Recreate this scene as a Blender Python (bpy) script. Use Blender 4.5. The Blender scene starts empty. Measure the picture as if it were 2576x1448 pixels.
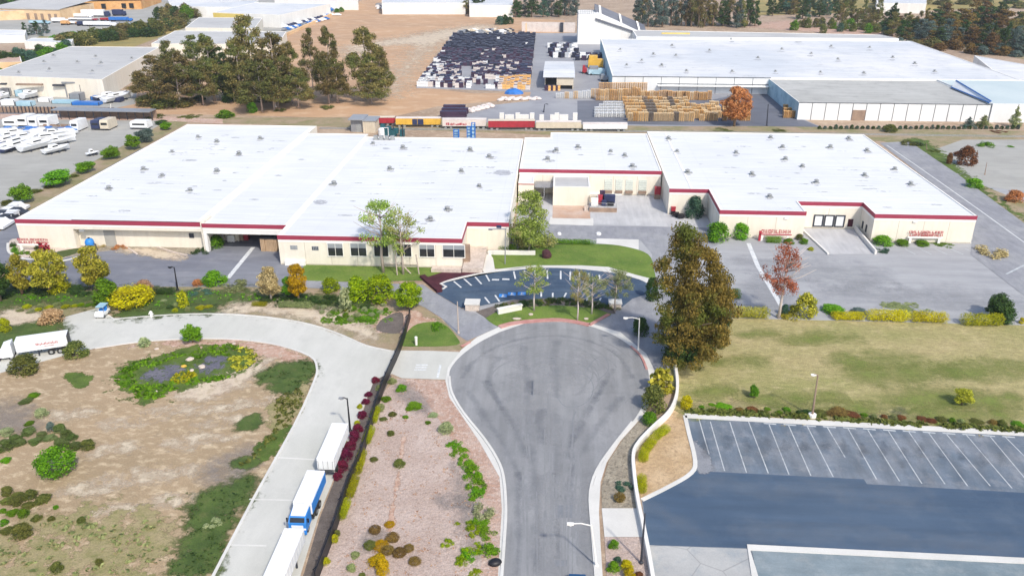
import bpy, math, random
import numpy as np
from mathutils import Vector
R=math.radians
SC=bpy.context.scene
COL=SC.collection
# ------------------------------------------------------------------ camera
PW,PH,F=2575.0,1448.0,2070.0          # picture plane units
PITCH=math.atan(929/F); YAW=R(3.2); HC=64.0
cd=bpy.data.cameras.new('camera'); cam=bpy.data.objects.new('camera',cd); COL.objects.link(cam)
cam.location=(0,0,HC); cam.rotation_euler=(math.pi/2-PITCH,0,YAW)
cd.sensor_fit='HORIZONTAL'; cd.sensor_width=36; cd.lens=36*F/PW; cd.clip_start=1; cd.clip_end=6000
SC.camera=cam
# ------------------------------------------------------------------ sky, sun, exposure
SUN_EL=R(46); SUN_AZ=R(148)            # azimuth clockwise from +Y (the view direction)
w=bpy.data.worlds.new('World'); SC.world=w; w.use_nodes=True
nt=w.node_tree; bg=nt.nodes['Background']
sky=nt.nodes.new('ShaderNodeTexSky'); sky.sky_type='NISHITA'; sky.sun_disc=False
sky.sun_elevation=SUN_EL; sky.sun_rotation=SUN_AZ; sky.air_density=1.0; sky.dust_density=2.0
nt.links.new(sky.outputs[0],bg.inputs[0]); bg.inputs[1].default_value=0.15
sd=bpy.data.lights.new('sun','SUN'); so=bpy.data.objects.new('sun',sd); COL.objects.link(so)
sd.energy=2.5; sd.angle=R(3.0); sd.color=(1.0,.93,.81)
sv=Vector((math.sin(SUN_AZ)*math.cos(SUN_EL),math.cos(SUN_AZ)*math.cos(SUN_EL),math.sin(SUN_EL)))
so.rotation_euler=sv.to_track_quat('Z','Y').to_euler(); so.location=sv*300
SC.view_settings.view_transform='Standard'; SC.view_settings.look='None'
SC.view_settings.exposure=0.54; SC.view_settings.gamma=1
# ------------------------------------------------------------------ geometry helpers
_f=np.array([-math.sin(YAW)*math.cos(PITCH),math.cos(YAW)*math.cos(PITCH),-math.sin(PITCH)])
_r=np.array([math.cos(YAW),math.sin(YAW),0.0]); _u=np.cross(_r,_f)
def ray(px,py): return _f+(px-PW/2)/F*_r-(py-PH/2)/F*_u
def G(px,py,z=0.0):
    d=ray(px,py); t=(z-HC)/d[2]; return (d[0]*t,d[1]*t,z)
def hz(px,py,y):                      # height seen at a picture point, at depth y
    d=ray(px,py); return HC+d[2]/d[1]*y
def mpp(p):                           # metres per picture unit at a point
    return float(np.dot(np.array([p[0],p[1],p[2]-HC]),_f))/F
class MB:
    def __init__(s): s.v=[]; s.f=[]; s.m=[]
    def add(s,vs,fs,m=0):
        o=len(s.v); s.v+=[tuple(map(float,v)) for v in vs]
        for f in fs: s.f.append(tuple(i+o for i in f)); s.m.append(m)
        return s
    def box(s,x0,x1,y0,y1,z0,z1,m=0):
        return s.add([(x0,y0,z0),(x1,y0,z0),(x1,y1,z0),(x0,y1,z0),(x0,y0,z1),(x1,y0,z1),(x1,y1,z1),(x0,y1,z1)],
         [(3,2,1,0),(4,5,6,7),(0,1,5,4),(1,2,6,5),(2,3,7,6),(3,0,4,7)],m)
    def cbox(s,cx,cy,cz,sx,sy,sz,m=0): return s.box(cx-sx/2,cx+sx/2,cy-sy/2,cy+sy/2,cz-sz/2,cz+sz/2,m)
    def obox(s,a,b,wd,z0,z1,m=0):       # box along segment a->b, width wd
        ax,ay=a[0],a[1]; bx,by=b[0],b[1]; L=math.hypot(bx-ax,by-ay) or 1; nx,ny=-(by-ay)/L*wd/2,(bx-ax)/L*wd/2
        P=[(ax-nx,ay-ny),(bx-nx,by-ny),(bx+nx,by+ny),(ax+nx,ay+ny)]
        return s.add([(x,y,z0) for x,y in P]+[(x,y,z1) for x,y in P],[(3,2,1,0),(4,5,6,7),(0,1,5,4),(1,2,6,5),(2,3,7,6),(3,0,4,7)],m)
    def prism(s,poly,z0,z1,m=0,top=True,bottom=False):
        n=len(poly); vs=[(p[0],p[1],z0) for p in poly]+[(p[0],p[1],z1) for p in poly]
        fs=[(i,(i+1)%n,(i+1)%n+n,i+n) for i in range(n)]
        if top: fs.append(tuple(range(n,2*n)))
        if bottom: fs.append(tuple(range(n-1,-1,-1)))
        return s.add(vs,fs,m)
    def tube(s,pts,rad,n=6,m=0,cap=True):
        P=[Vector(p) for p in pts]; rs=rad if isinstance(rad,(list,tuple)) else [rad]*len(P); vs=[];fs=[]
        for i,p in enumerate(P):
            d=(P[min(i+1,len(P)-1)]-P[max(i-1,0)]).normalized()
            a=d.cross(Vector((0,0,1)) if abs(d.z)<.9 else Vector((1,0,0))).normalized(); b=d.cross(a)
            for k in range(n):
                t=2*math.pi*k/n; vs.append(p+(a*math.cos(t)+b*math.sin(t))*rs[i])
        for i in range(len(P)-1):
            for k in range(n): fs.append((i*n+k,i*n+(k+1)%n,(i+1)*n+(k+1)%n,(i+1)*n+k))
        if cap: fs+= [tuple(range(n-1,-1,-1)),tuple(range((len(P)-1)*n,len(P)*n))]
        return s.add(vs,fs,m)
    def lathe(s,prof,n=12,m=0,c=(0,0,0)):
        vs=[];fs=[]
        for r_,z in prof:
            for k in range(n):
                t=2*math.pi*k/n; vs.append((c[0]+r_*math.cos(t),c[1]+r_*math.sin(t),c[2]+z))
        for i in range(len(prof)-1):
            for k in range(n): fs.append((i*n+k,i*n+(k+1)%n,(i+1)*n+(k+1)%n,(i+1)*n+k))
        fs.append(tuple(range((len(prof)-1)*n,len(prof)*n)))
        return s.add(vs,fs,m)
    def mesh(s,name,mats,smooth=False):
        me=bpy.data.meshes.new(name); me.from_pydata(s.v,[],s.f)
        for m in (mats if isinstance(mats,(list,tuple)) else [mats]): me.materials.append(m)
        me.polygons.foreach_set('material_index',s.m)
        if smooth: me.polygons.foreach_set('use_smooth',[True]*len(s.f))
        me.update(); return me
    def build(s,name,mats,parent=None,loc=None,rz=0,smooth=False):
        return link(name,s.mesh(name,mats,smooth),parent,loc,rz)
def link(name,me,parent=None,loc=None,rz=0):
    o=bpy.data.objects.new(name,me); COL.objects.link(o)
    if parent: o.parent=parent
    if loc is not None: o.location=loc
    o.rotation_euler=(0,0,rz); return o
def tag(o,label=None,cat=None,group=None,kind=None):
    if label: o['label']=label
    if cat: o['category']=cat
    if group: o['group']=group
    if kind: o['kind']=kind
    return o
def thing(name,label,cat,loc=(0,0,0),rz=0,group=None):
    o=bpy.data.objects.new(name,None); COL.objects.link(o); o.empty_display_size=.5
    o.location=loc; o.rotation_euler=(0,0,rz); return tag(o,label,cat,group)
def dup(src,loc,rz=0,label=None,group=None,scale=None):
    c=src.copy(); COL.objects.link(c); c.location=loc; c.rotation_euler=(0,0,rz)
    if scale: c.scale=scale
    if label: c['label']=label
    if group: c['group']=group
    for ch in src.children:
        k=ch.copy(); COL.objects.link(k); k.parent=c
        for g in ch.children:
            q=g.copy(); COL.objects.link(q); q.parent=k
    return c
ORD=['first','second','third','fourth','fifth','sixth','seventh','eighth','ninth','tenth','eleventh','twelfth','thirteenth','fourteenth','fifteenth','sixteenth','seventeenth','eighteenth','nineteenth','twentieth']
def ordw(i):
    if i<20: return ORD[i]
    t,u=divmod(i+1,10); T={2:'twent',3:'thirt',4:'fort',5:'fift',6:'sixt',7:'sevent',8:'eight',9:'ninet'}[t]
    return T+'ieth' if u==0 else T+'y-'+ORD[u-1]
def smooth(pts,k=6,closed=False):
    P=[np.array(p,float) for p in pts]; n=len(P); out=[]
    rng=range(n if closed else n-1)
    for i in rng:
        if closed: a,b,c,d=P[(i-1)%n],P[i],P[(i+1)%n],P[(i+2)%n]
        else: a,b,c,d=P[max(i-1,0)],P[i],P[i+1],P[min(i+2,n-1)]
        for j in range(k):
            t=j/k; out.append(tuple(.5*((2*b)+(-a+c)*t+(2*a-5*b+4*c-d)*t*t+(-a+3*b-3*c+d)*t**3)))
    if not closed: out.append(tuple(P[-1]))
    return out
# ------------------------------------------------------------------ materials
def newmat(name):
    m=bpy.data.materials.new(name); m.use_nodes=True; n=m.node_tree; return m,n,n.nodes['Principled BSDF']
def NN(n,t,**k):
    x=n.nodes.new(t)
    for a,b in k.items(): setattr(x,a,b)
    return x
def noise(n,vec,scale,detail=4,rough=.6):
    x=NN(n,'ShaderNodeTexNoise'); x.inputs['Scale'].default_value=scale; x.inputs['Detail'].default_value=detail; x.inputs['Roughness'].default_value=rough
    n.links.new(vec,x.inputs['Vector']); return x.outputs['Fac']
def mapr(n,v,a,b,c=0.,d=1.):
    x=NN(n,'ShaderNodeMapRange'); x.inputs[1].default_value=a; x.inputs[2].default_value=b; x.inputs[3].default_value=c; x.inputs[4].default_value=d
    n.links.new(v,x.inputs[0]); return x.outputs[0]
def mix(n,fac,a,b,blend='MIX'):
    x=NN(n,'ShaderNodeMix',data_type='RGBA',blend_type=blend)
    for i,v in ((0,fac),(6,a),(7,b)):
        if isinstance(v,(int,float)): x.inputs[i].default_value=v
        elif isinstance(v,(tuple,list)): x.inputs[i].default_value=(*v[:3],1)
        else: n.links.new(v,x.inputs[i])
    return x.outputs[2]
def vec(n,stretch=(1,1,1),rot=0,obj=False):
    if obj: p=NN(n,'ShaderNodeTexCoord').outputs['Object']
    else: p=NN(n,'ShaderNodeNewGeometry').outputs['Position']
    mp=NN(n,'ShaderNodeMapping'); mp.inputs['Scale'].default_value=stretch; mp.inputs['Rotation'].default_value=(0,0,rot)
    n.links.new(p,mp.inputs[0]); return mp.outputs[0]
def gmat(name,c1,c2,c3=None,s1=.08,s2=2.0,k3=.5,rough=.9,bump=.0,stretch=(1,1,1),rot=0,ragged=False,fine=.25,spec=.3,streak=None,crack=0,obj=False,edge0=(.38,.62),seam=0):
    """uneven ground or wall: two broad tones, a finer third tone, grain, optional streaks, cracks, ragged border"""
    m,n,b=newmat(name); v=vec(n,(1,1,1),0,obj); vs=vec(n,stretch,rot,obj)
    col=mix(n,mapr(n,noise(n,vs,s1,5,.6),*edge0),c1,c2)
    if c3: col=mix(n,mapr(n,noise(n,vs,s2,5,.7),.5,.68,0,k3),col,c3)
    if streak:
        sv_=vec(n,streak[0],rot,obj); f=mapr(n,noise(n,sv_,streak[1],4,.6),.3,.7,1-streak[2],1+streak[2]*.6)
        x=NN(n,'ShaderNodeCombineXYZ'); [n.links.new(f,x.inputs[i]) for i in range(3)]
        col=mix(n,1.0,col,x.outputs[0],'MULTIPLY')
    f=mapr(n,noise(n,v,6.0,3,.8),.25,.75,1-fine,1+fine)
    x=NN(n,'ShaderNodeCombineXYZ'); [n.links.new(f,x.inputs[i]) for i in range(3)]
    col=mix(n,1.0,col,x.outputs[0],'MULTIPLY')
    if seam:
        sp=NN(n,'ShaderNodeSeparateXYZ'); n.links.new(v,sp.inputs[0])
        for ax,k in ((0,seam),(1,seam*3.3)):
            q=NN(n,'ShaderNodeMath',operation='PINGPONG'); q.inputs[1].default_value=k; n.links.new(sp.outputs[ax],q.inputs[0])
            col=mix(n,mapr(n,q.outputs[0],.0,.14,.16,0),col,tuple(c*.6 for c in c1))
    if crack:
        vo=NN(n,'ShaderNodeTexVoronoi',feature='DISTANCE_TO_EDGE'); vo.inputs['Scale'].default_value=crack
        n.links.new(v,vo.inputs['Vector'])
        col=mix(n,mapr(n,vo.outputs['Distance'],.0,.012,.45,0.),col,tuple(c*.45 for c in c1))
    n.links.new(col,b.inputs['Base Color']); b.inputs['Roughness'].default_value=rough; b.inputs['Specular IOR Level'].default_value=spec
    if bump:
        bp=NN(n,'ShaderNodeBump'); bp.inputs['Strength'].default_value=bump; bp.inputs['Distance'].default_value=.3
        n.links.new(noise(n,v,1.8,6,.75),bp.inputs['Height']); n.links.new(bp.outputs[0],b.inputs['Normal'])
    if ragged:
        at=NN(n,'ShaderNodeAttribute',attribute_name='edge'); a=NN(n,'ShaderNodeMath',operation='ADD')
        rg=ragged if isinstance(ragged,tuple) else (ragged,.40,.52,1.0); nz=mapr(n,noise(n,v,rg[0],7,.75),.3,.7,-.55,.55); n.links.new(at.outputs['Fac'],a.inputs[0]); n.links.new(nz,a.inputs[1])
        tr=NN(n,'ShaderNodeBsdfTransparent'); ms=NN(n,'ShaderNodeMixShader'); n.links.new(mapr(n,a.outputs[0],rg[1],rg[2],0,rg[3]),ms.inputs[0])
        n.links.new(tr.outputs[0],ms.inputs[1]); n.links.new(b.outputs[0],ms.inputs[2]); n.links.new(ms.outputs[0],n.nodes['Material Output'].inputs[0])
    return m
def pmat(name,c,rough=.6,var=.15,metal=0,s=.6,spec=.4,dirt=None,obj=True):
    """painted or plain surface with slight uneven wear"""
    m,n,b=newmat(name); v=vec(n,(1,1,1),0,obj)
    col=mix(n,mapr(n,noise(n,v,s,6,.7),.3,.7),tuple(x*(1-var) for x in c),tuple(min(x*(1+var*.6),.92) for x in c))
    if dirt: col=mix(n,mapr(n,noise(n,v,s*2.3,7,.8),.52,.72,0,dirt[1]),col,dirt[0])
    n.links.new(col,b.inputs['Base Color']); b.inputs['Roughness'].default_value=rough; b.inputs['Metallic'].default_value=metal; b.inputs['Specular IOR Level'].default_value=spec
    return m
def lmat(name,c1,c2,tl=.3,c3=None):
    """leaves: each leaf its own tone, broad patches of tone through the crown"""
    m,n,b=newmat(name); g=NN(n,'ShaderNodeNewGeometry'); oi=NN(n,'ShaderNodeObjectInfo')
    f=NN(n,'ShaderNodeMath',operation='ADD'); nz=mapr(n,noise(n,g.outputs['Position'],.45,3,.6),.3,.7,-.25,.25)
    n.links.new(g.outputs['Random Per Island'],f.inputs[0]); n.links.new(nz,f.inputs[1])
    col=mix(n,f.outputs[0],c1,c2)
    if c3: col=mix(n,mapr(n,noise(n,g.outputs['Position'],.16,3,.6),.48,.6,0,.85),col,c3)
    hs=NN(n,'ShaderNodeHueSaturation'); n.links.new(mapr(n,oi.outputs['Random'],0,1,.485,.515),hs.inputs['Hue']); n.links.new(mapr(n,oi.outputs['Random'],0,1,.92,1.35),hs.inputs['Value']); hs.inputs['Saturation'].default_value=1.1
    n.links.new(col,hs.inputs['Color']); n.links.new(hs.outputs[0],b.inputs['Base Color']); b.inputs['Roughness'].default_value=.65; b.inputs['Specular IOR Level'].default_value=.25
    t=NN(n,'ShaderNodeBsdfTranslucent'); n.links.new(hs.outputs[0],t.inputs[0]); ms=NN(n,'ShaderNodeMixShader'); ms.inputs[0].default_value=tl
    n.links.new(b.outputs[0],ms.inputs[1]); n.links.new(t.outputs[0],ms.inputs[2]); n.links.new(ms.outputs[0],n.nodes['Material Output'].inputs[0])
    return m
M={}
# ground
M['ground']=gmat('soil',(.30,.215,.15),(.40,.30,.215),(.56,.45,.34),s1=.05,s2=.5,k3=.75,bump=.4,fine=.3)
M['earth']=gmat('bare_earth',(.315,.235,.145),(.36,.265,.165),(.60,.485,.335),s1=.06,s2=.55,k3=.8,bump=.4,fine=.3,stretch=(1,1.7,1),rot=.6)
M['dryverge']=gmat('dry_verge',(.33,.25,.17),(.21,.20,.09),(.42,.33,.24),s1=.12,s2=.5,bump=.4)
M['orange']=gmat('orange_soil',(.48,.30,.175),(.42,.27,.165),(.59,.43,.29),s1=.02,s2=.09,k3=.8,fine=.18,stretch=(1,1.8,1),rot=.3,bump=.3)
M['lawn']=gmat('lawn_grass',(.085,.15,.022),(.145,.215,.035),(.17,.20,.05),s1=.12,s2=.6,k3=.6,bump=.5,fine=.35)
M['shade_lawn']=gmat('shaded_lawn_grass',(.045,.072,.018),(.07,.10,.025),(.11,.10,.04),s1=.12,s2=.5,k3=.5,bump=.6,fine=.35)  # shaded copy of the lawn, shade put into the darker colour
M['field']=gmat('dry_field',(.40,.33,.165),(.26,.265,.09),(.48,.40,.215),s1=.05,s2=.35,k3=.7,bump=.7,fine=.45,stretch=(1,1.6,1),streak=((1,2,1),.9,.22),edge0=(.35,.7))
M['concrete']=gmat('road_concrete',(.50,.50,.46),(.55,.545,.51),(.44,.44,.41),s1=.06,s2=.3,k3=.4,fine=.06,streak=((1,.25,1),.5,.06),rot=.4)
M['walk']=gmat('pavement_concrete',(.56,.55,.52),(.62,.61,.58),None,s1=.2,fine=.08)
M['yard_left']=gmat('asphalt_left_yard',(.165,.175,.21),(.205,.215,.245),(.26,.265,.285),s1=.05,s2=.12,k3=.6,fine=.1,streak=((.15,1,1),.6,.16))
M['yard_right']=gmat('asphalt_right_yard',(.325,.33,.345),(.365,.37,.38),(.29,.295,.315),s1=.035,s2=.09,k3=.6,fine=.1,streak=((.15,1,1),.5,.14))
M['drive']=gmat('asphalt_drive',(.25,.255,.28),(.30,.305,.32),(.19,.20,.23),s1=.12,s2=.5,k3=.5,fine=.16,streak=((1,.3,1),.8,.14))
M['court']=gmat('court_concrete',(.42,.42,.43),(.50,.50,.50),(.36,.37,.39),s1=.1,s2=.3,fine=.08,streak=((1,.12,1),1.0,.12))
M['culdesac']=gmat('asphalt_street',(.225,.23,.24),(.275,.278,.285),(.19,.195,.205),s1=.06,s2=.25,k3=.6,fine=.12,streak=((1,.08,1),.55,.2))
M['bluepark']=gmat('asphalt_blue_parking',(.045,.075,.125),(.065,.10,.15),(.12,.15,.19),s1=.1,s2=.4,k3=.4,fine=.2,streak=((.2,1,1),.8,.2))
M['navy']=gmat('sealed_asphalt',(.055,.09,.145),(.068,.105,.16),(.09,.125,.175),s1=.04,s2=.12,k3=.6,fine=.07,streak=((.1,1,1),.6,.14))
M['stalls']=gmat('worn_asphalt',(.11,.145,.19),(.18,.205,.24),(.27,.28,.30),s1=.12,s2=.35,k3=.6,fine=.15,streak=((1,.25,1),.6,.25),rot=.25)
M['pale_asphalt']=gmat('pale_asphalt',(.33,.335,.335),(.42,.42,.41),(.25,.29,.32),s1=.12,s2=.3,k3=.7,fine=.1,crack=.12)
M['teal_asphalt']=gmat('grey_lot',(.16,.21,.24),(.22,.265,.29),(.30,.33,.34),s1=.15,s2=.4,k3=.6,fine=.12,streak=((.3,1,1),.8,.15))
M['boatlot']=gmat('boat_lot_concrete',(.33,.325,.30),(.38,.375,.35),(.29,.29,.28),s1=.06,s2=.2,fine=.08,streak=((.15,1,1),.6,.08))
M['mulch']=gmat('pink_mulch',(.44,.34,.29),(.52,.42,.37),(.34,.25,.20),s1=.18,s2=2.2,k3=.8,bump=.8,fine=.35)
M['redgravel']=gmat('red_gravel',(.44,.28,.21),(.52,.38,.31),(.60,.50,.44),s1=.25,s2=1.7,k3=.95,bump=1.0,fine=.35)
M['greygravel']=gmat('grey_gravel',(.40,.35,.27),(.30,.26,.20),(.14,.12,.09),s1=.5,s2=1.6,k3=.8,bump=1.0,fine=.35)
M['tangravel']=gmat('tan_gravel',(.60,.44,.27),(.50,.35,.20),(.30,.20,.12),s1=.3,s2=1.5,k3=.7,bump=1.0,fine=.3)
M['brownmulch']=gmat('brown_mulch',(.125,.105,.095),(.165,.14,.125),None,s1=.5,bump=.8,fine=.35)
M['maroon']=gmat('maroon_paving',(.05,.012,.02),(.075,.018,.028),None,s1=.4,fine=.25)
M['redkerb']=gmat('red_kerb_paint',(.42,.20,.18),(.50,.28,.25),None,s1=.6,fine=.15)
M['binyard']=gmat('bin_yard_asphalt',(.26,.265,.29),(.32,.325,.345),(.2,.2,.23),s1=.03,s2=.1,fine=.08)
M['dark_asphalt']=gmat('dark_asphalt',(.12,.13,.16),(.16,.17,.20),None,s1=.05,fine=.12,streak=((.15,1,1),.5,.15))
M['yellowgrass']=gmat('yellow_grass',(.33,.25,.09),(.26,.22,.08),(.14,.15,.05),s1=.03,s2=.1,k3=.7)
# ragged ground patches
M['p_green']=gmat('ragged_grass',(.055,.095,.014),(.10,.155,.025),(.15,.16,.045),s1=.3,s2=.9,k3=.5,bump=.6,fine=.4,ragged=.45)
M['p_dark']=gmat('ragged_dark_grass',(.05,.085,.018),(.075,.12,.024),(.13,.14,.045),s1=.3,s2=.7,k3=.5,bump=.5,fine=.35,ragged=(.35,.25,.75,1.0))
M['p_dry']=gmat('ragged_dry_grass',(.33,.27,.15),(.25,.225,.10),(.16,.17,.055),s1=.4,s2=1.2,k3=.7,bump=.5,fine=.35,ragged=.35)
M['p_slate']=gmat('ragged_slate_ground',(.105,.105,.14),(.16,.155,.18),(.07,.07,.09),s1=.5,s2=1.6,bump=.6,fine=.35,ragged=.6)
M['p_red']=gmat('ragged_red_mulch',(.40,.24,.17),(.47,.32,.25),(.56,.46,.38),s1=.3,s2=1.2,k3=.9,bump=.5,ragged=.3)
M['p_pale']=gmat('ragged_pale_sand',(.56,.46,.36),(.62,.53,.40),(.36,.27,.17),s1=.3,s2=.8,k3=.7,bump=.4,ragged=(.3,.25,.85,.9))
M['p_grey']=gmat('ragged_grey_soil',(.24,.22,.21),(.30,.27,.25),None,s1=.4,bump=.5,ragged=(.3,.2,1.1,.5))
M['p_softgreen']=gmat('soft_green_grass',(.17,.22,.045),(.23,.25,.07),None,s1=.3,bump=.5,fine=.35,ragged=(.12,.1,1.1,.9))
M['p_oil']=gmat('oil_stain',(.07,.08,.10),(.09,.10,.12),None,s1=.6,ragged=(.5,.1,1.2,.4))
M['p_wear']=gmat('yard_wear',(.25,.26,.285),(.28,.29,.31),None,s1=.3,ragged=(.15,.0,1.3,.5))
M['p_dust']=gmat('dust_stain',(.30,.32,.345),(.34,.355,.37),None,s1=.5,ragged=(.3,.0,1.4,.25))
M['p_asph']=gmat('ragged_stain',(.20,.21,.235),(.24,.25,.27),None,s1=.4,ragged=.25)
M['p_tyre']=gmat('rubber_streak',(.155,.17,.20),(.19,.205,.235),None,s1=1.0,fine=.1,ragged=(.35,.0,1.3,.42))
M['p_lightstreak']=gmat('worn_light_streak',(.33,.335,.35),(.37,.375,.385),None,s1=.6,fine=.05,ragged=(.5,.1,1.2,.5))
M['p_roofstain']=gmat('roof_stain',(.33,.34,.37),(.45,.46,.49),None,s1=1.2,ragged=1.1)
M['finemark']=gmat('fine_tyre_mark',(.20,.205,.215),(.225,.23,.24),None,s1=1.0,fine=.1)
M['tyremark']=gmat('tyre_mark',(.17,.18,.20),(.20,.21,.23),None,s1=1.0,fine=.2)
# buildings
M['roof']=gmat('white_roof_membrane',(.625,.64,.66),(.675,.685,.69),(.59,.61,.635),s1=.03,s2=.10,k3=.5,rough=.75,fine=.05,streak=((.08,1,1),1.1,.09),seam=6.1)
M['roof2']=gmat('far_white_roof',(.53,.56,.60),(.66,.66,.66),(.45,.48,.52),s1=.02,s2=.12,k3=.6,fine=.08,streak=((.08,1,1),.6,.10),seam=9.0)
M['roof_grey']=gmat('grey_roof',(.43,.43,.43),(.49,.49,.48),(.36,.36,.36),s1=.03,s2=.12,k3=.6,fine=.1,streak=((.1,1,1),.6,.10))
M['roof_ann']=gmat('grey_gravel_roof',(.40,.40,.38),(.45,.45,.43),(.30,.30,.29),s1=.04,s2=.2,k3=.6,fine=.12,streak=((.12,1,1),.5,.12))
M['roof_teal']=gmat('pale_blue_roof',(.44,.52,.54),(.50,.57,.58),None,s1=.05,fine=.08)
M['joint']=pmat('wall_joint',(.50,.45,.37),.8,.15)
M['cream']=gmat('cream_wall',(.72,.665,.56),(.76,.71,.62),(.66,.60,.50),s1=.1,s2=.5,k3=.35,rough=.8,fine=.05,streak=((1,1,.1),.9,.07))
M['white']=gmat('white_wall',(.72,.71,.68),(.78,.77,.74),(.62,.62,.60),s1=.1,s2=.4,k3=.4,fine=.05,streak=((1,1,.1),.8,.06))
M['fwhite']=gmat('far_panel_wall',(.68,.70,.71),(.76,.77,.77),None,s1=.1,fine=.05,streak=((1,1,.1),.8,.05))
M['trim']=pmat('white_trim',(.80,.78,.74),.7,.05)
M['magenta']=pmat('crimson_band',(.30,.035,.07),.6,.08,s=.3)
M['glass']=pmat('window_glass',(.025,.028,.032),.12,.5,spec=.6,s=.8)
M['blind']=pmat('window_blind',(.28,.30,.33),.6,.1)
M['frame']=pmat('dark_frame',(.035,.04,.055),.5,.1)
M['vent']=pmat('vent_metal',(.30,.31,.31),.5,.3,s=1.5)
M['steel']=pmat('grey_steel',(.30,.31,.33),.45,.15,.3)
M['seam']=pmat('panel_seam',(.07,.08,.10),.6,.1)
M['glassblue']=gmat('blue_tinted_wall',(.30,.47,.56),(.44,.60,.68),(.20,.34,.43),s1=.15,s2=.4,k3=.7,fine=.12)
M['yellowwall']=gmat('yellow_wall',(.62,.47,.12),(.70,.56,.20),None,s1=.1,fine=.1)
M['peach']=gmat('peach_wall',(.66,.45,.24),(.72,.53,.33),(.5,.28,.14),s1=.06,s2=.2,k3=.6,fine=.1)
M['rust']=gmat('rust_wall',(.58,.30,.11),(.66,.40,.18),(.42,.19,.08),s1=.08,s2=.2,k3=.6,fine=.15)
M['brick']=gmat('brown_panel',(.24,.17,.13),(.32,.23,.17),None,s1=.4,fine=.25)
M['door_grey']=pmat('grey_door',(.38,.37,.34),.6,.12)
M['door_pale']=pmat('dock_door',(.58,.62,.56),.6,.15,s=2)
M['rubber']=pmat('black_rubber',(.02,.02,.022),.8,.2)
M['wallwhite']=pmat('whitewashed_wall',(.72,.70,.66),.8,.08,s=.3)
# paint and stuff
M['wpaint']=pmat('white_paint',(.78,.79,.80),.45,.08,dirt=((.5,.48,.45),.35))
M['stallline']=gmat('stall_line_paint',(.55,.57,.58),(.45,.47,.49),(.27,.30,.33),s1=.6,s2=1.5,k3=.9,fine=.15)
M['line']=gmat('worn_line_paint',(.66,.67,.67),(.55,.57,.58),(.30,.33,.36),s1=1.0,s2=2.5,k3=.8,fine=.15)
M['linefaint']=gmat('faint_line_paint',(.40,.43,.45),(.50,.52,.53),(.26,.29,.32),s1=1.0,s2=2.0,k3=.9,fine=.15)
M['blue']=pmat('blue_paint',(.03,.16,.50),.4,.15)
M['carblue']=pmat('dark_blue_car_paint',(.012,.07,.19),.25,.1)
M['hblue']=pmat('bright_blue_paint',(.03,.22,.62),.5,.15)
M['navyp']=pmat('navy_paint',(.03,.04,.10),.5,.25)
M['red']=pmat('red_paint',(.38,.03,.045),.5,.25,s=.4,dirt=((.16,.03,.03),.6))
M['signred']=pmat('sign_red',(.40,.03,.05),.5,.2)
M['yellow']=pmat('yellow_paint',(.70,.42,.06),.5,.2,s=.4,dirt=((.35,.2,.06),.6))
M['graffiti']=pmat('weathered_white',(.66,.60,.56),.6,.15,s=.4,dirt=((.45,.22,.18),.6))
M['beige']=pmat('beige_paint',(.60,.53,.42),.6,.12,dirt=((.4,.34,.26),.5))
M['black']=pmat('black_paint',(.012,.012,.016),.5,.3)
M['wood']=pmat('pallet_wood',(.80,.46,.16),.8,.25,s=.7,dirt=((.35,.18,.07),.4))
M['wood2']=pmat('pale_pallet_wood',(.80,.60,.35),.8,.2,s=.7,dirt=((.42,.26,.12),.5))
M['wood3']=pmat('grey_pallet_wood',(.22,.19,.16),.8,.3,s=.7)
M['bark']=pmat('bark',(.24,.17,.12),.9,.3,s=2)
M['palebark']=pmat('pale_bark',(.46,.38,.33),.9,.2,s=2)
M['whitebark']=pmat('white_bark',(.60,.52,.49),.9,.2,s=2)
M['redbark']=pmat('reddish_bark',(.36,.20,.14),.9,.25,s=2)
M['stone']=gmat('pale_stone',(.50,.42,.36),(.60,.52,.46),(.3,.25,.21),s1=.8,s2=2.5,k3=.7,fine=.2,obj=True)
M['darkred']=gmat('dark_red_rock',(.05,.02,.025),(.08,.03,.035),None,s1=1,fine=.3,obj=True)
M['plasticdark']=pmat('dark_bin_plastic',(.022,.026,.052),.6,.5,s=.25,dirt=((.10,.09,.11),.6),obj=False)
M['plasticpurple']=pmat('purple_bin_plastic',(.055,.03,.06),.6,.4,s=.3,obj=False)
M['tyre']=M['rubber']
M['bintop']=pmat('bin_top',(.07,.075,.11),.5,.4,s=.3,obj=False)  # tops paler and bluer than the dark bin sides
# leaves
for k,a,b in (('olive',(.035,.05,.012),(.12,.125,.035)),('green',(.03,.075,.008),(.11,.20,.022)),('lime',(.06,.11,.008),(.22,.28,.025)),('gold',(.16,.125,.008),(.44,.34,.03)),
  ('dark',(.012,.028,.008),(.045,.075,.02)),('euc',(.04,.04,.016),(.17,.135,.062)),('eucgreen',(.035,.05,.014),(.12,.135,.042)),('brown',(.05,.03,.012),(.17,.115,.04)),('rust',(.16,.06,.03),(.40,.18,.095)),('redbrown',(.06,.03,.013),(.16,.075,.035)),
  ('purple',(.045,.008,.018),(.14,.022,.045)),('yellowgreen',(.10,.12,.008),(.32,.31,.035)),('yolive',(.09,.10,.012),(.34,.31,.06)),('pale',(.10,.13,.06),(.28,.30,.17)),('tan',(.18,.14,.07),(.40,.32,.18)),('dry',(.20,.12,.07),(.42,.28,.18)),
  ('bluegreen',(.018,.045,.032),(.06,.11,.07)),('bluegrey',(.03,.05,.045),(.10,.13,.11)),('sage',(.07,.09,.035),(.22,.24,.11)),('orange',(.18,.12,.008),(.36,.25,.03)),('fresh',(.04,.10,.008),(.14,.26,.03))):
    M['l_'+k]=lmat(k+'_leaves',tuple(x*1.5 for x in a),tuple(min(x*1.55,.6) for x in b))
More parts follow.
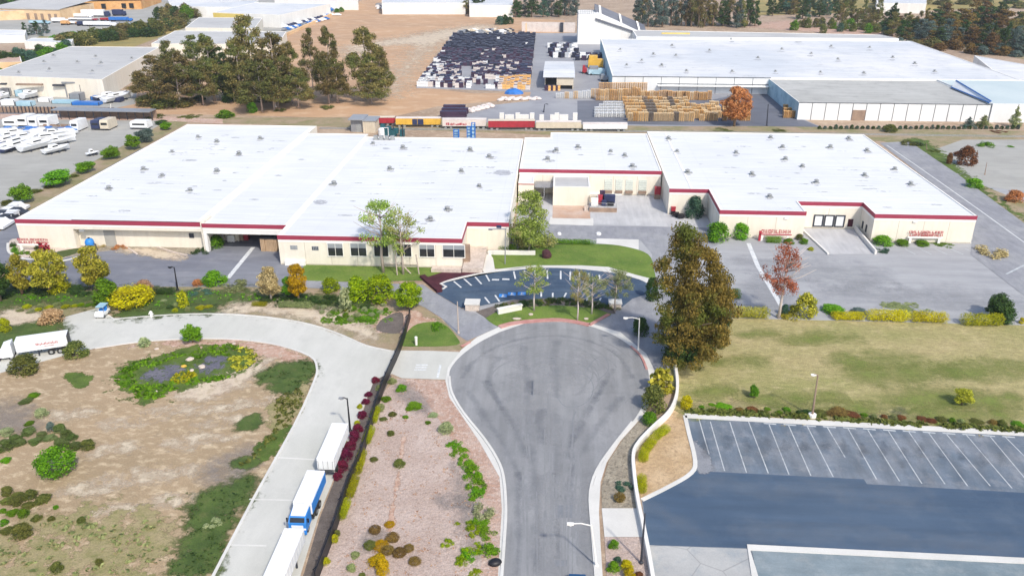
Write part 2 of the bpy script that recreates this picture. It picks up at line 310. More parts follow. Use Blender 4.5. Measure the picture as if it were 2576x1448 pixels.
M['l_bigtree']=lmat('evergreen_leaves',(.09,.085,.018),(.38,.30,.085),.38,(.11,.16,.035))
M['l_euc']=lmat('euc_leaves',(.07,.066,.022),(.30,.24,.10),.35,(.13,.15,.045))
M['l_eucgreen']=lmat('eucgreen_leaves',(.055,.075,.024),(.20,.215,.07),.3,(.20,.16,.065))
M['l_lightgreen']=lmat('lightgreen_leaves',(.14,.20,.04),(.38,.46,.13),.35,(.34,.30,.14))
M['l_olivegreen']=lmat('olivegreen_leaves',(.045,.065,.018),(.15,.20,.06),.3,(.19,.23,.10))
# ------------------------------------------------------------------ foliage
def leaf_mesh(name,clumps,n,size,seed,flat=.0,shell=.55,zmin=None,aspect=1.7):
    """a crown: many small leaf faces through the volume of uneven clumps; clumps=(x,y,z,rx,ry,rz)"""
    g=np.random.default_rng(seed); C=np.array(clumps,float); wts=(C[:,3]*C[:,4]+C[:,4]*C[:,5]+C[:,3]*C[:,5]); wts/=wts.sum()
    k=g.choice(len(C),n,p=wts); d=g.normal(size=(n,3)); d/=np.linalg.norm(d,axis=1)[:,None]
    r=shell+(1-shell)*g.random(n)**.6; r*=1+.10*g.normal(size=n)
    c=C[k,:3]+d*C[k,3:]*r[:,None]
    nrm=d/C[k,3:]; nrm/=np.linalg.norm(nrm,axis=1)[:,None]; nrm=nrm*.9+g.normal(size=(n,3))*.55; nrm[:,2]+=.25; nrm/=np.linalg.norm(nrm,axis=1)[:,None]
    if zmin is not None:
        keep=c[:,2]>zmin; c=c[keep]; nrm=nrm[keep]; n=len(c)
    t=np.cross(nrm,g.normal(size=(n,3))); t/=np.linalg.norm(t,axis=1)[:,None]; b=np.cross(nrm,t)
    s=size*(.55+.9*g.random(n))[:,None]; a=aspect
    v=np.empty((n,4,3)); v[:,0]=c-t*s*a*.5; v[:,1]=c+b*s*.5; v[:,2]=c+t*s*a*.5; v[:,3]=c-b*s*.5
    me=bpy.data.meshes.new(name); me.vertices.add(n*4); me.vertices.foreach_set('co',v.ravel()); me.loops.add(n*4); me.loops.foreach_set('vertex_index',np.arange(n*4))
    me.polygons.add(n); me.polygons.foreach_set('loop_start',np.arange(n)*4)
    try: me.polygons.foreach_set('loop_total',np.full(n,4))
    except Exception: pass
    me.materials.append(None); me.update(calc_edges=True); return me
rnd=random.Random(5)
def clumps_round(seed,nc=14,R_=.42,zc=.55,sq=.85):
    g=random.Random(seed); out=[(0,0,zc,.30,.30,.32*sq)]
    for i in range(nc):
        a=g.uniform(0,6.28); e=g.uniform(-.7,1.3); rr=.30*g.uniform(.7,1.1)
        out.append((rr*math.cos(e)*math.cos(a),rr*math.cos(e)*math.sin(a),zc+.34*sq*math.sin(e),.17*g.uniform(.7,1.25),.17*g.uniform(.7,1.25),.14*g.uniform(.7,1.2)))
    return out
def clumps_dome(seed,nc=16):
    g=random.Random(seed); out=[(0,0,.2,.36,.36,.6)]
    for i in range(nc):
        a=g.uniform(0,6.28); e=g.uniform(0,1.45); rr=.30
        out.append((rr*math.cos(e)*math.cos(a),rr*math.cos(e)*math.sin(a),.12+.62*math.sin(e),.17*g.uniform(.7,1.2),.17*g.uniform(.7,1.2),.20*g.uniform(.7,1.1)))
    return out
def clumps_ball(seed): 
    g=random.Random(seed); out=[(0,0,.45,.44,.44,.47)]
    for i in range(10):
        a=g.uniform(0,6.28); e=g.uniform(-.4,1.4); out.append((.36*math.cos(e)*math.cos(a),.36*math.cos(e)*math.sin(a),.45+.38*math.sin(e),.13,.13,.13))
    return out
def clumps_tall(seed,nc=26,lo=.16,hi=.98,wid=.42,top=.15,gap=1.):
    """tall irregular crown, gappy, broadest low down"""
    g=random.Random(seed); out=[]
    for i in range(nc):
        t=g.random()**.85; z=lo+(hi-lo)*t; env=wid*((1-t)**.7*.85+top); a=g.uniform(0,6.28); rr=env*math.sqrt(g.uniform(.1,1))
        s=g.uniform(.07,.14)*(1.15-.5*t)*1.15*gap
        out.append((rr*math.cos(a),rr*math.sin(a),z,s*1.5,s*1.5,s*.62))
    return out
def clumps_cone(seed,nc=22):
    g=random.Random(seed); out=[(0,0,.5,.12,.12,.46)]
    for i in range(nc):
        t=(i+.5)/nc; z=.08+.88*t; env=.40*(1-t)**.9+.03; a=g.uniform(0,6.28)
        out.append((env*.62*math.cos(a),env*.62*math.sin(a),z,env*.6+.03,env*.6+.03,.07))
    return out
def clumps_oval(seed):
    g=random.Random(seed); out=[(0,0,.55,.30,.30,.34)]
    for i in range(24):
        a=g.uniform(0,6.28); e=g.uniform(-1.2,1.4); rr=.33*g.uniform(.75,1.1)
        out.append((rr*math.cos(e)*math.cos(a),rr*math.cos(e)*math.sin(a),.56+.36*math.sin(e),.15*g.uniform(.6,1.2),.15*g.uniform(.6,1.2),.09*g.uniform(.7,1.2)))
    return out
def clumps_big(seed):
    g=random.Random(seed); out=[(0,0,.3,.26,.26,.26),(-.1,0,.58,.15,.17,.3),(.17,0,.5,.15,.15,.24)]
    for cx,top,wd,n,lo in ((-.17,1.0,.27,60,.12),(.02,.93,.20,30,.3),(.17,.82,.24,44,.10),(.32,.68,.16,26,.12),(.0,.58,.46,60,.02)):
        for i in range(n):
            t=g.random()**.9; z=lo+(top-lo)*t; env=wd*(.55+.65*math.sin(math.pi*min(1,t*.9+.12)))*(1-t**5*.7); a=g.uniform(0,6.28); rr=env*math.sqrt(g.uniform(.15,1)); s=g.uniform(.045,.095)
            out.append((cx+rr*math.cos(a)*.8,rr*math.sin(a),z,s*1.3,s*1.3,s*.55))
    return out
def clumps_sparse(seed,nc=20,lo=.5,hi=1.0,wid=.45):
    g=random.Random(seed); out=[]
    for i in range(nc):
        t=g.random(); z=lo+(hi-lo)*t; env=wid*math.sin(math.pi*(.15+.75*t)); a=g.uniform(0,6.28); rr=env*math.sqrt(g.random()); s=g.uniform(.05,.11)
        out.append((rr*math.cos(a),rr*math.sin(a),z,s*1.4,s*1.4,s*.8))
    return out
def clumps_hedge(seed,nc=18):
    g=random.Random(seed); out=[]
    for i in range(nc):
        x=-.42+.84*(i+.5)/nc; out.append((x,g.uniform(-.05,.05),.45+g.uniform(-.02,.05),.10,.40,.46*g.uniform(.92,1.08)))
    return out
def clumps_mat(seed,nc=14):
    g=random.Random(seed); out=[]
    for i in range(nc):
        a=g.uniform(0,6.28); rr=.42*math.sqrt(g.random()); h=g.uniform(.3,.55)*(1.15-rr)
        out.append((rr*math.cos(a),rr*math.sin(a),h*.5,.15,.15,h))
    return out
CR={}
def proto(kind):
    if kind in CR: return CR[kind]
    L=[]
    for s in range(3):
        q=s*17+sum(map(ord,kind))
        if kind=='round': me=leaf_mesh('crown',clumps_round(q,18,.42,.52,1.1),5600,.033,q)
        elif kind=='dome': me=leaf_mesh('foliage',clumps_dome(q),3400,.040,q,zmin=-.02)
        elif kind=='ball': me=leaf_mesh('foliage',clumps_ball(q),3800,.034,q,shell=.8,zmin=0)
        elif kind=='tall': me=leaf_mesh('crown',clumps_tall(q,44,.10,.97,.44),10000,.018,q)
        elif kind=='big': me=leaf_mesh('crown',clumps_big(q),52000,.0125,q,shell=.3)
        elif kind=='euc': me=leaf_mesh('crown',clumps_tall(q,64,.24,.98,.46,.2,.72),10500,.018,q,shell=.15)
        elif kind=='cone': me=leaf_mesh('crown',clumps_cone(q),2600,.035,q)
        elif kind=='oval': me=leaf_mesh('crown',clumps_oval(q),7000,.028,q)
        elif kind=='sparse': me=leaf_mesh('crown',clumps_sparse(q,34,.42,.98,.46),2400,.020,q,shell=.2)
        elif kind=='cluster': me=leaf_mesh('crown',clumps_sparse(q,44,.36,.98,.48),5600,.0155,q,shell=.2)
        elif kind=='wispy': me=leaf_mesh('crown',clumps_sparse(q,40,.42,.98,.46),5200,.0145,q,shell=.1)
        elif kind=='hedge': me=leaf_mesh('foliage',clumps_hedge(q),5200,.032,q,shell=.75,zmin=0,aspect=1.2)
        elif kind=='mat': me=leaf_mesh('foliage',clumps_mat(q),1700,.045,q,zmin=-.02)
        elif kind=='far': me=leaf_mesh('crown',clumps_tall(q,34,.05,.97,.44,.2,.9),3000,.032,q,shell=.3)
        elif kind=='fardome': me=leaf_mesh('foliage',clumps_dome(q,16),1800,.052,q,zmin=-.02)
        elif kind=='tuft': me=leaf_mesh('foliage',clumps_dome(q,8),420,.10,q,zmin=-.02)
        L.append(me)
    CR[kind]=L; return L
def limbs(kind,seed):
    key=('limb',kind,seed)
    if key in CR: return CR[key]
    g=random.Random(seed*7+3); m=MB()
    if kind in('tall','euc','big'):
        m.tube([(0,0,0),(.01*g.uniform(-1,1),.0,.3),(.02*g.uniform(-1,1),.02*g.uniform(-1,1),.6),(0,0,.93)],[.018,.014,.009,.003],7)
        for i in range(9):
            z=g.uniform(.25,.8); a=g.uniform(0,6.28); l=g.uniform(.12,.3)*(1.1-z*.6)
            m.tube([(0,0,z),(l*.5*math.cos(a),l*.5*math.sin(a),z+.05),(l*math.cos(a),l*math.sin(a),z+.13)],[.007,.005,.002],5)
    elif kind in('sparse','cluster','wispy'):
        m.tube([(0,0,0),(.012,.0,.25),(-.01,.01,.5),(0,0,.9)],[.022,.018,.013,.003],7)
        for i in range(22):
            z=g.uniform(.36,.8); a=g.uniform(0,6.28); l=g.uniform(.15,.40)
            m.tube([(0,0,z),(l*.5*math.cos(a),l*.5*math.sin(a),z+.08),(l*math.cos(a),l*math.sin(a),z+.2)],[.007,.005,.002],4)
    else:
        m.tube([(0,0,0),(.01,0,.25),(0,.01,.6)],[.035,.028,.015],7)
        for i in range(6):
            z=g.uniform(.25,.5); a=g.uniform(0,6.28); l=g.uniform(.15,.28); m.tube([(0,0,z),(l*math.cos(a),l*math.sin(a),z+.2)],[.015,.005],5)
    me=m.mesh('trunk',[None],True); CR[key]=me; return me
def setmat(o,m):
    o.material_slots[0].link='OBJECT'; o.material_slots[0].material=m
PN=[0]
def crown(name,kind,lm,parent,scale,rz,loc=(0,0,0)):
    PN[0]+=1; o=link(name,proto(kind)[PN[0]%3],parent,loc,rz); o.scale=scale; setmat(o,M['l_'+lm]); return o
def tree(kind,lm,bx,by,ty,wpx,label,bark='bark',name='tree',cat='tree',group=None,tx=None,trunk=True,rz=None):
    """base point, top height and crown width all measured in the picture, then stood up on the ground"""
    P=G(bx,by); h=max(hz(bx if tx is None else tx,ty,P[1]),.5); wd=wpx*mpp((P[0],P[1],h*.6))
    t=thing(name,label,cat,P,rnd.uniform(0,6.28) if rz is None else rz,group)
    if kind in('oval','round'): wd*=1.08
    crown('crown',kind,lm,t,(wd,wd,h),0)
    if trunk:
        k=link('trunk',limbs(kind,PN[0]%3),t); s=min(h,wd*1.6); k.scale=(s,s,h); setmat(k,M[bark])
    return t
def bush(kind,lm,cx,by,ty,wpx,label,name='shrub',cat='shrub',group=None,dpx=None,rz=None,hs=1.0):
    """dome, ball, hedge or mat shaped plant resting on the ground; by is its near edge in the picture"""
    P=G(cx,by); wd=wpx*mpp(P); dp=(wd if dpx is None else dpx); 
    c=(P[0],P[1]+dp*.36,0); h=max(hz(cx,ty,c[1]+dp*.12),.25)*hs
    PN[0]+=1; o=link(name,proto(kind)[PN[0]%3],None,c,(rnd.uniform(0,6.28) if kind!='hedge' and dpx is None else 0) if rz is None else rz)
    o.scale=(wd*1.04,dp*1.04,h); setmat(o,M['l_'+lm]); return tag(o,label,cat,group)
# ------------------------------------------------------------------ ground
LZ=[0.0]
def flat(name,poly,mat,z,world=False,label=None):
    LZ[0]+=.00003; z+=LZ[0]
    P=[p if world else G(p[0],p[1]) for p in poly]
    me=bpy.data.meshes.new(name); me.from_pydata([(p[0],p[1],z) for p in P],[],[tuple(range(len(P)))]); me.materials.append(M[mat]); me.update()
    if me.polygons[0].normal.z<0: me.flip_normals()
    o=link(name,me); o['kind']='structure'; return o
def patch(name,poly,mat,z,k=3,soft=.22,inner=None,thr=1.0):
    """ground patch with a ragged border: edge attribute grows from 0 outside to thr well inside"""
    LZ[0]+=.00003; z+=LZ[0]
    Q=np.array([G(*p)[:2] for p in smooth(poly,k,True)]); lo=Q.min(0); hi=Q.max(0); x,y=Q[:,0],Q[:,1]
    area=abs(np.sum(x*np.roll(y,-1)-y*np.roll(x,-1)))/2; wd=max(.4,soft*math.sqrt(area)); lo=lo-wd*.6; hi=hi+wd*.6
    nx=max(8,min(70,int((hi[0]-lo[0])/wd*5))); ny=max(8,min(70,int((hi[1]-lo[1])/wd*5)))
    gx,gy=np.meshgrid(np.linspace(lo[0],hi[0],nx),np.linspace(lo[1],hi[1],ny)); pts=np.stack([gx.ravel(),gy.ravel()],1)
    d=np.full(len(pts),1e9); ins=np.zeros(len(pts),bool)
    for i in range(len(Q)):
        a,c=Q[i-1],Q[i]; e=c-a; L2=e@e or 1e-9; t=np.clip(((pts-a)@e)/L2,0,1); d=np.minimum(d,np.linalg.norm(pts-a-t[:,None]*e,axis=1))
        cr=(a[1]>pts[:,1])!=(c[1]>pts[:,1]); 
        with np.errstate(divide='ignore',invalid='ignore'): xi=(c[0]-a[0])*(pts[:,1]-a[1])/(c[1]-a[1])+a[0]
        ins^=cr&(pts[:,0]<xi)
    sd=np.where(ins,d,-d); ed=np.clip(.46+sd/wd*.6,0,thr)
    F_=[]
    for r in range(ny-1):
        for c in range(nx-1):
            q=(r*nx+c,r*nx+c+1,(r+1)*nx+c+1,(r+1)*nx+c)
            if max(ed[i] for i in q)>.0: F_.append(q)
    me=bpy.data.meshes.new(name); me.from_pydata([(*p,z) for p in pts],[],F_); me.materials.append(M[mat])
    at=me.attributes.new('edge','FLOAT','POINT'); at.data.foreach_set('value',ed.astype(float)); me.update()
    o=link(name,me); o['kind']='structure'; return o
def kerb(name,pts,wd,h,mat,world=False,z0=0,kind='structure'):
    P=[Vector((*(p[:2] if world else G(p[0],p[1])[:2]),0)) for p in pts]; m=MB(); n=len(P); L=[];Rr=[]
    for i,p in enumerate(P):
        d=(P[min(i+1,n-1)]-P[max(i-1,0)]).normalized(); q=Vector((-d.y,d.x,0))*wd/2; L.append(p+q); Rr.append(p-q)
    vs=[(*a[:2],z0) for a in L]+[(*a[:2],z0) for a in Rr]+[(*a[:2],z0+h) for a in L]+[(*a[:2],z0+h) for a in Rr]; fs=[]
    for i in range(n-1):
        fs+=[(2*n+i,3*n+i,3*n+i+1,2*n+i+1),(i,2*n+i,2*n+i+1,i+1),(n+i+1,3*n+i+1,3*n+i,n+i)]
    fs+=[(0,n,3*n,2*n),(n-1,3*n-1,4*n-1,2*n-1)]
    m.add(vs,fs); o=m.build(name,M[mat]); 
    if kind: o['kind']=kind
    return o
def lines(name,segs,wd,mat,z):
    m=MB()
    for a,b in segs:
        A=G(*a);B=G(*b); L=math.hypot(B[0]-A[0],B[1]-A[1]); nx,ny=-(B[1]-A[1])/L*wd/2,(B[0]-A[0])/L*wd/2
        m.add([(A[0]-nx,A[1]-ny,z),(B[0]-nx,B[1]-ny,z),(B[0]+nx,B[1]+ny,z),(A[0]+nx,A[1]+ny,z)],[(0,1,2,3)])
    o=m.build(name,M[mat]); o['kind']='structure'; return o
def cover(name,poly,lm,n,size,hgt,seed,label,cat='ground cover'):
    """low leafy cover nobody could count, scattered over a ground region"""
    Q=np.array([G(*p)[:2] for p in smooth(poly,3,True)]); g=np.random.default_rng(seed); lo=Q.min(0);hi=Q.max(0); pts=[]
    while len(pts)<n:
        p=lo+(hi-lo)*g.random(2); ins=False; j=len(Q)-1
        for i in range(len(Q)):
            if (Q[i,1]>p[1])!=(Q[j,1]>p[1]) and p[0]<(Q[j,0]-Q[i,0])*(p[1]-Q[i,1])/(Q[j,1]-Q[i,1])+Q[i,0]: ins=not ins
            j=i
        if ins and (math.sin(p[0]*.9+seed)+math.sin(p[1]*1.1+p[0]*.4)+g.normal()*.7>-.9): pts.append(p)
    me=leaf_mesh(name,[(p[0],p[1],hgt*.4,.35,.35,hgt*.6) for p in pts],n*7,size,seed,zmin=.01)
    o=link(name,me); setmat(o,M['l_'+lm]); tag(o,label,cat,kind='stuff'); return o
GZ=.0
flat('ground',[(-2500,-300),(2500,-300),(2500,3500),(-2500,3500)],'ground',0,True)
# -- far ground
flat('dirt_field',[(300,235),(420,200),(560,150),(712,92),(800,52),(868,14),(935,-6),(990,6),(1200,40),(1420,52),(1424,82),(1180,100),(1100,130),(1046,218),(1190,236),(1345,232),(1300,250),(1100,268),(1000,292),(800,296),(600,290),(380,288),(270,268)],'orange',.02)
patch('dirt_track',[(860,120),(1000,95),(1140,70),(1230,62),(1240,75),(1150,100),(1090,125),(1020,190),(990,240),(960,235),(1000,180),(1040,120),(960,120),(900,150)],'p_pale',.03)
flat('access_road',[(1345,84),(1380,84),(1365,232),(1330,232)],'binyard',.05)
flat('bin_yard_floor',[(1140,84),(1345,84),(1330,232),(1046,222),(1100,140)],'binyard',.045)
flat('storage_yard',[(1380,84),(1560,84),(1560,225),(1870,225),(1960,195),(2020,300),(2060,318),(1650,318),(1120,306),(1105,292),(1190,270),(1330,255),(1335,232),(1365,232)],'binyard',.04)
flat('dark_yard',[(1452,254),(1790,252),(1960,215),(2014,300),(2062,320),(1452,312)],'dark_asphalt',.05)
flat('rail_bed',[(780,296),(1580,304),(2100,322),(2575,330),(2575,362),(1400,340),(800,318),(420,305),(430,297)],'dryverge',.03)
flat('back_lane',[(0,262),(250,268),(380,290),(460,302),(460,308),(380,304),(0,292)],'dark_asphalt',.03)
flat('brown_bank',[(0,287),(380,292),(560,300),(560,312),(400,304),(0,300)],'redgravel',.05)
flat('far_lot_left',[(-200,120),(330,95),(540,60),(760,20),(700,-30),(-200,-10)],'boatlot',.02)
flat('industrial_yard',[(420,150),(560,140),(715,92),(880,12),(925,-8),(740,-20),(560,40),(380,60)],'boatlot',.03)
flat('grass_bank',[(100,92),(300,98),(420,60),(470,70),(250,150),(180,125),(60,110)],'yellowgrass',.04)
flat('container_yard',[(0,228),(345,228),(340,262),(230,286),(0,282)],'boatlot',.04)
flat('boat_lot',[(-150,296),(420,304),(350,345),(262,392),(190,432),(95,482),(30,530),(-40,560),(-260,560)],'boatlot',.03)
flat('side_bank',[(350,345),(420,304),(478,306),(30,556),(-20,600),(-60,560),(30,530),(95,482),(190,432),(262,392)],'dryverge',.04)
flat('far_ground_right',[(1900,40),(2575,20),(2575,-30),(1900,-30)],'yellowgrass',.03)
patch('far_track',[(1880,66),(1990,52),(2100,66),(2280,88),(2180,92),(1900,70)],'p_red',.04)
flat('right_bank_road',[(2240,92),(2290,96),(2575,150),(2600,128),(2450,112)],'dryverge',.04)
# -- right of the complex
flat('grey_lot',[(2352,376),(2420,352),(2900,352),(2900,520),(2575,482),(2480,470),(2400,440)],'boatlot',.05)
flat('grass_verge',[(2190,350),(2420,346),(2400,372),(2420,440),(2480,470),(2700,560),(2700,660),(2300,372)],'dryverge',.03)
patch('grass_strip',[(2280,352),(2330,356),(2400,410),(2480,480),(2575,548),(2640,600),(2560,545),(2450,475),(2330,390)],'p_green',.05)
flat('service_road',[(2212,360),(2285,356),(2410,440),(2600,580),(2700,650),(2700,840),(2440,640),(2455,548)],'drive',.06)
# -- yards in front of the buildings
lines('road_markings',[((2230,366),(2300,414)),((2300,414),(2380,470)),((2380,470),(2470,534)),((2470,534),(2600,628)),((2600,628),(2700,700))],.3,'line',.075)
lines('road_markings',[((2530,690),(2590,660))],.4,'linefaint',.08)
flat('front_yard',[(-9.2,201),(-9.2,150.5),(-18,128),(60,104),(120,100),(160,102),(160,240),(26.4,200.6)],'yard_right',.02,True)
flat('left_yard',[(-300,124),(-55,124),(-50,122),(-50,176),(-114.2,176),(-121,240),(-128,240),(-124,176),(-300,176)],'yard_left',.02,True)
flat('loading_court',[(1345,488),(1690,488),(1700,520),(1760,535),(1812,560),(1800,575),(1380,560)],'court',.03)
flat('court_apron',[(1384,546),(1492,549),(1492,568),(1380,564)],'walk',.04)
flat('side_road',[(1380,566),(1860,574),(1840,600),(1640,690),(1640,640),(1610,604),(1370,600)],'drive',.035)
flat('pavement_edge',[(1500,600),(1606,603),(1606,632),(1560,618),(1500,612)],'walk',.05)
flat('worn_apron',[(180,598),(230,590),(505,608),(505,632),(480,640),(420,632),(400,648),(345,640),(300,628),(260,632),(150,650),(100,640),(55,640),(55,605)],'greygravel',.03)
patch('worn_asphalt',[(300,632),(380,645),(430,655),(470,648),(430,632),(340,622)],'p_pale',.04)
lines('road_markings',[((637,622),(573,700)),((1882,612),(1905,668)),((1905,668),(1965,770))],.9,'line',.045)
# forecourt lawns
flat('front_lawn',[(768,662),(905,657),(1050,660),(1130,672),(1132,690),(1060,706),(780,710),(752,690)],'lawn',.05)
flat('pavement',[(1050,660),(1170,655),(1168,672),(1126,674),(1110,664),(1058,664)],'walk',.055)
flat('middle_lawn',smooth([(1215,645),(1290,628),(1370,616),(1500,614),(1570,620),(1630,640),(1645,680),(1640,704),(1560,686),(1450,670),(1340,668),(1250,676)],4,True),'lawn',.05)
flat('maroon_path',[(1169,648),(1204,649),(1206,666),(1219,690),(1160,698),(1118,711),(1116,724),(1106,737),(1096,724),(1062,700),(1068,694),(1130,682),(1124,674),(1160,673)],'maroon',.06)
flat('lawn_edge',[(1066,700),(1135,678),(1129,674),(1068,692),(1062,698),(1100,730),(1112,734),(1113,730)],'lawn',.07)
flat('white_path',[(1205,634),(1228,632),(1240,650),(1245,682),(1219,690),(1206,666)],'walk',.06)
arc_o=smooth([(1113,712),(1140,703),(1200,690),(1290,679),(1400,673),(1530,684),(1600,700),(1628,712)],5)
flat('walkway',arc_o+[(1632,700),(1600,692),(1530,672),(1460,668),(1340,668),(1245,678),(1215,688)],'walk',.075)
flat('curved_car_park',arc_o+[(1640,716),(1640,735),(1590,752),(1565,772),(1535,772),(1500,757),(1400,750),(1290,754),(1205,770),(1160,775),(1096,737),(1112,728)],'bluepark',.065)
kerb('kerb',[(1113,728),(1122,722),(1108,714)]+arc_o[1:],.45,.14,'walk')
lines('parking_markings',[((1141,708),(1160,724)),((1167,702),(1186,719)),((1195,697),(1211,715)),((1222,692),(1231,708)),((1292,683),(1296,702)),((1318,681),(1321,701)),((1344,680),(1346,701)),((1376,681),(1377,702)),((1457,684),(1457,705)),((1410,682),(1410,703)),((1434,684),(1434,705)),((1480,688),(1482,706)),((1507,692),(1508,714)),
  ((1219,748),(1231,763)),((1245,743),(1256,759)),((1361,734),(1361,747)),((1390,737),(1390,750)),((1424,737),(1418,749)),((1481,744),(1474,758)),((1511,750),(1502,766))],.32,'line',.08)
mk=MB()
for (x,y) in ((1265,744),(1287,740),(1312,739)):     # blue accessible bays with the pale wheelchair mark
    p=G(x,y); mk.box(p[0]-.75,p[0]+.75,p[1]-.7,p[1]+.7,.078,.082,0)
    mk.box(p[0]-.15,p[0]+.1,p[1]-.4,p[1]+.5,.0825,.085,1); mk.box(p[0]-.35,p[0]+.5,p[1]-.6,p[1]-.4,.0825,.085,1); mk.box(p[0]-.1,p[0]+.45,p[1]+.05,p[1]+.2,.0825,.085,1)
for (x,y) in ((1246,704),(1272,703)):
    p=G(x,y); mk.box(p[0]-.7,p[0]+.7,p[1]-.35,p[1]+.35,.078,.082,1)
tag(mk.build('bay_markings',[M['hblue'],M['line']]),kind='structure')
flat('west_drive',[(770,706),(1000,714),(1064,716),(1096,738),(1160,776),(1195,788),(1255,822),(1175,858),(1150,842),(1110,800),(1070,775),(990,735),(770,724)],'drive',.055)
flat('east_drive',[(1490,815),(1530,795),(1562,772),(1590,752),(1642,735),(1720,700),(1850,760),(1845,785),(1700,900),(1660,960),(1640,945),(1600,880),(1540,835)],'drive',.055)
flat('island_lawn',smooth([(1215,790),(1262,772),(1400,764),(1500,772),(1535,786),(1528,797),(1472,818),(1390,808),(1310,812),(1256,823)],4,True),'lawn',.07)
flat('island_soil',[(1196,784),(1290,755),(1400,750),(1500,757),(1545,774),(1548,790),(1535,790),(1500,776),(1400,768),(1262,776),(1222,800)],'brownmulch',.075)
# street
circ_l=[(1256,836),(1205,862),(1160,895),(1135,925),(1130,948),(1136,988),(1166,1040),(1216,1102),(1250,1155),(1266,1200),(1272,1280),(1268,1360),(1260,1470)]
circ_r=[(1500,1470),(1492,1370),(1486,1300),(1484,1240),(1500,1185),(1540,1125),(1590,1062),(1620,1010),(1632,955),(1622,915),(1590,875),(1540,842),(1480,820),(1440,812),(1386,810),(1320,814)]
street=smooth(circ_l,4)[:-1]+[circ_l[-1]]+smooth(circ_r,4)
flat('street',street,'culdesac',.09)
flat('street_apron',[(1120,958),(1126,925),(1160,880),(1200,848),(1256,822),(1320,806),(1390,800),(1480,812),(1560,836),(1625,890),(1650,940),(1640,1000),(1622,1040),(1560,1110),(1515,1180),(1500,1260),(1505,1370),(1515,1490),(1250,1490),(1262,1280),(1256,1200),(1205,1110),(1130,1000)],'walk',.08)
kerb('kerb',smooth(circ_l[4:],3),.35,.13,'walk',z0=.08)
kerb('kerb',smooth(circ_r[:7],3),.35,.13,'walk',z0=.08)
kerb('red_kerb',smooth([(1256,824),(1300,813),(1390,806),(1440,810),(1482,819)],4),1.1,.16,'redkerb',z0=.08)
kerb('red_kerb',[(1482,819),(1530,792)],.6,.16,'redkerb',z0=.08)
kerb('red_kerb',smooth([(1586,872),(1612,898),(1626,930)],4),.35,.15,'redkerb',z0=.09)
kerb('red_kerb',[(1160,873),(1182,862)],.4,.15,'redkerb',z0=.09)
flat('pavement',[(1620,1036),(1568,1094),(1530,1150),(1510,1215),(1506,1290),(1510,1370),(1518,1490),(1497,1490),(1492,1370),(1487,1300),(1486,1240),(1502,1186),(1542,1126),(1592,1064),(1612,1030)],'walk',.20)
# stains, tyre marks, crack lines on the street
st=MB()
def stroke(pts,wd,z=.094):
    P=[G(*p) for p in smooth(pts,6)]
    for a,b in zip(P[:-1],P[1:]):
        L=math.hypot(b[0]-a[0],b[1]-a[1]) or 1; nx,ny=-(b[1]-a[1])/L*wd/2,(b[0]-a[0])/L*wd/2
        st.add([(a[0]-nx,a[1]-ny,z),(b[0]-nx,b[1]-ny,z),(b[0]+nx,b[1]+ny,z),(a[0]+nx,a[1]+ny,z)],[(0,1,2,3)])
stroke([(1398,995),(1420,1022),(1455,1022),(1482,1005),(1492,975),(1480,950),(1450,938),(1420,945)],.12)
stroke([(1448,1035),(1440,1060),(1442,1100)],.15); stroke([(1470,940),(1495,905),(1520,900),(1530,930),(1500,960)],.12)
for i,(pp,w_) in enumerate((([(1330,960),(1326,1040),(1332,1130),(1350,1240),(1346,1448)],9),([(1318,870),(1322,930),(1330,990)],14),([(1180,985),(1240,1080),(1300,1180),(1330,1280)],10),([(1215,960),(1280,1050),(1325,1150)],12),([(1560,1000),(1500,1080),(1440,1180),(1420,1290)],10),([(1520,960),(1460,1060),(1420,1150)],12),([(1400,860),(1395,930),(1400,1000)],16),([(1360,1030),(1358,1075),(1364,1115)],20),([(1440,1060),(1440,1130),(1436,1220),(1440,1330)],8),([(1300,1190),(1305,1300),(1300,1448)],10),([(1400,1120),(1398,1240),(1404,1400)],9),([(1590,950),(1560,900),(1500,865),(1420,845),(1330,850),(1250,872),(1190,910),(1165,950)],10),([(1540,930),(1500,1000),(1450,1100)],8),([(1250,900),(1230,960),(1260,1030)],10))):
    q=smooth(pp,3); patch('tyre_marks',[(x-w_*.5*(.6+.4*math.sin(j)),y) for j,(x,y) in enumerate(q)]+[(x+w_*.5*(.7+.3*math.cos(j*1.7)),y+1) for j,(x,y) in list(enumerate(q))[::-1]],'p_tyre',.0905,1,soft=.22,thr=.56 if i not in(0,7) else .66)
for i,(pp,w_) in enumerate((([(1290,880),(1300,960),(1310,1060)],26),([(1370,900),(1372,1000),(1385,1100)],24),([(1460,900),(1450,980)],30),([(1380,1200),(1375,1300),(1380,1448)],22),([(1470,1230),(1462,1330),(1468,1448)],16))):
    patch('worn_asphalt',[(x-w_/2,y) for x,y in pp]+[(x+w_/2,y) for x,y in pp[::-1]],'p_lightstreak',.0902,2,soft=.3,thr=.52)
flat('asphalt_repair',[(1395,1272),(1440,1270),(1446,1302),(1398,1304)],'tyremark',.0912)
flat('asphalt_repair',[(1396,1410),(1426,1408),(1428,1424),(1398,1424)],'tyremark',.0912)
tag(st.build('tyre_marks',M['tyremark']),kind='structure')
st=MB(); g=random.Random(41)
for i in range(30):
    c=(1385+g.uniform(-30,30),945+g.uniform(-15,25)); r=g.uniform(90,225); a0=g.uniform(3.3,6.0); da=g.uniform(.5,1.3)
    stroke([(c[0]+r*math.cos(a0+da*k/5),c[1]+r*.52*math.sin(a0+da*k/5)) for k in range(6)],g.uniform(.12,.3),.0921+i*.00004)
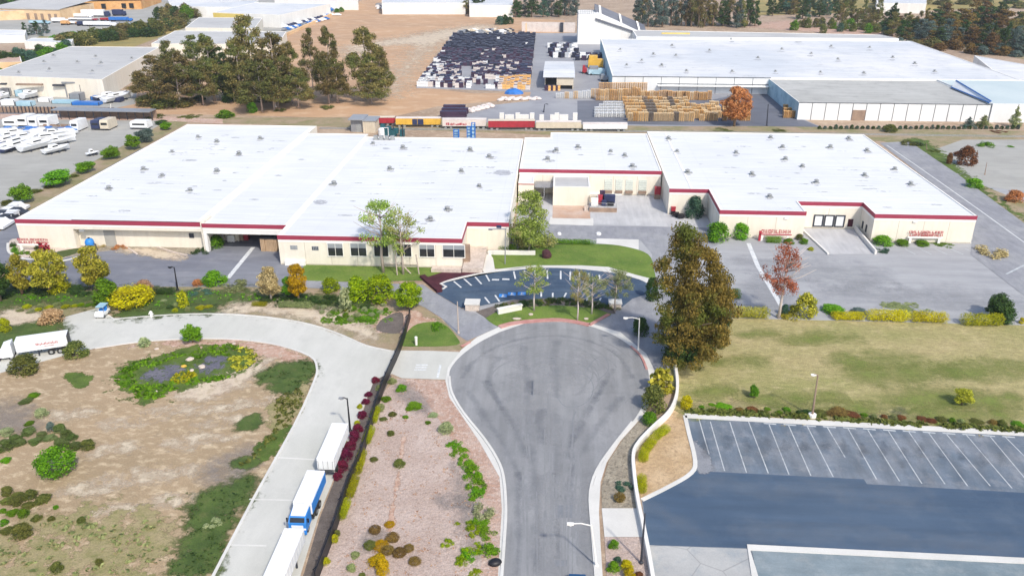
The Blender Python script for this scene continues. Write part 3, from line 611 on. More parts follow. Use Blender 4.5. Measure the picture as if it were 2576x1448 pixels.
for i in range(26):
    x=g.uniform(1310,1470); y=g.uniform(960,1300); l=g.uniform(60,260); dx=(x-1385)*-.0012*l*(1 if y<1150 else .2)
    stroke([(x,y),(x+dx*.5+g.uniform(-2,2),y+l*.5),(x+dx,y+l)],g.uniform(.12,.28),.0934+i*.00002)
tag(st.build('tyre_marks',M['finemark']),kind='structure')
# left concrete road
road=smooth([(285,801),(330,796),(430,790),(560,788),(680,797),(780,814),(860,841),(920,867),(985,881)],4)+[(1080,882),(1168,886),(1140,922),(1132,955),(1010,951),(985,940),(965,952),(930,985),(905,1050),(882,1100),(845,1190),(800,1300),(755,1448),(740,1500),(515,1500),(535,1448)]+smooth([(640,1250),(740,1070),(790,960),(797,925),(780,896),(700,868),(600,854),(480,852),(350,860),(240,876)],4)+[(170,892),(-80,960),(-80,900),(160,858),(158,799),(246,775)]
flat('concrete_road',road,'concrete',.04)
lines('road_joints',[((158,800),(246,776)),((246,776),(285,801)),((575,1370),(670,1372)),((627,1255),(742,1258)),((690,1150),(800,1156))],.25,'walk',.05)
kerb('kerb',smooth([(285,803),(430,792),(560,790),(680,799),(780,816),(860,843),(920,869),(985,883)],3),.3,.12,'walk')
kerb('kerb',smooth([(530,1460),(640,1250),(740,1070),(790,960),(797,925),(780,896),(700,868),(600,854),(480,852),(350,860),(240,876)],3),.35,.12,'walk')
lines('road_markings',[((1046,918),(1076,918)),((1044,924),(1074,924)),((1042,930),(1072,930)),((1108,918),(1100,950))],.35,'line',.05)
# left earth and its patches
flat('earth',[(-200,1010),(-80,945),(170,890),(350,862),(480,854),(600,856),(700,870),(780,898),(796,925),(788,960),(740,1070),(640,1250),(535,1448),(515,1500),(-200,1500)],'earth',.02)
flat('verge',[(-200,720),(780,722),(900,745),(1000,735),(1070,775),(1120,812),(1172,860),(1160,880),(985,880),(920,866),(860,840),(780,813),(680,796),(560,787),(430,789),(285,800),(246,775),(158,798),(158,858),(-80,900),(-200,930)],'dryverge',.025)
patch('shaded_lawn',[(-60,728),(120,722),(330,730),(560,730),(760,740),(900,745),(930,765),(760,775),(560,765),(440,790),(330,795),(260,770),(100,775),(-60,780)],'p_dark',.04,inner=.8)  # tree shade on the verge put into the dark grass colour
patch('shaded_lawn',[(-60,790),(60,800),(150,800),(160,850),(60,870),(-60,880)],'p_dark',.04)  # dark grass colour carries the shade here too
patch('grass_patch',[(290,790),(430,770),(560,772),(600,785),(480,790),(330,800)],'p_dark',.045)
patch('sand_patch',[(560,775),(650,758),(780,768),(900,800),(960,850),(900,850),(800,815),(690,795),(600,790)],'p_pale',.045)
patch('pale_bed',[(0,785),(80,780),(110,800),(60,815),(0,820)],'p_pale',.05)
patch('bark_bed',[(940,828),(960,795),(1010,778),(1075,795),(1090,815),(1000,838)],'p_red',.05)
flat('bark_bed',smooth([(946,830),(965,800),(1005,785),(1015,800),(1005,838)],3,True),'brownmulch',.05)
flat('bed_lawn',smooth([(1005,868),(1020,840),(1050,815),(1110,812),(1150,850),(1148,868),(1060,872)],3,True),'lawn',.055)
patch('red_rim',[(330,868),(480,856),(600,858),(700,872),(775,900),(770,925),(700,905),(600,880),(480,870)],'p_red',.03,inner=.75)
pond=[(288,962),(300,930),(350,905),(430,885),(500,870),(590,868),(645,890),(635,918),(580,945),(500,965),(430,985),(400,1005),(330,1000)]
patch('planted_bed',pond,'p_green',.04,inner=.8)
patch('slate_bed',[(365,940),(400,925),(445,920),(462,932),(430,948),(400,958),(368,955)],'p_slate',.05,soft=.6,thr=.62)
patch('slate_bed',[(505,912),(528,900),(560,900),(566,918),(540,932),(508,934)],'p_slate',.05,soft=.6,thr=.62)
patch('sand_patch',[(430,985),(520,950),(600,920),(700,900),(640,950),(560,1000),(470,1010)],'p_pale',.035)
patch('grass_patch',[(160,945),(185,936),(235,945),(225,968),(190,975)],'p_green',.04)
patch('grass_patch',[(645,945),(690,915),(770,905),(797,918),(788,965),(745,1000),(690,985)],'p_dark',.04,inner=.75)
patch('grass_patch',[(690,1010),(740,985),(780,960),(770,1010),(735,1060),(690,1080),(670,1050)],'p_dry',.045)
patch('grass_patch',[(595,1065),(640,1040),(665,1050),(650,1075),(600,1085)],'p_dark',.045)
patch('grass_patch',[(640,1130),(690,1085),(735,1075),(700,1130),(660,1160)],'p_green',.045)
patch('grass_patch',[(575,1165),(620,1145),(660,1158),(620,1180)],'p_dark',.046)
patch('soil_patch',[(500,1190),(560,1140),(660,1110),(640,1180),(600,1240),(540,1230)],'p_grey',.043)
patch('grass_patch',[(465,1330),(475,1270),(520,1230),(600,1200),(650,1195),(625,1260),(560,1390),(525,1448),(420,1448),(440,1400)],'p_dark',.047,inner=.8)
patch('dry_grass',[(-60,1380),(100,1300),(300,1290),(440,1310),(430,1400),(300,1460),(-60,1470)],'p_dry',.04,soft=.5,thr=.6)
patch('soil_patch',[(-60,1020),(40,1000),(100,1040),(120,1080),(40,1100),(-60,1090)],'p_grey',.04)
for i,(x,y,w_,h_) in enumerate([(180,1040,60,14),(330,1060,90,16),(420,1030,70,12),(260,1130,80,18),(480,1110,100,18),(560,1060,80,14),(350,1200,120,20),(470,1180,90,14),(230,1230,90,16),(420,1260,80,18),(300,1280,70,16),(640,1010,60,14),(530,1030,80,12)]):
    patch('sand_patch',[(x-w_,y+h_*.5),(x-w_*.3,y-h_*.6),(x+w_*.6,y-h_),(x+w_,y-h_*.4),(x+w_*.4,y+h_*.5),(x-w_*.4,y+h_)],'p_pale',.03+.0007*i,soft=.5,thr=.5)
# bed between fence and street
flat('mulch_bed',[(1000,952),(1060,958),(1130,1090),(1175,1180),(1212,1260),(1225,1340),(1215,1490),(780,1490),(830,1370),(880,1240),(910,1160),(945,1050),(965,985)],'mulch',.045)
flat('red_gravel',[(1030,953),(1122,958),(1134,1000),(1206,1110),(1256,1200),(1263,1280),(1250,1490),(1200,1490),(1222,1340),(1210,1260),(1172,1180),(1128,1090),(1058,990),(1010,965)],'redgravel',.055)
patch('soil_patch',[(1090,1250),(1130,1240),(1180,1255),(1185,1278),(1130,1285),(1095,1270)],'p_grey',.06)
patch('soil_patch',[(1130,1180),(1150,1170),(1200,1270),(1210,1400),(1170,1380),(1140,1280)],'p_grey',.062)
patch('soil_patch',[(905,1350),(930,1330),(970,1340),(960,1380),(910,1390)],'p_grey',.06)
patch('rust_stain',[(1010,1110),(1018,1112),(1000,1240),(985,1330),(975,1320),(995,1200)],'p_red',.06)
patch('grass_patch',[(985,975),(1020,960),(1060,985),(1090,1040),(1060,1045),(1010,1010)],'p_grey',.06)
flat('planting_strip',[(940,958),(975,940),(985,945),(960,1000),(930,1070),(890,1180),(850,1290),(800,1448),(785,1490),(745,1490),(765,1440),(805,1300),(850,1185),(885,1100),(910,1045),(930,985)],'brownmulch',.05)
# right of the street
flat('gravel_bed',[(1655,1032),(1622,1042),(1568,1102),(1530,1160),(1512,1225),(1514,1278),(1602,1278),(1592,1180),(1590,1130),(1640,1075)],'greygravel',.05)
flat('driveway',[(1513,1278),(1608,1278),(1622,1350),(1520,1350)],'walk',.06)
flat('pink_bed',[(1520,1350),(1622,1350),(1640,1490),(1528,1490)],'mulch',.05)
flat('tan_gravel_bed',[(1690,1030),(1722,1045),(1746,1165),(1734,1190),(1612,1256),(1598,1180),(1598,1130),(1640,1080)],'tangravel',.05)
flat('dry_field',[(1640,940),(1700,900),(1835,800),(2575,818),(3300,840),(3300,1140),(2575,1088),(1722,1044),(1690,1030),(1700,990)],'field',.03)
patch('grass_patch',[(1720,1025),(1850,1015),(2200,1040),(2575,1068),(2700,1085),(2575,1090),(2200,1065),(1740,1045)],'p_dry',.04,inner=.7)
for i,(x,y,w_,h_) in enumerate([(1780,985,60,14),(1860,905,70,12),(2260,940,150,20),(2330,1000,130,22),(2480,930,110,22),(2200,905,110,14),(2060,850,100,10),(2420,1045,140,14),(1790,1040,80,10),(2480,1005,90,16),(1990,1000,120,12),(2100,1030,150,10),(1900,840,60,8)]):
    patch('grass_patch',[(x-w_,y+h_*.5),(x-w_*.3,y-h_*.9),(x+w_*.6,y-h_),(x+w_,y-h_*.2),(x+w_*.4,y+h_*.8),(x-w_*.4,y+h_)],'p_softgreen',.05+.0007*i,soft=.5,thr=.8)
flat('car_park',[(1726,1050),(2575,1096),(3300,1136),(3300,1520),(1645,1520),(1614,1258),(1738,1192),(1748,1165)],'stalls',.035)
flat('dark_strip',[(1746,1184),(2172,1205),(2180,1217),(2575,1239),(3300,1280),(3300,1450),(2575,1412),(1885,1378),(1632,1370),(1616,1258),(1738,1194)],'navy',.042)
flat('pale_corner',[(1632,1371),(1884,1380),(1905,1500),(1648,1500)],'pale_asphalt',.05)
flat('inner_lot',[(1890,1380),(2575,1416),(3300,1452),(3300,1520),(1915,1500)],'teal_asphalt',.055)
patch('pale_stain',[(1730,1120),(1745,1112),(1790,1150),(1790,1182),(1750,1184)],'p_asph',.047)
pk=[((1757,1052),(1783,1142)),((1786,1060),(1822,1184)),((1835,1061),(1877,1188)),((1882,1060),(1932,1190)),((1934,1068),(1984,1193)),((1983,1070),(2039,1196)),((2030,1072),(2095,1199)),((2080,1074),(2125,1150)),((2131,1075),(2204,1205)),((2182,1081),(2262,1210)),((2234,1084),(2318,1216)),((2284,1084),(2376,1217)),((2334,1087),(2433,1222)),((2380,1092),(2490,1222)),((2430,1094),(2545,1228)),((2490,1098),(2600,1230)),((2525,1096),(2660,1232))]
lines('stall_markings',pk,.13,'stallline',.05)
lines('stall_markings',[((x,1064+(x-1916)*.055),(x+32,1065+(x-1884)*.055)) for x in range(1920,2560,50)],.3,'linefaint',.051)
kerb('kerb',[(1722,1046),(2575,1091),(3300,1131)],1.1,.15,'walk')
kerb('kerb',smooth([(1722,1046),(1732,1090),(1748,1160),(1738,1190),(1690,1220),(1614,1258)],3),.55,.15,'walk')
kerb('kerb',[(3300,1448),(2575,1411),(1882,1377),(1905,1480)],.9,.15,'walk')

g=random.Random(55)
for i in range(16):
    x=1780+i*49+g.uniform(-6,6); y=1105+i*2.4+g.uniform(-10,25); w_=g.uniform(6,12); h_=g.uniform(10,26)
    patch('oil_stain',[(x-w_,y),(x-w_*.2,y-h_),(x+w_,y-h_*.3),(x+w_*.8,y+h_*.6),(x-w_*.3,y+h_)],'p_oil',.0485,2,soft=.5,thr=.6)
    x+=g.uniform(10,22); patch('dust_stain',[(x-6,1078+i*2.4),(x+8,1078+i*2.4),(x+30,1150+i*2.4),(x+18,1160+i*2.4)],'p_dust',.0486,2,soft=.5,thr=.7)
for pl in ([(1622,1268),(1650,1272),(1690,1300),(1730,1320),(1790,1350),(1775,1352),(1700,1322),(1660,1292),(1620,1280)],[(1760,1210),(2000,1222),(2300,1248),(2300,1262),(2000,1240),(1760,1226)],[(1900,1330),(2200,1345),(2500,1372),(2500,1382),(2200,1360),(1900,1346)]): patch('dust_stain',pl,'p_dust',.0465,2,soft=.5,thr=.5)
for pl in ([(1850,660),(2000,655),(2200,690),(2200,715),(2000,690)],[(2100,720),(2400,735),(2560,770),(2400,768),(2150,745)],[(1900,700),(1960,720),(1990,770),(1930,770),(1880,730)]): patch('dust_stain',pl,'p_wear',.0285,2,soft=.5,thr=.6)
cover('grass_tufts',[(470,1325),(490,1262),(545,1225),(640,1198),(620,1262),(555,1385),(520,1445),(425,1445),(445,1400)],'dark',110,.2,.12,91,'short dark grass tufts beside the concrete road','grass')
cover('grass_tufts',[(655,945),(700,915),(770,908),(792,918),(784,962),(745,995),(695,982)],'dark',60,.2,.12,92,'short dark grass tufts on the inner bend of the road','grass')
cover('grass_tufts',[(690,1010),(740,985),(775,965),(765,1010),(735,1060),(640,1150),(600,1170),(690,1080)],'olive',110,.3,.25,93,'thin olive weeds along the inner road kerb','weeds')
cover('grass_tufts',[(0,1380),(100,1310),(300,1300),(430,1320),(420,1400),(300,1445),(0,1445)],'sage',110,.3,.2,94,'sparse grass tufts on the bare earth near the lower left corner','grass')
cover('grass_tufts',[(0,735),(330,735),(560,735),(760,742),(760,758),(560,755),(440,770),(330,776),(260,755),(100,760),(0,762)],'green',200,.24,.2,95,'rough dark grass on the verge below the left yard','grass')
cover('pebbles',[(1005,960),(1060,960),(1130,1090),(1172,1180),(1206,1260),(1215,1440),(810,1440),(850,1350),(890,1240),(920,1150),(955,1050)],'dry',260,.16,.08,96,'scattered dry leaves and twigs on the pink mulch bed','litter')
# ------------------------------------------------------------------ buildings
def inset(poly,d):
    n=len(poly); out=[]
    for i in range(n):
        a,b,c=Vector(poly[i-1]),Vector(poly[i]),Vector(poly[(i+1)%n]); e1=(b-a).normalized(); e2=(c-b).normalized()
        n1=Vector((-e1.y,e1.x)); n2=Vector((-e2.y,e2.x)); k=1+n1.dot(n2); q=b+(n1+n2)*d/max(k,.2); out.append((q.x,q.y))
    return out
VM={}
def vent_mesh(s):
    if s not in VM:
        m=MB(); m.cbox(0,0,.18,1.25,1.25,.36); m.lathe([(.32,.36),(.32,.75),(.62,.78),(.62,1.0),(.3,1.18)],10,0)
        m.cbox(.95,.1,.12,.5,.9,.24) if s else m.cbox(-.8,-.2,.1,.3,1.6,.2)
        VM[s]=m.mesh('roof_vent',M['vent'])
    return VM[s]
SK=[]
def warehouse(label,poly,h,roofmat='roof',wallmat='cream',bands=(),vents=(),stains=(),holes=None,name='warehouse',par=.35):
    t=thing(name,label,'warehouse',(poly[0][0],poly[0][1],0)); ox,oy=poly[0]; L=lambda x,y:(x-ox,y-oy)
    P=[L(*p) for p in poly]; n=len(P); I=inset(P,par); w_=MB()
    for i in range(n):
        if holes and i in holes: continue
        a,b=P[i],P[(i+1)%n]; w_.add([(*a,0),(*b,0),(*b,h),(*a,h)],[(0,1,2,3)])
    vs=[(*p,h) for p in P]+[(*p,h) for p in I]+[(*p,h-.16) for p in I]
    w_.add(vs,[(i,(i+1)%n,(i+1)%n+n,i+n) for i in range(n)]+[(i+n,(i+1)%n+n,(i+1)%n+2*n,i+2*n) for i in range(n)],1)
    w_.build('wall',[M[wallmat],M['trim']],t)
    r=MB(); r.add([(*p,h-.16) for p in I],[tuple(range(n))]); ro=r.build('roof',M[roofmat],t)
    for j,(x,y) in enumerate(vents):
        p=G(x,y,h); k=link('roof_vent',vent_mesh(j%2),ro,(*L(p[0],p[1]),h-.16),rnd.choice((0,1.57,3.14))); s=rnd.uniform(.95,1.3); s*=.8; k.scale=(s,s,s*.85)
    for j,(x,y,wx,wy) in enumerate([(x+rnd.uniform(-3,3),y+rnd.uniform(3,6),rnd.uniform(10,17),rnd.uniform(1.5,3)) for x,y in vents]+list(stains)):
        sp=[(x-wx,y),(x-wx*.4,y-wy),(x+wx*.5,y-wy*.8),(x+wx,y+wy*.2),(x+wx*.3,y+wy),(x-wx*.6,y+wy*.8)]
        Q=[L(*G(a,b,h)[:2]) for a,b in smooth(sp,2,True)]; c=(sum(q[0] for q in Q)/len(Q),sum(q[1] for q in Q)/len(Q)); nn=len(Q)
        me=bpy.data.meshes.new('roof_stain'); me.from_pydata([(*q,h-.153) for q in Q]+[(c[0]+(q[0]-c[0])*.5,c[1]+(q[1]-c[1])*.5,h-.153) for q in Q]+[(*c,h-.153)],[],[(i,(i+1)%nn,(i+1)%nn+nn,i+nn) for i in range(nn)]+[(i+nn,(i+1)%nn+nn,2*nn) for i in range(nn)])
        me.materials.append(M['p_roofstain']); at=me.attributes.new('edge','FLOAT','POINT'); at.data.foreach_set('value',[0.]*nn+[.75 if wx>17 else .55]*(nn+1)); me.update()
        if me.polygons[0].normal.z<0: me.flip_normals()
        link('roof_stain',me,ro)
    if len(vents)>6:
        xs=[p[0] for p in I]; ys=[p[1] for p in I]; gq=random.Random(int(abs(ox)*10)); vs=[];fs=[];ev=[]
        def inp(x,y):
            c=False; j=n-1
            for i in range(n):
                if (I[i][1]>y)!=(I[j][1]>y) and x<(I[j][0]-I[i][0])*(y-I[i][1])/(I[j][1]-I[i][1])+I[i][0]: c=not c
                j=i
            return c
        for k in range(46):
            x,y=gq.uniform(min(xs)+4,max(xs)-4),gq.uniform(min(ys)+3,max(ys)-3); a,b=gq.uniform(.8,3.2),gq.uniform(.25,.8)
            if not (inp(x-a,y-b) and inp(x+a,y+b)): continue
            b0=len(vs); N8=10; z=h-.15+k*.0002
            for rr,e in ((1,0.),(.5,gq.uniform(.36,.5))):
                for q in range(N8): vs.append((x+a*rr*math.cos(q*6.283/N8),y+b*rr*math.sin(q*6.283/N8),z)); ev.append(e)
            vs.append((x,y,z)); ev.append(.5)
            fs+=[(b0+q,b0+(q+1)%N8,b0+(q+1)%N8+N8,b0+q+N8) for q in range(N8)]+[(b0+q+N8,b0+(q+1)%N8+N8,b0+2*N8) for q in range(N8)]
        me=bpy.data.meshes.new('roof_scuffs'); me.from_pydata(vs,[],fs); me.materials.append(M['p_roofstain']); at=me.attributes.new('edge','FLOAT','POINT'); at.data.foreach_set('value',ev); me.update(); so_=link('roof_scuffs',me,ro); so_['kind']='stuff'
    jm=MB()
    for i in bands:
        a,b=Vector(P[i]),Vector(P[(i+1)%n]); e=(b-a).normalized(); o=Vector((e.y,-e.x)); Lj=(b-a).length
        if Lj<6 or (holes and i in holes): continue
        for k in range(1,int(Lj/5.2)): c=a+e*(Lj*k/int(Lj/5.2)); jm.obox(c-e*.05+o*.008,c+e*.05+o*.008,.016,0.02,h-1.45)
        jm.obox(a+o*.01+e*.1,b+o*.01-e*.1,.02,0.01,.28)
    if jm.v: jw=jm.build('wall_joints',M['joint'],t); jw['kind']='stuff'
    bm=MB()
    for i in bands:
        a,b=Vector(P[i]),Vector(P[(i+1)%n]); e=(b-a).normalized(); o=Vector((e.y,-e.x)); A=a+o*.04-e*.07; B=b+o*.04+e*.07
        bm.obox(A,B,.08,h-.88,h+.02,0); bm.obox(a+o*.02,b+o*.02,.04,h-1.4,h-.885,1)
    if bands: bm.build('fascia_band',[M['magenta'],M['trim']],t)
    return t,L,ro
H=6.3
# A : far left hall (front partly set back under a deep lintel)
A=[(-113.6,157.8),(-73.3,157.8),(-73.3,245.2),(-113.6,245.2)]
A_v=[(498,345),(545,357),(654,349),(433,382),(601,387),(361,426),(408,442),(545,431),(274,474),(478,479)]
t,L,ro=warehouse('long cream warehouse at far left with crimson band and a blue tank in front',A,H,bands=(0,),vents=A_v,stains=[(480,402,22,2.5)],holes=(0,))
m=MB(); x0,x1=G(168,560,H)[0]+113.6,-73.3-.4+113.6
m.add([(0,0,0),(x0,0,0),(x0,0,H),(0,0,H)],[(0,1,2,3)]); m.box(x0,x1+.4,0,.5,4.3,H)
m.add([(x0,0,0),(x0,1.6,0),(x0,1.6,4.3),(x0,0,4.3)],[(0,1,2,3)]); m.add([(x0,1.6,0),(x1,1.6,0),(x1,1.6,4.3),(x0,1.6,4.3)],[(0,1,2,3)])
m.add([(x0,.5,4.3),(x0,1.6,4.3),(x1,1.6,4.3),(x1,.5,4.3)],[(0,1,2,3)]); m.box(x1,x1+.8,-.25,4,0,H+.3); m.build('front_wall',M['cream'],t)
m=MB(); xd=G(287,590,2)[0]+113.6; m.box(xd-1.2,xd+1.2,1.5,1.585,0,3.6); m.build('door',M['door_grey'],t)
m=MB(); xd=G(484,588,3)[0]+113.6; m.box(xd-.5,xd+.5,1.48,1.585,2.3,3.3); f=m.build('window',M['frame'],t)
m=MB(); xd=G(211,578,4)[0]+113.6; m.box(xd-.5,xd+.5,-.35,0,3.9,4.4); m.build('wall_lamp',M['vent'],t)
m=MB(); m.tube([(40.3-113.6+113.6+.0,0,0)]*2,.01) if 0 else None
# ridge on the roof of A
m=MB(); m.box(40.3-1.6,40.3-.9,.5,87,H-.16,H-.04); m.build('roof_ridge',M['trim'],ro)
# A2 : open loading bay
t,L,ro=warehouse('open fronted loading bay hall with deep dark interior between two cream halls',[(-73.25,157.3),(-55.45,157.3),(-55.45,236),(-73.25,236)],H,bands=(0,),vents=(),holes=(0,),stains=[(640,500,20,2),(700,440,16,2),(760,400,14,2)])
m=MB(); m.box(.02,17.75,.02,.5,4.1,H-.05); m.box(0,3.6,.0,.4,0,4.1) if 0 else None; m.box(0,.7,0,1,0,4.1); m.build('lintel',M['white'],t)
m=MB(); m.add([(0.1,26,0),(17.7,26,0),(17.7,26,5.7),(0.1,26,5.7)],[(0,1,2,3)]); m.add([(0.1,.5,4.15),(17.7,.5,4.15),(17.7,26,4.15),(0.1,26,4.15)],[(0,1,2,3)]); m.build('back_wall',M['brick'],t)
# B : office hall
B=[(-55.4,151.4),(-18.4,151.4),(-18.4,161.3),(-9.7,161.3),(-9.7,232.8),(-55.4,232.8)]
B_v=[(938,361),(1013,372),(1182,377),(980,425),(1160,430),(840,463),(1205,468),(1125,527),(1082,550),(1230,395)]
t,L,ro=warehouse('cream office hall with row of dark windows facing the curved car park',B,H,bands=(0,1,2),vents=B_v,stains=[(1265,433,30,9),(805,507,26,7),(1082,552,20,6),(970,372,16,3),(1130,530,14,4)])
m=MB(); m.box(.0,.9,.5,81,H-.155,H-.04); m.build('roof_ridge',M['trim'],ro)
for (a,b,y0,y1,bl) in ((825,862,612,643,1),(882,921,612,643,1),(941,976,614,644,0),(998,1034,614,644,0),(1055,1092,615,645,1),(1114,1168,616,646,1)):
    xa,xb=G(a,628,3)[0]*151.4/G(a,628,3)[1]+55.4,G(b,628,3)[0]*151.4/G(b,628,3)[1]+55.4; z1,z0=hz(a,y0,151.4),hz(a,y1,151.4)
    m=MB(); f_=.13
    m.box(xa-f_,xb+f_,-.10,0,z1,z1+f_); m.box(xa-f_,xb+f_,-.16,0,z0-f_,z0); m.box(xa-f_,xa,-.10,0,z0,z1); m.box(xb,xb+f_,-.10,0,z0,z1); m.box((xa+xb)/2-.04,(xa+xb)/2+.04,-.07,-.03,z0,z1)
    fr=m.build('window',M['trim'],t); m=MB(); m.box(xa,xb,-.03,-.01,z0,z1); m.build('pane',M['glass'],fr)
    if bl: m=MB(); zz=z1-(z1-z0)*.36; m.box(xa+.02,xb-.02,-.055,-.035,zz,z1-.02); m.build('blind',M['blind'],fr)
for (a,b,y0,y1) in ((730,748,617,627),(784,801,619,629)):
    k=151.4; xa,xb=[G(q,622,3)[0]*k/G(q,622,3)[1]+55.4 for q in (a,b)]; z1,z0=hz(a,y0,k),hz(a,y1,k)
    m=MB(); m.box(xa,xb,-.06,0,z0,z1); v_=m.build('louvre',M['blind'],t)
    m=MB(); [m.box(xa+(xb-xa)*(i+.2)/4,xa+(xb-xa)*(i+.75)/4,-.08,-.06,z0+.08,z1-.08) for i in range(4)]; m.build('slot',M['frame'] if a>780 else M['vent'],v_)
m=MB(); m.box(1.0,5.2,-.5,0,0,1.1); m.build('plinth',M['white'],t)
m=MB(); m.box(31,37,-2.4,-.1,.0,.5); m.box(31,37,-2.4,-2.2,.5,.75); m.build('entrance_step',M['stone'],t)
m=MB(); m.box(37.05,38.4,1.0,2.2,0,4.4); m.build('entrance_door',M['brick'],t)
m=MB(); m.box(37.2,41.2,-2.2,9.8,.0,1.0); m.build('entrance_wall',M['stone'],t)
# C : middle hall behind the court
C=[(-9.4,201.3),(26.2,201.3),(26.2,240.6),(-2,240.6),(-2,234),(-9.4,234)]
t,L,ro=warehouse('middle cream hall with dock doors at the back of the loading court',C,H+.1,bands=(0,),vents=[(1399,379),(1377,401),(1453,371),(1536,381),(1571,391),(1590,419)],stains=[(1388,403,14,4),(1385,380,18,4),(1460,388,12,2)])
for i,(a,b) in enumerate(((1548,1564),(1573,1590),(1606,1624),(1520,1538))):
    k=201.3; xa,xb=[G(q,480,3)[0]*k/G(q,480,3)[1]+9.4 for q in (a,b)]
    m=MB(); m.box(xa-.1,xb+.1,-.12,0,1.3,4.1); d=m.build('dock_door',M['door_pale'],t); m=MB(); [m.box(xa,xb,-.15,-.12,1.5+.6*j,1.53+.6*j) for j in range(4)]; m.build('panel_seam',M['blind'],d)
    m=MB(); m.box(xa-.1,xb+.1,-.5,0,.55,1.15); m.build('dock_bumper',M['brick'],t)
m=MB(); m.box(11.2,26,-.35,0,0,.5); m.build('plinth',M['white'],t)
p0=G(1390,517); p1=G(1482,517)
hb=hz(1436,470,p0[1])
warehouse('cream block annex with flat grey roof beside the loading court',[(p0[0],p0[1]),(p1[0],p0[1]),(p1[0],201.2),(p0[0],201.2)],hb,roofmat='roof_grey',name='annex')
pl=G(1345,510)
t,L,ro=warehouse('low cream side annex with thin red edge beside the office hall',[(-9.3,pl[1]),(pl[0]-.3,pl[1]),(pl[0]-.3,201.2),(-9.3,201.2)],5.0,name='annex')
m=MB(); m.box(0,pl[0]+9.0,-.05,0,4.6,4.8); m.build('fascia_band',M['magenta'],t)
m=MB(); xx=(pl[0]+p0[0])/2; m.box(pl[0]-.2,p0[0]-.1,196,201,3.2,3.4); m.box(xx-.1,xx+.1,196,196.2,0,3.2); o=m.build('canopy',M['steel']); tag(o,'small grey canopy roof on a post between the two court annexes','canopy')
m=MB(); pr=G(1389,549); pr2=G(1485,552); m.add([(pr[0],pr[1],.06),(pr2[0],pr[1],.06),(pr2[0],p0[1]-.05,.06),(pr[0],p0[1]-.05,.06)],[(0,1,2,3)])
o=m.build('ramp_floor',gmat('rust_floor',(.46,.30,.21),(.52,.40,.33),(.36,.27,.22),s1=.2,s2=.5,fine=.1,streak=((.1,1,1),.8,.1))); o['kind']='structure'
# D : right hall
D=[(26.5,187),(35.6,187),(35.6,172),(54,172),(54,179),(68.3,179),(68.3,171.2),(89.5,171.2),(89.5,243.7),(26.5,243.7)]
D_v=[(1681,349),(1703,381),(1938,346),(1968,371),(1851,384),(1975,401),(2134,349),(2088,371),(2180,379),(2018,419),(1891,438),(2053,459),(2174,441),(2250,426),(2290,463),(1729,434),(1935,495)]
t,L,ro=warehouse('large cream hall at right with white roof and sunken three door dock',D,H,bands=(0,1,2,4,5,6),vents=D_v)
m=MB(); m.box(5.0,5.5,.5,56,H-.155,H-.09); m.build('roof_ridge',M['trim'],ro)
for i,a in enumerate((2045,2072,2099)):
    k=179; xa,xb=[G(q,556,2)[0]*k/G(q,556,2)[1]-26.5 for q in (a,a+25)]; yy=179-187
    m=MB(); z0,z1=.5,3.3; m.box(xa,xb,yy-.2,yy,z1-.25,z1); m.box(xa,xb,yy-.2,yy,z0,z0+.25); m.box(xa,xa+.28,yy-.2,yy,z0+.25,z1-.25); m.box(xb-.28,xb,yy-.2,yy,z0+.25,z1-.25)
    d=m.build('dock_door',M['frame'],t); m=MB(); m.box(xa+.28,xb-.28,yy-.09,yy-.01,z0+.25,z1-.25); m.build('door_panel',M['fwhite'],d)
m=MB(); m.box(39.2,40.3,179-187-.12,179-187,.6,2.4); m.build('door',M['maroon'],t)
for q in (174.3,176.6): m=MB(); m.box(41.68,41.78,q-187,q-187+.7,1,2.6); m.build('louvre',M['frame'],t)
for (x,z,y) in ((1975,4.6,172),(2300,4.6,171.2),(2190,4.4,179)):
    q=G(x,560,4)[0]*y/G(x,560,4)[1]-26.5; m=MB(); m.box(q-.4,q+.4,y-187-.25,y-187,z,z+.4); m.build('wall_lamp',M['trim'],t)
# dock ramp
m=MB(); a,b=G(2080,640),G(2204,640)
m.add([(55,178.9,.08),(68,178.9,.08),(b[0],b[1],.06),(a[0],a[1],.06)],[(3,2,1,0)]); o=m.build('dock_ramp',M['court']); o['kind']='structure'
m=MB(); m.obox((67.4,178.8),(b[0]-.2,b[1]),.4,0,.9); tag(m.build('ramp_wall',M['wallwhite']),'low pale side wall along the right edge of the dock ramp','wall')
m=MB(); m.obox((55.3,178.8),(a[0]+.2,a[1]),.35,0,.35); tag(m.build('ramp_wall',M['wallwhite']),'low pale kerb wall along the left edge of the dock ramp','wall')
lines('stall_markings',[((2275+i*38,626),(2302+i*40,640)) for i in range(6)],.25,'linefaint',.04)
# ------------------------------------------------------------------ far right factory
P1=G(1540,192,6.5); P2=G(1510,98,6.5); Pb=G(2280,100,6.5); Pn=G(1942,198,6.5); Pc=G(2010,258,6.0); Pd=G(2485,260,6.0)
fx0,fy0,fy1,fx1=P1[0],P1[1],P2[1],Pb[0]
W_v=[(2063,182),(1841,180),(1726,179),(1906,146),(1784,127),(1838,100),(2107,149),(2187,120),(2090,117),(2245,145),(1966,124),(1950,180),(2172,184),(2010,100),(1614,152),(1664,165),(1576,164),(1643,137),(1700,140),(1560,125),(2300,160),(2350,180),(1690,115),(2040,135)]
t,L,ro=warehouse('huge white roofed factory hall in the right background behind the pallets',[(fx0,fy0),(fx1,fy0),(fx1,fy1),(fx0,fy1)],6.5,'roof2','fwhite',vents=W_v,name='factory',par=.5)
m=MB(); yw=-.05
for i in range(8): m.box(5+i*7.2,5.15+i*7.2,yw-.06,yw+.04,0,6.4)
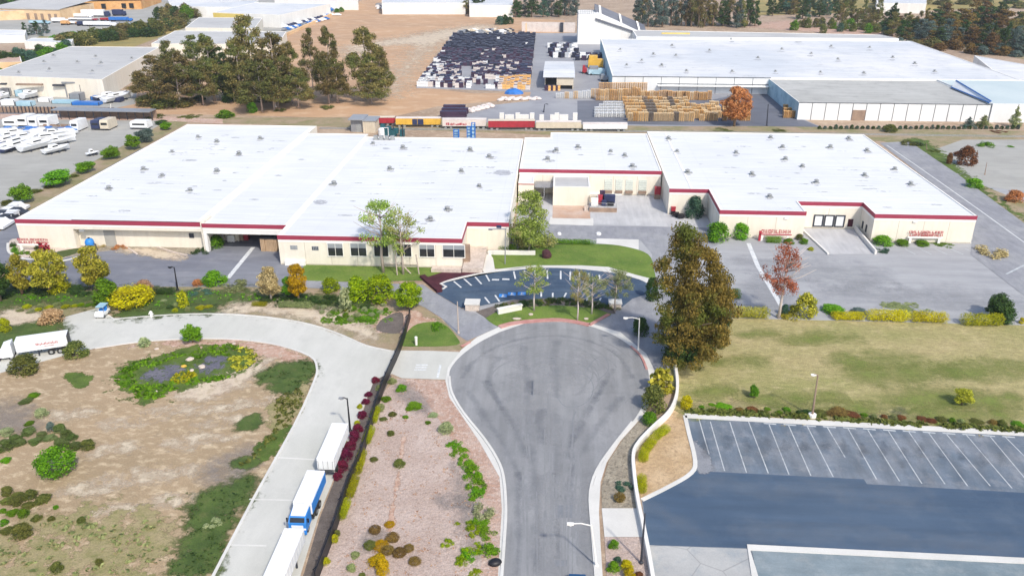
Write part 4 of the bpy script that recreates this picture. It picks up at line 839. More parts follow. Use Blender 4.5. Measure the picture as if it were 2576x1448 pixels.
m.box(0,Pn[0]-fx0,yw-.08,yw+.04,6.3,6.55); m.box(18,Pn[0]-fx0,yw-.08,yw,3.6,3.85); m.build('panel_seam',M['seam'],t)
m=MB(); m.box(18,Pn[0]-fx0,-2.5,-.1,3.1,3.3); m.build('canopy',M['white'],t)
m=MB(); m.add([(-.06,0,0),(-.06,fy1-fy0,0),(-.06,fy1-fy0,6.4),(-.06,0,6.4)],[(3,2,1,0)]); m.build('blue_side_face',M['glassblue'],t)  # left side coloured blue, front wall white
m=MB(); m.box(33,48,1.0+ (G(1720,92,6.5)[1]-fy0),1.5+(G(1720,92,6.5)[1]-fy0),6.4,8.2); m.build('roof_parapet',M['yellowwall'],t)
m=MB(); m.add([(0,0,.0)]+[(0,0,0)]*2,[(0,1,2)]) if 0 else None
nb=G(1590,74,8); nb2=G(2215,86,8)
warehouse('long low grey roofed shed behind the far factory roof',[(nb[0],fy1+.5),(Pb[0]-6,fy1+.5),(nb2[0],nb2[1]),(nb[0],nb[1])],7.6,'roof_grey','fwhite',name='factory',par=.5)
ex=Pd[0]
t,L,ro=warehouse('grey roofed annex with white panel wall at the front of the far factory',[(Pc[0],Pc[1]),(ex,Pc[1]),(ex,fy0-.1),(Pc[0],fy0-.1)],6.0,'roof_ann','fwhite',name='factory_annex',vents=[],par=.25)
m=MB(); wd=ex-Pc[0]
for i in range(1,14): m.box(wd*i/14-.09,wd*i/14+.09,-.07,.0,0,5.95)
m.box(-.1,wd,-.09,0,5.85,6.06); m.build('panel_seam',M['seam'],t)
m=MB(); m.box(wd*4/14+.1,wd*5/14-.1,-.05,0,0,3.6); m.build('door',M['brick'],t)
m=MB(); m.add([(-.05,0,0),(-.05,fy0-Pc[1],0),(-.05,fy0-Pc[1],5.9),(-.05,0,5.9)],[(3,2,1,0)]); m.build('blue_side_face',M['glassblue'],t)  # annex left side in the same blue
t,L,ro=warehouse('pale blue roofed end block of the far factory at the right edge',[(ex+.3,Pc[1]-.5),(ex+45,Pc[1]-.5),(ex+45,fy0-.1),(ex+.3,fy0-.1)],6.4,'roof_teal','fwhite',name='factory_annex',par=.25)
m=MB(); [m.box(8*i+.5,8*i+.7,-.07,0,0,6.3) for i in range(1,5)]; m.build('panel_seam',M['seam'],t)
m=MB(); q=G(2402,211,7); q2=G(2492,258,6.6); m.add([(q[0],q[1],6.2),(q2[0],q2[1],6.2),(q2[0]-.4,q2[1]+.2,6.2),(q[0]-3,q[1]-4,6.2),(q[0],q[1],8.2),(q2[0],q2[1],6.9)],[(0,1,5,4),(4,5,2,3),(0,4,3),(1,2,5),(0,3,2,1)])
o=m.build('roof_wedge',[M['fwhite']]); 
m=MB(); m.obox((q[0],q[1]),(q2[0],q2[1]),.5,8.1,8.35); tag(o,'sloping white roof wedge with blue edge on the far annex','roof ramp')
mo=MB(); mo.tube([(q[0]-3,q[1]-4,6.45),(q2[0]-.5,q2[1],6.5)],.22,5); mo.tube([(q[0],q[1],8.3),(q2[0],q2[1],7.0)],.22,5); mo.build('edge_trim',M['blue'],o)
# white tower with slanted conveyor roof
ba=G(1452,112); bb=G(1590,112); ht=hz(1452,36,ba[1]); hl=hz(1625,76,ba[1]); hh=hz(1500,26,ba[1])
t=thing('conveyor_tower','tall white block tower with slanted dark conveyor roof behind the factory','tower',(ba[0],ba[1],0)); wd=bb[0]-ba[0]; s1=wd*.36
m=MB(); m.box(0,wd,0,22,0,hl*.72); m.box(0,s1,0.01,21.9,hl*.72,ht); m.add([(s1,.02,hl*.72),(wd*1.22,.02,hl*.70),(s1,.02,ht),(s1,21.8,hl*.72),(wd*1.22,21.8,hl*.70),(s1,21.8,ht)],[(0,1,2),(3,5,4),(1,4,5,2)]); m.build('wall',M['white'],t)
m=MB(); a=(s1-1.5,ht+.5); b=(wd*1.26,hl*.74+.3); m.add([(a[0],-.6,a[1]-3.6),(b[0],-.6,b[1]-2.2),(b[0],22.4,b[1]),(a[0],22.4,a[1]),(a[0],-.6,a[1]-2.6),(b[0],-.6,b[1]-1.2),(b[0],22.4,b[1]+2.0),(a[0],22.4,a[1]+3.0)],[(3,2,1,0),(4,5,6,7),(0,1,5,4),(1,2,6,5),(2,3,7,6),(3,0,4,7)]); cv=m.build('slanted_roof',M['dark_asphalt'],t)
m=MB()
for f in (.1,.5,.85):
    x=a[0]+(b[0]-a[0])*f; z=a[1]+(b[1]-a[1])*f+1.02; dz=(b[1]-a[1])/(b[0]-a[0]); m.add([(x-.5,-.65,z-.5*dz-3.3+1.3*f),(x+.7,-.65,z+.7*dz-3.3+1.3*f),(x+.7,22.5,z+.7*dz+2.25-1.0*f),(x-.5,22.5,z-.5*dz+2.25-1.0*f)],[(0,1,2,3)])
m.build('roof_strip',M['trim'],cv)
m=MB()
for i in range(9): m.box(i*wd*.27/8-.08,i*wd*.27/8+.08,0,.15,ht,ht+2.2)
m.box(0,s1*.75,0,.15,ht+2.1,ht+2.3); m.box(0,s1*.75,0,.15,ht+1.1,ht+1.2); m.build('railing',M['steel'],t)
# ------------------------------------------------------------------ left and far left buildings
def hall(label,px,h,roofmat,wallmat,name='warehouse',gable=0,wins=(),vents=(),bottom=False):
    """oblong hall: four picture points of its roof outline near-left, near-right, far-right, far-left"""
    Q=[G(x,y,h)[:2] for x,y in px]; return warehouse(label,Q,h,roofmat,wallmat,name=name,vents=vents,par=.4)
E=[(-40,190),(257,200),(400,119),(176,117)]
t,L,ro=hall('grey roofed warehouse beside the eucalyptus grove at left',E,7.5,'roof_grey','cream',vents=[(134,140),(110,155),(194,156),(240,142),(254,159),(331,147),(124,174),(232,179),(47,182)])
yy=G(100,197,7.5)[1]
def facade(t,L,segs,mat,nm,y=None):
    m=MB()
    for xa,xb,ya,yb in segs:
        A_=G(xa,(ya+yb)/2,3)
        k=yy; x0=A_[0]*k/A_[1]; q=G(xb,(ya+yb)/2,3); x1=q[0]*k/q[1]; l0=L(x0,k); l1=L(x1,k); m.box(l0[0],l1[0],l0[1]-.25,l0[1]+1,hz(xa,yb,k),hz(xa,ya,k))
    m.build(nm,M[mat],t)
facade(t,L,[(40,105,211,215)],'brick','awning'); facade(t,L,[(132,162,213,217),(0,14,210,214)],'frame','window')
t,L,ro=hall('peach walled shed with grey barrel roof at the far left edge',[(-40,30),(152,24),(150,14),(-40,24)],6,'roof_grey','peach')
p=G(0,54); q=G(162,54)
t=thing('warehouse','peach walled hall with small doors in the upper left corner','warehouse',(0,0,0))
yA=G(80,52)[1]; xa=G(-60,54)[0]; xb=G(157,52)[0]; hA=hz(150,24,yA)
m=MB(); m.prism([(xa,yA+10),(xb,yA),(xb,yA+45),(xa,yA+60)],0,hA,0,False); m.build('wall',M['peach'],t)
m=MB(); m.add([(xa,yA+9.5,hA),(xb+.5,yA-.5,hA),(xb+.5,yA+46,hA+2.2),(xa,yA+61,hA+2.2)],[(0,1,2,3)]); m.add([(xa,yA+9.5,hA),(xb+.5,yA-.5,hA),(xb+.5,yA-.5,hA-.6),(xa,yA+9.5,hA-.6)],[(3,2,1,0)]); m.build('roof',M['roof_grey'],t)
for x in (62,84,102,123,140):
    xx=G(x,46)[0]*yA/G(x,46)[1]; e=(xb-xx)/(xb-xa)*10; m=MB(); m.box(xx-1.0,xx+1.0,yA+e-.3,yA+e+.5,0.2,4.2); m.build('door',M['brick'],t)
yA=G(260,28)[1]; xa=G(182,26)[0]; xb=G(347,26)[0]; hA=hz(260,6,yA)
t=thing('warehouse','rust stained orange hall with pale roof at the upper left','warehouse',(0,0,0))
m=MB(); m.prism([(xa,yA),(xb,yA+14),(xb-10,yA+70),(xa-10,yA+60)],0,hA,0,False); m.build('wall',M['rust'],t)
m=MB(); m.add([(xa-1,yA-1,hA),(xb+1,yA+13,hA+2.5),(xb-10,yA+72,hA+4),(xa-16,yA+60,hA+1)],[(0,1,2,3)]); m.build('roof',M['roof_grey'],t)
for x in (250,295,312): xx=G(x,22)[0]*yA/G(x,22)[1]; e=(xx-xa)/(xb-xa)*14; m=MB(); m.box(xx-1.6,xx+1.6,yA+e-.5,yA+e+.5,1,4.5); m.build('window',M['glass'],t)
def hall2(label,pts,h,roofmat,wallmat,vents=()): return hall(label,pts,h,roofmat,wallmat,vents=vents)
hall2('pale flat roofed hall behind the grove with cream wall',[(380,110),(700,112),(720,80),(440,78)],7,'roof_grey','cream')
hall2('grey roofed hall with brick red end opening behind the grove',[(465,70),(640,72),(660,46),(500,44)],7,'roof_grey','cream')
t,L,ro=hall2('long far hall with yellow end wall at the upper left',[(536,31),(705,38),(830,10),(640,7)],8,'roof2','white')
q0=G(536,31,8); q1=G(612,34.4,8); l0,l1=L(*q0[:2]),L(*q1[:2]); m=MB(); m.obox((l0[0],l0[1]-.3),(l1[0],l1[1]-.3),.5,0,7.5); m.build('end_wall',M['yellowwall'],t)
hall2('flat white roofed hall at the top left beside the orange hall',[(430,16),(620,20),(650,2),(420,-2)],7,'roof2','white')
hall2('distant pale shed at the top edge beyond the yellow ended hall',[(690,0),(900,2),(900,-14),(690,-14)],7,'roof2','white')
hall2('far white roofed depot behind the car lot at the top edge',[(960,8),(1170,8),(1180,-6),(960,-6)],8,'roof2','white')
hall2('low white shed behind the dark tree row at the top',[(1180,14),(1290,14),(1290,-6),(1180,-6)],8,'roof2','white')
hall2('far pale building among the trees at the top right',[(2205,8),(2330,10),(2330,-8),(2205,-8)],7,'roof2','white')
hall2('low white roofed shed beside the yellow grass at left',[(60,104),(180,108),(185,96),(80,96)],4,'roof2','white')
hall2('pale roofed shed at the left edge under the dark trees',[(-60,158),(55,156),(50,140),(-60,138)],4,'redgravel','peach')
hall2('flat pale shed at the left edge beyond the small dark trees',[(-60,90),(62,90),(66,76),(-60,74)],4,'roof2','white')
# white shed and small works in the storage yard
sa=G(1369,226); sb=G(1441,222); hs=hz(1400,195,sa[1]); sbk=G(1374,155,hs)
t=thing('storage_shed','white roofed open storage shed beside the narrow yard lane','shed',(0,0,0))
yb=sbk[1]; ym=G(1374,178,hs+1)[1]; x0,x1=sa[0],sa[0]+ (sb[0]-sa[0])
m=MB(); m.box(x0,x1,yb-.4,yb,0,hs); m.box(x0,x0+.3,sa[1]+3,yb,0,hs); m.box(x1-.3,x1,sa[1]+1,yb,0,hs); m.box(x0+(x1-x0)*.42,x1,sa[1]+.3,sa[1]+.6,1.8,hs-.1); m.build('wall',M['beige'],t)
m=MB(); m.add([(x0-.6,sa[1]-.4,hs),(x1+.6,sa[1]-.4,hs),(x1+.6,ym,hs+1.4),(x0-.6,ym,hs+1.4),(x0-.6,yb+.5,hs),(x1+.6,yb+.5,hs)],[(0,1,2,3),(3,2,5,4)]); m.build('roof',M['roof2'],t)
# small works behind hall B : silo shed, tanks
a=G(880,336); b=G(944,336); hk=hz(910,302,a[1])
t=thing('silo_shed','grey and beige metal silo shed between the office hall roof and the rail cars','shed',(a[0],a[1]+2,0)); wd=b[0]-a[0]
m=MB(); m.box(0,wd*.5,0,6,0,hk*.92); m.build('wall',M['steel'],t); m=MB(); m.box(wd*.5,wd,-1,5,0,hk*.86); [m.box(wd*(.52+.09*i),wd*(.55+.09*i),-1.12,-1,0,hk*.86) for i in range(5)]; m.build('panel_wall',M['beige'],t)
m=MB(); m.box(-.5,wd*.55,-1.3,6.4,hk*.92,hk); m.box(wd*.5,wd+.4,-1.3,5.4,hk*.86,hk*.92); m.build('roof',M['blind'],t); m=MB(); m.box(wd*.2,wd*.42,-.08,0,0,hk*.6); m.build('door',M['vent'],t)
hall('low white roofed shed right of the far factory at the edge of the photo',[(2500,180),(2680,240),(2680,180),(2450,140)],4.5,'roof2','white')
# ------------------------------------------------------------------ planting, near to far
def row(kind,lm,items,tmpl,name,cat,group,ws=1.0,**k):
    out=[]
    for i,it in enumerate(items):
        x,y,ty,wpx=it[:4]; ty=y-(y-ty)*rnd.uniform(.75,1.12) if kind!='hedge' else ty; l=it[4] if len(it)>4 and it[4] else lm; kd=it[5] if len(it)>5 else kind
        out.append(bush(kd,l,x,y,ty,wpx*ws,tmpl.format(ordw(i)),name,cat,group,**k))
    return out
# verge along the left yard
tree('oval','dark',2,757,640,78,'dark green tree cut by the left edge of the photo beside the yard',name='yard_tree')
tree('oval','yolive',57,740,640,80,'yellow olive tree with a leaning reddish trunk near the left edge','redbark',name='yard_tree')
tree('oval','yolive',128,738,630,104,'broad yellow olive tree on a reddish trunk in front of the round flower bed','redbark',name='yard_tree')
bush('dome','yellowgreen',135,742,690,70,'low yellow green skirt of leaves under the broad yellow olive tree',name='bush',cat='bush')
tree('oval','yolive',243,730,618,92,'tall yellow olive tree standing in front of the left warehouse wall',name='yard_tree')
bush('dome','green',256,772,690,80,'dense green bush at the foot of the tall yellow olive tree',name='bush',cat='bush')
bush('ball','gold',313,783,716,114,'large round golden bush beside the concrete pad',name='bush',cat='bush',hs=1.0)
bush('dome','dry',354,742,699,56,'dry pinkish brown bush behind the large golden bush',name='bush',cat='bush')
bush('hedge','dark',408,742,720,62,'dark green clipped block hedge right of the dry pink bush',name='hedge',cat='hedge',dpx=2.2)
bush('dome','fresh',530,724,676,76,'fresh green round bush at the edge of the left yard',name='bush',cat='bush')
bush('dome','rust',492,722,700,34,'small rust red bush left of the fresh green bush',name='bush',cat='bush')
bush('mat','sage',585,730,704,70,'sprawling grey green bush with bare twigs right of the fresh green bush',name='bush',cat='bush')
bush('mat','bluegreen',500,744,728,60,'low dark cover below the small rust red bush',name='bush',cat='bush')
tree('oval','tan',682,754,670,70,'pale tan leaved tree with a thin leaning stem beside the yard road','palebark',name='yard_tree')
tree('oval','orange',752,756,664,60,'golden orange upright tree beside the office lawn',name='yard_tree')
tree('oval','green',728,748,694,40,'green half of the paired bush left of the golden orange tree',name='yard_tree')
bush('dome','lime',826,740,693,56,'small bright yellow green bush at the lower edge of the office lawn',name='bush',cat='bush')
bush('dome','lime',894,764,686,86,'left one of two big bright yellow green bushes below the office lawn',name='bush',cat='bush')
bush('dome','lime',950,766,682,98,'right one of two big bright yellow green bushes below the office lawn',name='bush',cat='bush')
bush('tuft','pale',866,790,715,44,'tall pale feathery shrub between the small and the big yellow green bushes',name='bush',cat='bush')
tree('oval','lime',1027,778,712,84,'round bright green tree at the far end of the black fence',name='yard_tree')
bush('mat','dark',900,775,752,90,'dark low growth standing in for shade under the two big yellow green bushes',name='bush',cat='bush')  # dark leaves put in for the shade below the bushes
bush('mat','dark',828,768,742,70,'dark low growth standing in for shade under the small yellow green bush',name='bush',cat='bush')  # dark leaf colour paints the shade below the small bush
row('dome','pale',[(808,790,776,20),(826,797,783,20),(842,786,772,18),(850,806,792,22,'green'),(868,800,786,22,'green'),(880,812,796,24),(896,798,784,20),(908,812,798,22,'green'),(915,785,770,22),(934,798,784,24),(935,780,766,18),(955,790,776,22),(962,772,758,18),(925,812,800,22,'green'),(812,776,764,20),(868,784,772,20,'yellowgreen'),(970,784,772,18,'green')],
  'small flowering shrub below the big yellow green bushes, {} from the left','shrub','shrub','flowering shrubs in the bed below the office lawn')
row('dome','yellowgreen',[(45,786,774,26,'sage'),(62,778,765,28),(72,790,776,26,'pale'),(90,784,770,26),(98,774,762,24,'sage'),(118,778,764,28),(138,772,760,24,'sage'),(160,776,763,26),(182,774,762,24),(200,772,760,22,'lime'),(218,772,760,20,'green'),(236,770,758,22,'green')],
  'small yellow green shrub in the strip left of the golden bush, {} from the left','shrub','shrub','small shrubs in the strip beside the concrete pad')
bush('dome','dry',116,820,772,78,'round dry brown bush beside the pale gravel at left',name='bush',cat='bush')
bush('dome','yellowgreen',8,838,794,36,'yellow green bush at the left edge above the truck',name='bush',cat='bush')
bush('dome','olive',178,908,852,74,'olive bush at the rear corner of the white truck',name='bush',cat='bush')
bush('dome','olive',45,950,884,92,'wide olive green bush below the white truck at the left edge',name='bush',cat='bush')
tree('round','fresh',485,862,818,58,'small bright green tree on the inner bend of the concrete road',name='young_tree')
bush('tuft','pale',358,876,845,38,'thin pale green shrub on the inner bend of the concrete road',name='bush',cat='bush')
bush('tuft','yellowgreen',456,776,724,38,'upright yellow green shrub beside the dark block hedge',name='bush',cat='bush')
row('dome','sage',[(424,778,764,22,'dark'),(438,772,758,24),(438,786,770,20,'yellowgreen'),(408,760,752,20,'pale'),(470,784,770,20),(500,780,768,32,'yellowgreen'),(520,776,764,26,'yellowgreen')],'low shrub around the upright yellow green shrub, {} from the left','shrub','shrub','low shrubs on the verge above the concrete road')
bush('hedge','yellowgreen',650,772,757,40,'short clipped yellow green hedge above the sandy verge',name='hedge',cat='hedge',dpx=1.8)
bush('hedge','sage',742,777,757,92,'long low clipped green hedge right of the tan leaved tree',name='hedge',cat='hedge',dpx=2.2)
bush('mat','green',1098,832,806,40,'dark green low bush on the small lawn right of the black fence',name='bush',cat='bush')
bush('mat','dark',20,745,700,110,'dark undergrowth standing in for shade between the trees at the left edge',name='bush',cat='bush')  # dark mass added for the shade under the trees
bush('mat','dark',95,742,706,90,'dark undergrowth standing in for shade between the two yellow olive trees with reddish trunks',name='bush',cat='bush')  # leaf colour dark to paint the shade between these trees
bush('mat','dark',190,744,716,80,'dark undergrowth standing in for shade left of the tall yellow olive tree',name='bush',cat='bush')  # dark leaves added as shade beside the tree
bush('mat','green',850,808,780,110,'green low bed growth around the pale feathery shrub',name='bush',cat='bush')
bush('mat','green',935,812,786,110,'green low bed growth below the right big yellow green bush',name='bush',cat='bush')
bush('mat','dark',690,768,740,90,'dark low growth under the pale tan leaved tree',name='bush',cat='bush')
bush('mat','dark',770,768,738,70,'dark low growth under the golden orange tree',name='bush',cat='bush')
# left earth
bush('ball','green',126,1212,1118,98,'big round bright green bush alone on the bare earth',name='bush',cat='bush')
row('dome','olivegreen',[(57,1018,1003,36),(76,1004,990,34,'green'),(96,1054,1031,36,'pale'),(68,1072,1058,26,'green'),(8,1100,1072,40,'pale'),(30,1114,1090,34),(63,1098,1076,40),(42,1124,1100,36),(80,1120,1098,40),(98,1104,1084,30),(117,1112,1090,36),(124,1088,1062,24,'bluegrey'),(144,1092,1068,34),(160,1108,1084,34),(143,1118,1102,30),(176,1112,1094,30),(150,1134,1112,40),(180,1134,1114,40),(212,1136,1110,40,'olive'),(6,1140,1102,44),(8,1166,1150,30,'fresh')],
  'grey green shrub in the upper left earth cluster, {} from the top','shrub','shrub','grey green shrubs in the upper cluster at left',ws=1.15,hs=1.6)
row('dome','green',[(10,1250,1226,34,'olive'),(35,1256,1234,36,'olive'),(68,1262,1234,42,'olive'),(100,1270,1238,44,'olive'),(8,1272,1250,36,'olive'),(32,1276,1254,40,'olive'),(62,1282,1262,36,'olive'),(3,1292,1278,20),(22,1300,1280,34),(52,1306,1284,34),(86,1314,1292,30,'olive'),(125,1312,1296,22,'olive'),(201,1320,1300,24,'olive'),(6,1324,1308,24),(10,1348,1324,36,'olive'),(42,1362,1318,56,'olive'),(137,1282,1270,16),(245,1424,1408,22,'olive'),(137,1446,1420,34,'olive')],
  'low green shrub near the lower left corner, {} from the top','shrub','shrub','low shrubs in the lower group near the left corner',ws=1.12,hs=1.6)
bush('mat','pale',528,1330,1306,44,'pale flowering weed on the dark grass beside the concrete road',name='weed',cat='weed')
for i,(pl,lm,n,sz,lab) in enumerate((([(292,960),(310,930),(360,905),(440,888),(470,895),(400,915),(340,945),(350,965),(400,968),(440,955),(500,950),(580,942),(560,955),(480,968),(425,985),(395,1002),(335,998)],'green',420,.5,'low green ground cover ringing the slate patches of the planted bed'),
   ([(490,880),(560,868),(600,870),(580,893),(520,893),(485,910),(460,912)],'green',130,.45,'low green ground cover at the far rim of the planted bed'),
   ([(585,885),(610,872),(645,890),(635,915),(590,938),(578,915)],'yolive',130,.45,'olive gold ground cover at the right end of the planted bed'),
   ([(430,945),(470,935),(500,945),(470,962),(435,962)],'yellowgreen',60,.45,'yellow green ground cover in the middle of the planted bed'))):
    cover('ground_cover',pl,lm,int(n*.62),sz*.75,.16,30+i,lab)
row('dome','stone',[],'','','','')
for i,(x,y,w_,lab) in enumerate(((478,905,20,'flat pale boulder at the top of the planted bed'),(462,922,14,'orange tinted boulder in the planted bed'),(508,924,20,'large cream boulder right of the orange tinted boulder in the planted bed'),(482,932,12,'small pale boulder below the orange tinted boulder'),(392,985,9,'small pale boulder at the lower rim of the planted bed'),(395,878,12,'tan rock on the kerb of the inner bend'),(588,865,10,'brown rock on the kerb at the right of the inner bend'))):
    P=G(x,y); s=w_*mpp(P)/2; m=MB(); g=random.Random(i); m.lathe([(s*.8,0),(s,s*.25),(s*.75,s*.55),(s*.3,s*.7)],9)
    m.v=[(vx*g.uniform(.8,1.2),vy*g.uniform(.7,1.1),vz) for vx,vy,vz in m.v]; tag(m.build('boulder',M['stone' if i!=1 else 'yellow'],None,P,g.uniform(0,6)),lab,'boulder')
# purple and green row beside the black fence
row('dome','purple',[(942,965,946,26),(925,1000,978,26),(918,1018,996,30),(904,1030,1012,18,'yellowgreen'),(908,1054,1028,34),(897,1072,1052,20,'yellowgreen'),(897,1090,1062,34),(888,1112,1080,38),(878,1134,1102,42),(866,1126,1106,18,'yellowgreen'),(866,1164,1124,46),(856,1190,1150,46),(846,1210,1186,30)],
  'shrub on the left foot of the black fence, {} from its far end','shrub','shrub','purple and green shrubs left of the black fence')
row('dome','yellowgreen',[(953,984,960,30,'sage'),(968,1012,990,34,'green'),(955,1036,1014,30,'sage'),(846,1350,1330,22,'olive'),(838,1368,1340,28,'yellowgreen'),(816,1424,1398,30,'yellowgreen')],'rounded shrub right of the black fence, {} from its far end','shrub','shrub','rounded shrubs right of the black fence')
def hedge_run(segs,lm,wd,h,tmpl,group):
    for i,(a,b) in enumerate(segs):
        A,B=G(*a),G(*b); L=math.hypot(B[0]-A[0],B[1]-A[1]); PN[0]+=1; o=link('hedge',proto('hedge')[PN[0]%3],None,((A[0]+B[0])/2,(A[1]+B[1])/2,0),math.atan2(B[1]-A[1],B[0]-A[0])); o.scale=(L*1.08,wd,h); setmat(o,M['l_'+lm]); tag(o,tmpl.format(ordw(i)),'hedge',group)
hedge_run([((938,1068),(948,1036)),((921,1122),(935,1084)),((899,1196),(914,1142)),((877,1258),(896,1206)),((858,1312),(873,1266))],'yellowgreen',1.5,1.3,'yellow green hedge piece right of the black fence, {} from its far end','yellow green hedge pieces right of the black fence')
row('dome','green',[(1008,988,962,36),(985,1050,1034,28,'olive'),(962,1060,1046,26,'olive'),(1038,1034,1010,56,'fresh'),(1018,1054,1042,20),(1075,1068,1056,20),(1088,1052,1036,34,'pale'),(1120,1096,1058,48,'pale'),(981,1098,1080,26,'olive'),(938,1164,1146,26,'olive'),(1002,1180,1148,38,'olive'),(985,968,948,30,'sage')],
  'small green shrub scattered on the pink mulch bed, {} from the far end','shrub','shrub','green shrubs scattered on the pink mulch bed')
row('mat','fresh',[(1142,1128,1100,44),(1152,1150,1122,48),(1166,1168,1138,44),(1178,1190,1158,50),(1186,1214,1182,48),(1194,1236,1204,52),(1202,1254,1224,44),(1190,1258,1236,30),(1208,1306,1258,60,'pale'),(1202,1334,1304,56),(1222,1356,1320,50),(1190,1350,1322,44,'lime'),(1228,1404,1362,52),(1196,1390,1366,44,'lime'),(1170,1406,1372,40,'lime'),(1160,1424,1394,38,'lime'),(1178,1412,1384,40,'fresh'),(1122,1378,1352,34,'lime'),(1149,1322,1310,16,'lime'),(1192,1456,1434,40,'lime'),(1182,1330,1308,30,'lime')],
  'leafy plant in the green row along the red gravel, {} from the far end','plant','plant','leafy green plants in the row along the red gravel')
row('ball','brown',[(978,1328,1308,28,'orange'),(941,1346,1318,32),(985,1366,1332,38),(928,1386,1358,32,'olive'),(955,1388,1352,44,'orange'),(972,1398,1372,36),(1002,1404,1378,38),(1027,1390,1366,28),(1042,1424,1402,34),(945,1432,1388,64,'orange','dome'),(960,1452,1402,46,'orange','dome'),(891,1406,1380,32,'sage','dome'),(881,1440,1414,32,'sage','dome'),(908,1456,1436,26,'olive','dome')],
  'rounded shrub in the brown and gold group on the mulch, {} from the far end','shrub','shrub','brown and gold shrubs low on the mulch bed')
# right of the street
bush('tuft','yolive',1662,1000,905,80,'tall yellow olive bush against the white boundary wall',name='bush',cat='bush',hs=.9)
bush('dome','olive',1644,1046,950,78,'broad olive bush leaning over the white boundary wall',name='bush',cat='bush',hs=.9)
bush('dome','green',1636,1076,1030,52,'dark green bush in front of the broad olive bush',name='bush',cat='bush')
bush('dome','gold',1726,1034,988,38,'small golden bush at the corner of the dry field',name='bush',cat='bush')
hedge_run([((1648,1106),(1678,1084)),((1621,1140),(1645,1110)),((1617,1166),(1619,1142))],'yellowgreen',1.7,1.4,'piece of the curved yellow green hedge on the tan gravel, {} from the far end','curved hedge on the tan gravel')
hedge_run([((1614,1244),(1613,1204))],'yellowgreen',1.6,1.2,'short yellow green hedge block at the tip of the tan gravel',None)
bush('ball','brown',1558,1266,1236,32,'round brown bush alone on the grey gravel',name='bush',cat='bush')
bush('mat','bluegreen',1575,1236,1208,50,'sparse green creeper on the grey gravel',name='bush',cat='bush')
row('dome','green',[(1544,1384,1356,34),(1554,1416,1394,24,'bluegreen'),(1543,1444,1408,42,'fresh'),(1576,1438,1398,40,'gold'),(1583,1462,1424,36,'gold'),(1608,1458,1428,28,'redbrown')],'shrub in the pink bed beside the pavement, {} from the far end','shrub','shrub','shrubs in the pink bed beside the pavement')
t=tree('big','bigtree',1726,905,572,226,'very tall dense dark evergreen tree between the street and the field',name='evergreen_tree',rz=0)
bush('dome','dark',1700,925,830,90,'dark green bush at the left foot of the very tall evergreen',name='bush',cat='bush')
bush('dome','dark',1790,888,720,96,'dark green bush at the right foot of the very tall evergreen',name='bush',cat='bush')
bush('dome','dark',1730,915,790,120,'dark green undergrowth around the trunk of the very tall evergreen',name='bush',cat='bush')
bush('dome','dark',1612,850,790,56,'dark green bush beside the white street lamp',name='bush',cat='bush')
bush('dome','dark',1640,760,690,44,'dark green bush left of the very tall evergreen at the car park end',name='bush',cat='bush')
bush('dome','dark',1822,826,770,50,'dark bush where the very tall evergreen meets the golden hedge',name='bush',cat='bush')
bush('hedge','green',1840,754,724,50,'low dark green shrub island right of the very tall evergreen',name='bush',cat='bush')
tree('wispy','rust',1958,800,618,118,'rust red tree with a white trunk standing before the right yard','whitebark',name='red_tree')
row('hedge','gold',[(1890,804,778,100,'yolive'),(2135,808,788,88),(2235,812,785,118),(2340,815,790,100),(2472,823,795,112,'yellowgreen')],'golden clipped hedge along the top of the dry field, {} from the left','hedge','hedge','golden hedges along the top of the dry field',dpx=2.6,hs=1.55,ws=.93)
bush('dome','yolive',2028,806,728,80,'tall domed golden green bush beside the rust red tree',name='bush',cat='bush')
bush('mat','yolive',1990,806,780,60,'low golden growth between the rust red tree and the domed bush',name='bush',cat='bush')
bush('dome','fresh',2104,796,764,76,'flat domed fresh green bush behind the golden hedges',name='bush',cat='bush')
bush('dome','bluegrey',2165,796,774,56,'blue grey low bush right of the fresh green dome',name='bush',cat='bush')
bush('mat','sage',2300,796,786,120,'low grey green growth behind the golden hedges',name='bush',cat='bush')
bush('dome','bluegreen',1975,796,760,26,'small blue green bush at the foot of the rust red tree',name='bush',cat='bush')
tree('round','dark',2508,800,738,76,'dark green bushy tree behind the last golden hedge',name='bushy_tree')
bush('dome','dark',2535,818,762,74,'dark green bush at the right of the bushy tree',name='bush',cat='bush')
bush('dome','gold',2572,816,796,20,'golden bush cut by the right edge of the photo',name='bush',cat='bush')
tree('round','green',1895,1000,967,30,'small green sapling alone on the dry field',name='young_tree')
tree('round','yolive',2418,1018,976,52,'yellow olive sapling at the right of the dry field',name='young_tree')
row('dome','green',[(1765,1028,1018,18),(1790,1022,1014,20,'fresh'),(1821,1034,1016,54,'fresh'),(1861,1040,1022,28,'brown'),(1896,1042,1022,48,'redbrown'),(1931,1034,1022,22),(1961,1044,1030,24),(1981,1038,1024,26),(2010,1044,1030,18,'dark'),(2030,1046,1026,34,'dark'),(2066,1050,1030,50,'olive'),(2117,1054,1028,72,'brown'),(2147,1056,1034,52,'redbrown'),(2175,1050,1036,24),(2200,1056,1040,24,'sage'),(2225,1054,1038,20,'redbrown'),(2250,1058,1042,28,'sage'),(2270,1058,1038,30,'redbrown'),(2324,1062,1046,36,'redbrown'),(2347,1066,1048,34,'redbrown'),(2372,1064,1042,36,'olive'),(2397,1066,1050,22),(2420,1066,1050,20,'sage'),(2462,1070,1050,44,'olive'),(2501,1070,1054,28,'brown'),(2524,1074,1054,32,'olive'),(2566,1076,1054,40,'green')],
  'low shrub in the row at the foot of the dry field, {} from the left','shrub','shrub','low shrubs in the row above the stall car park')
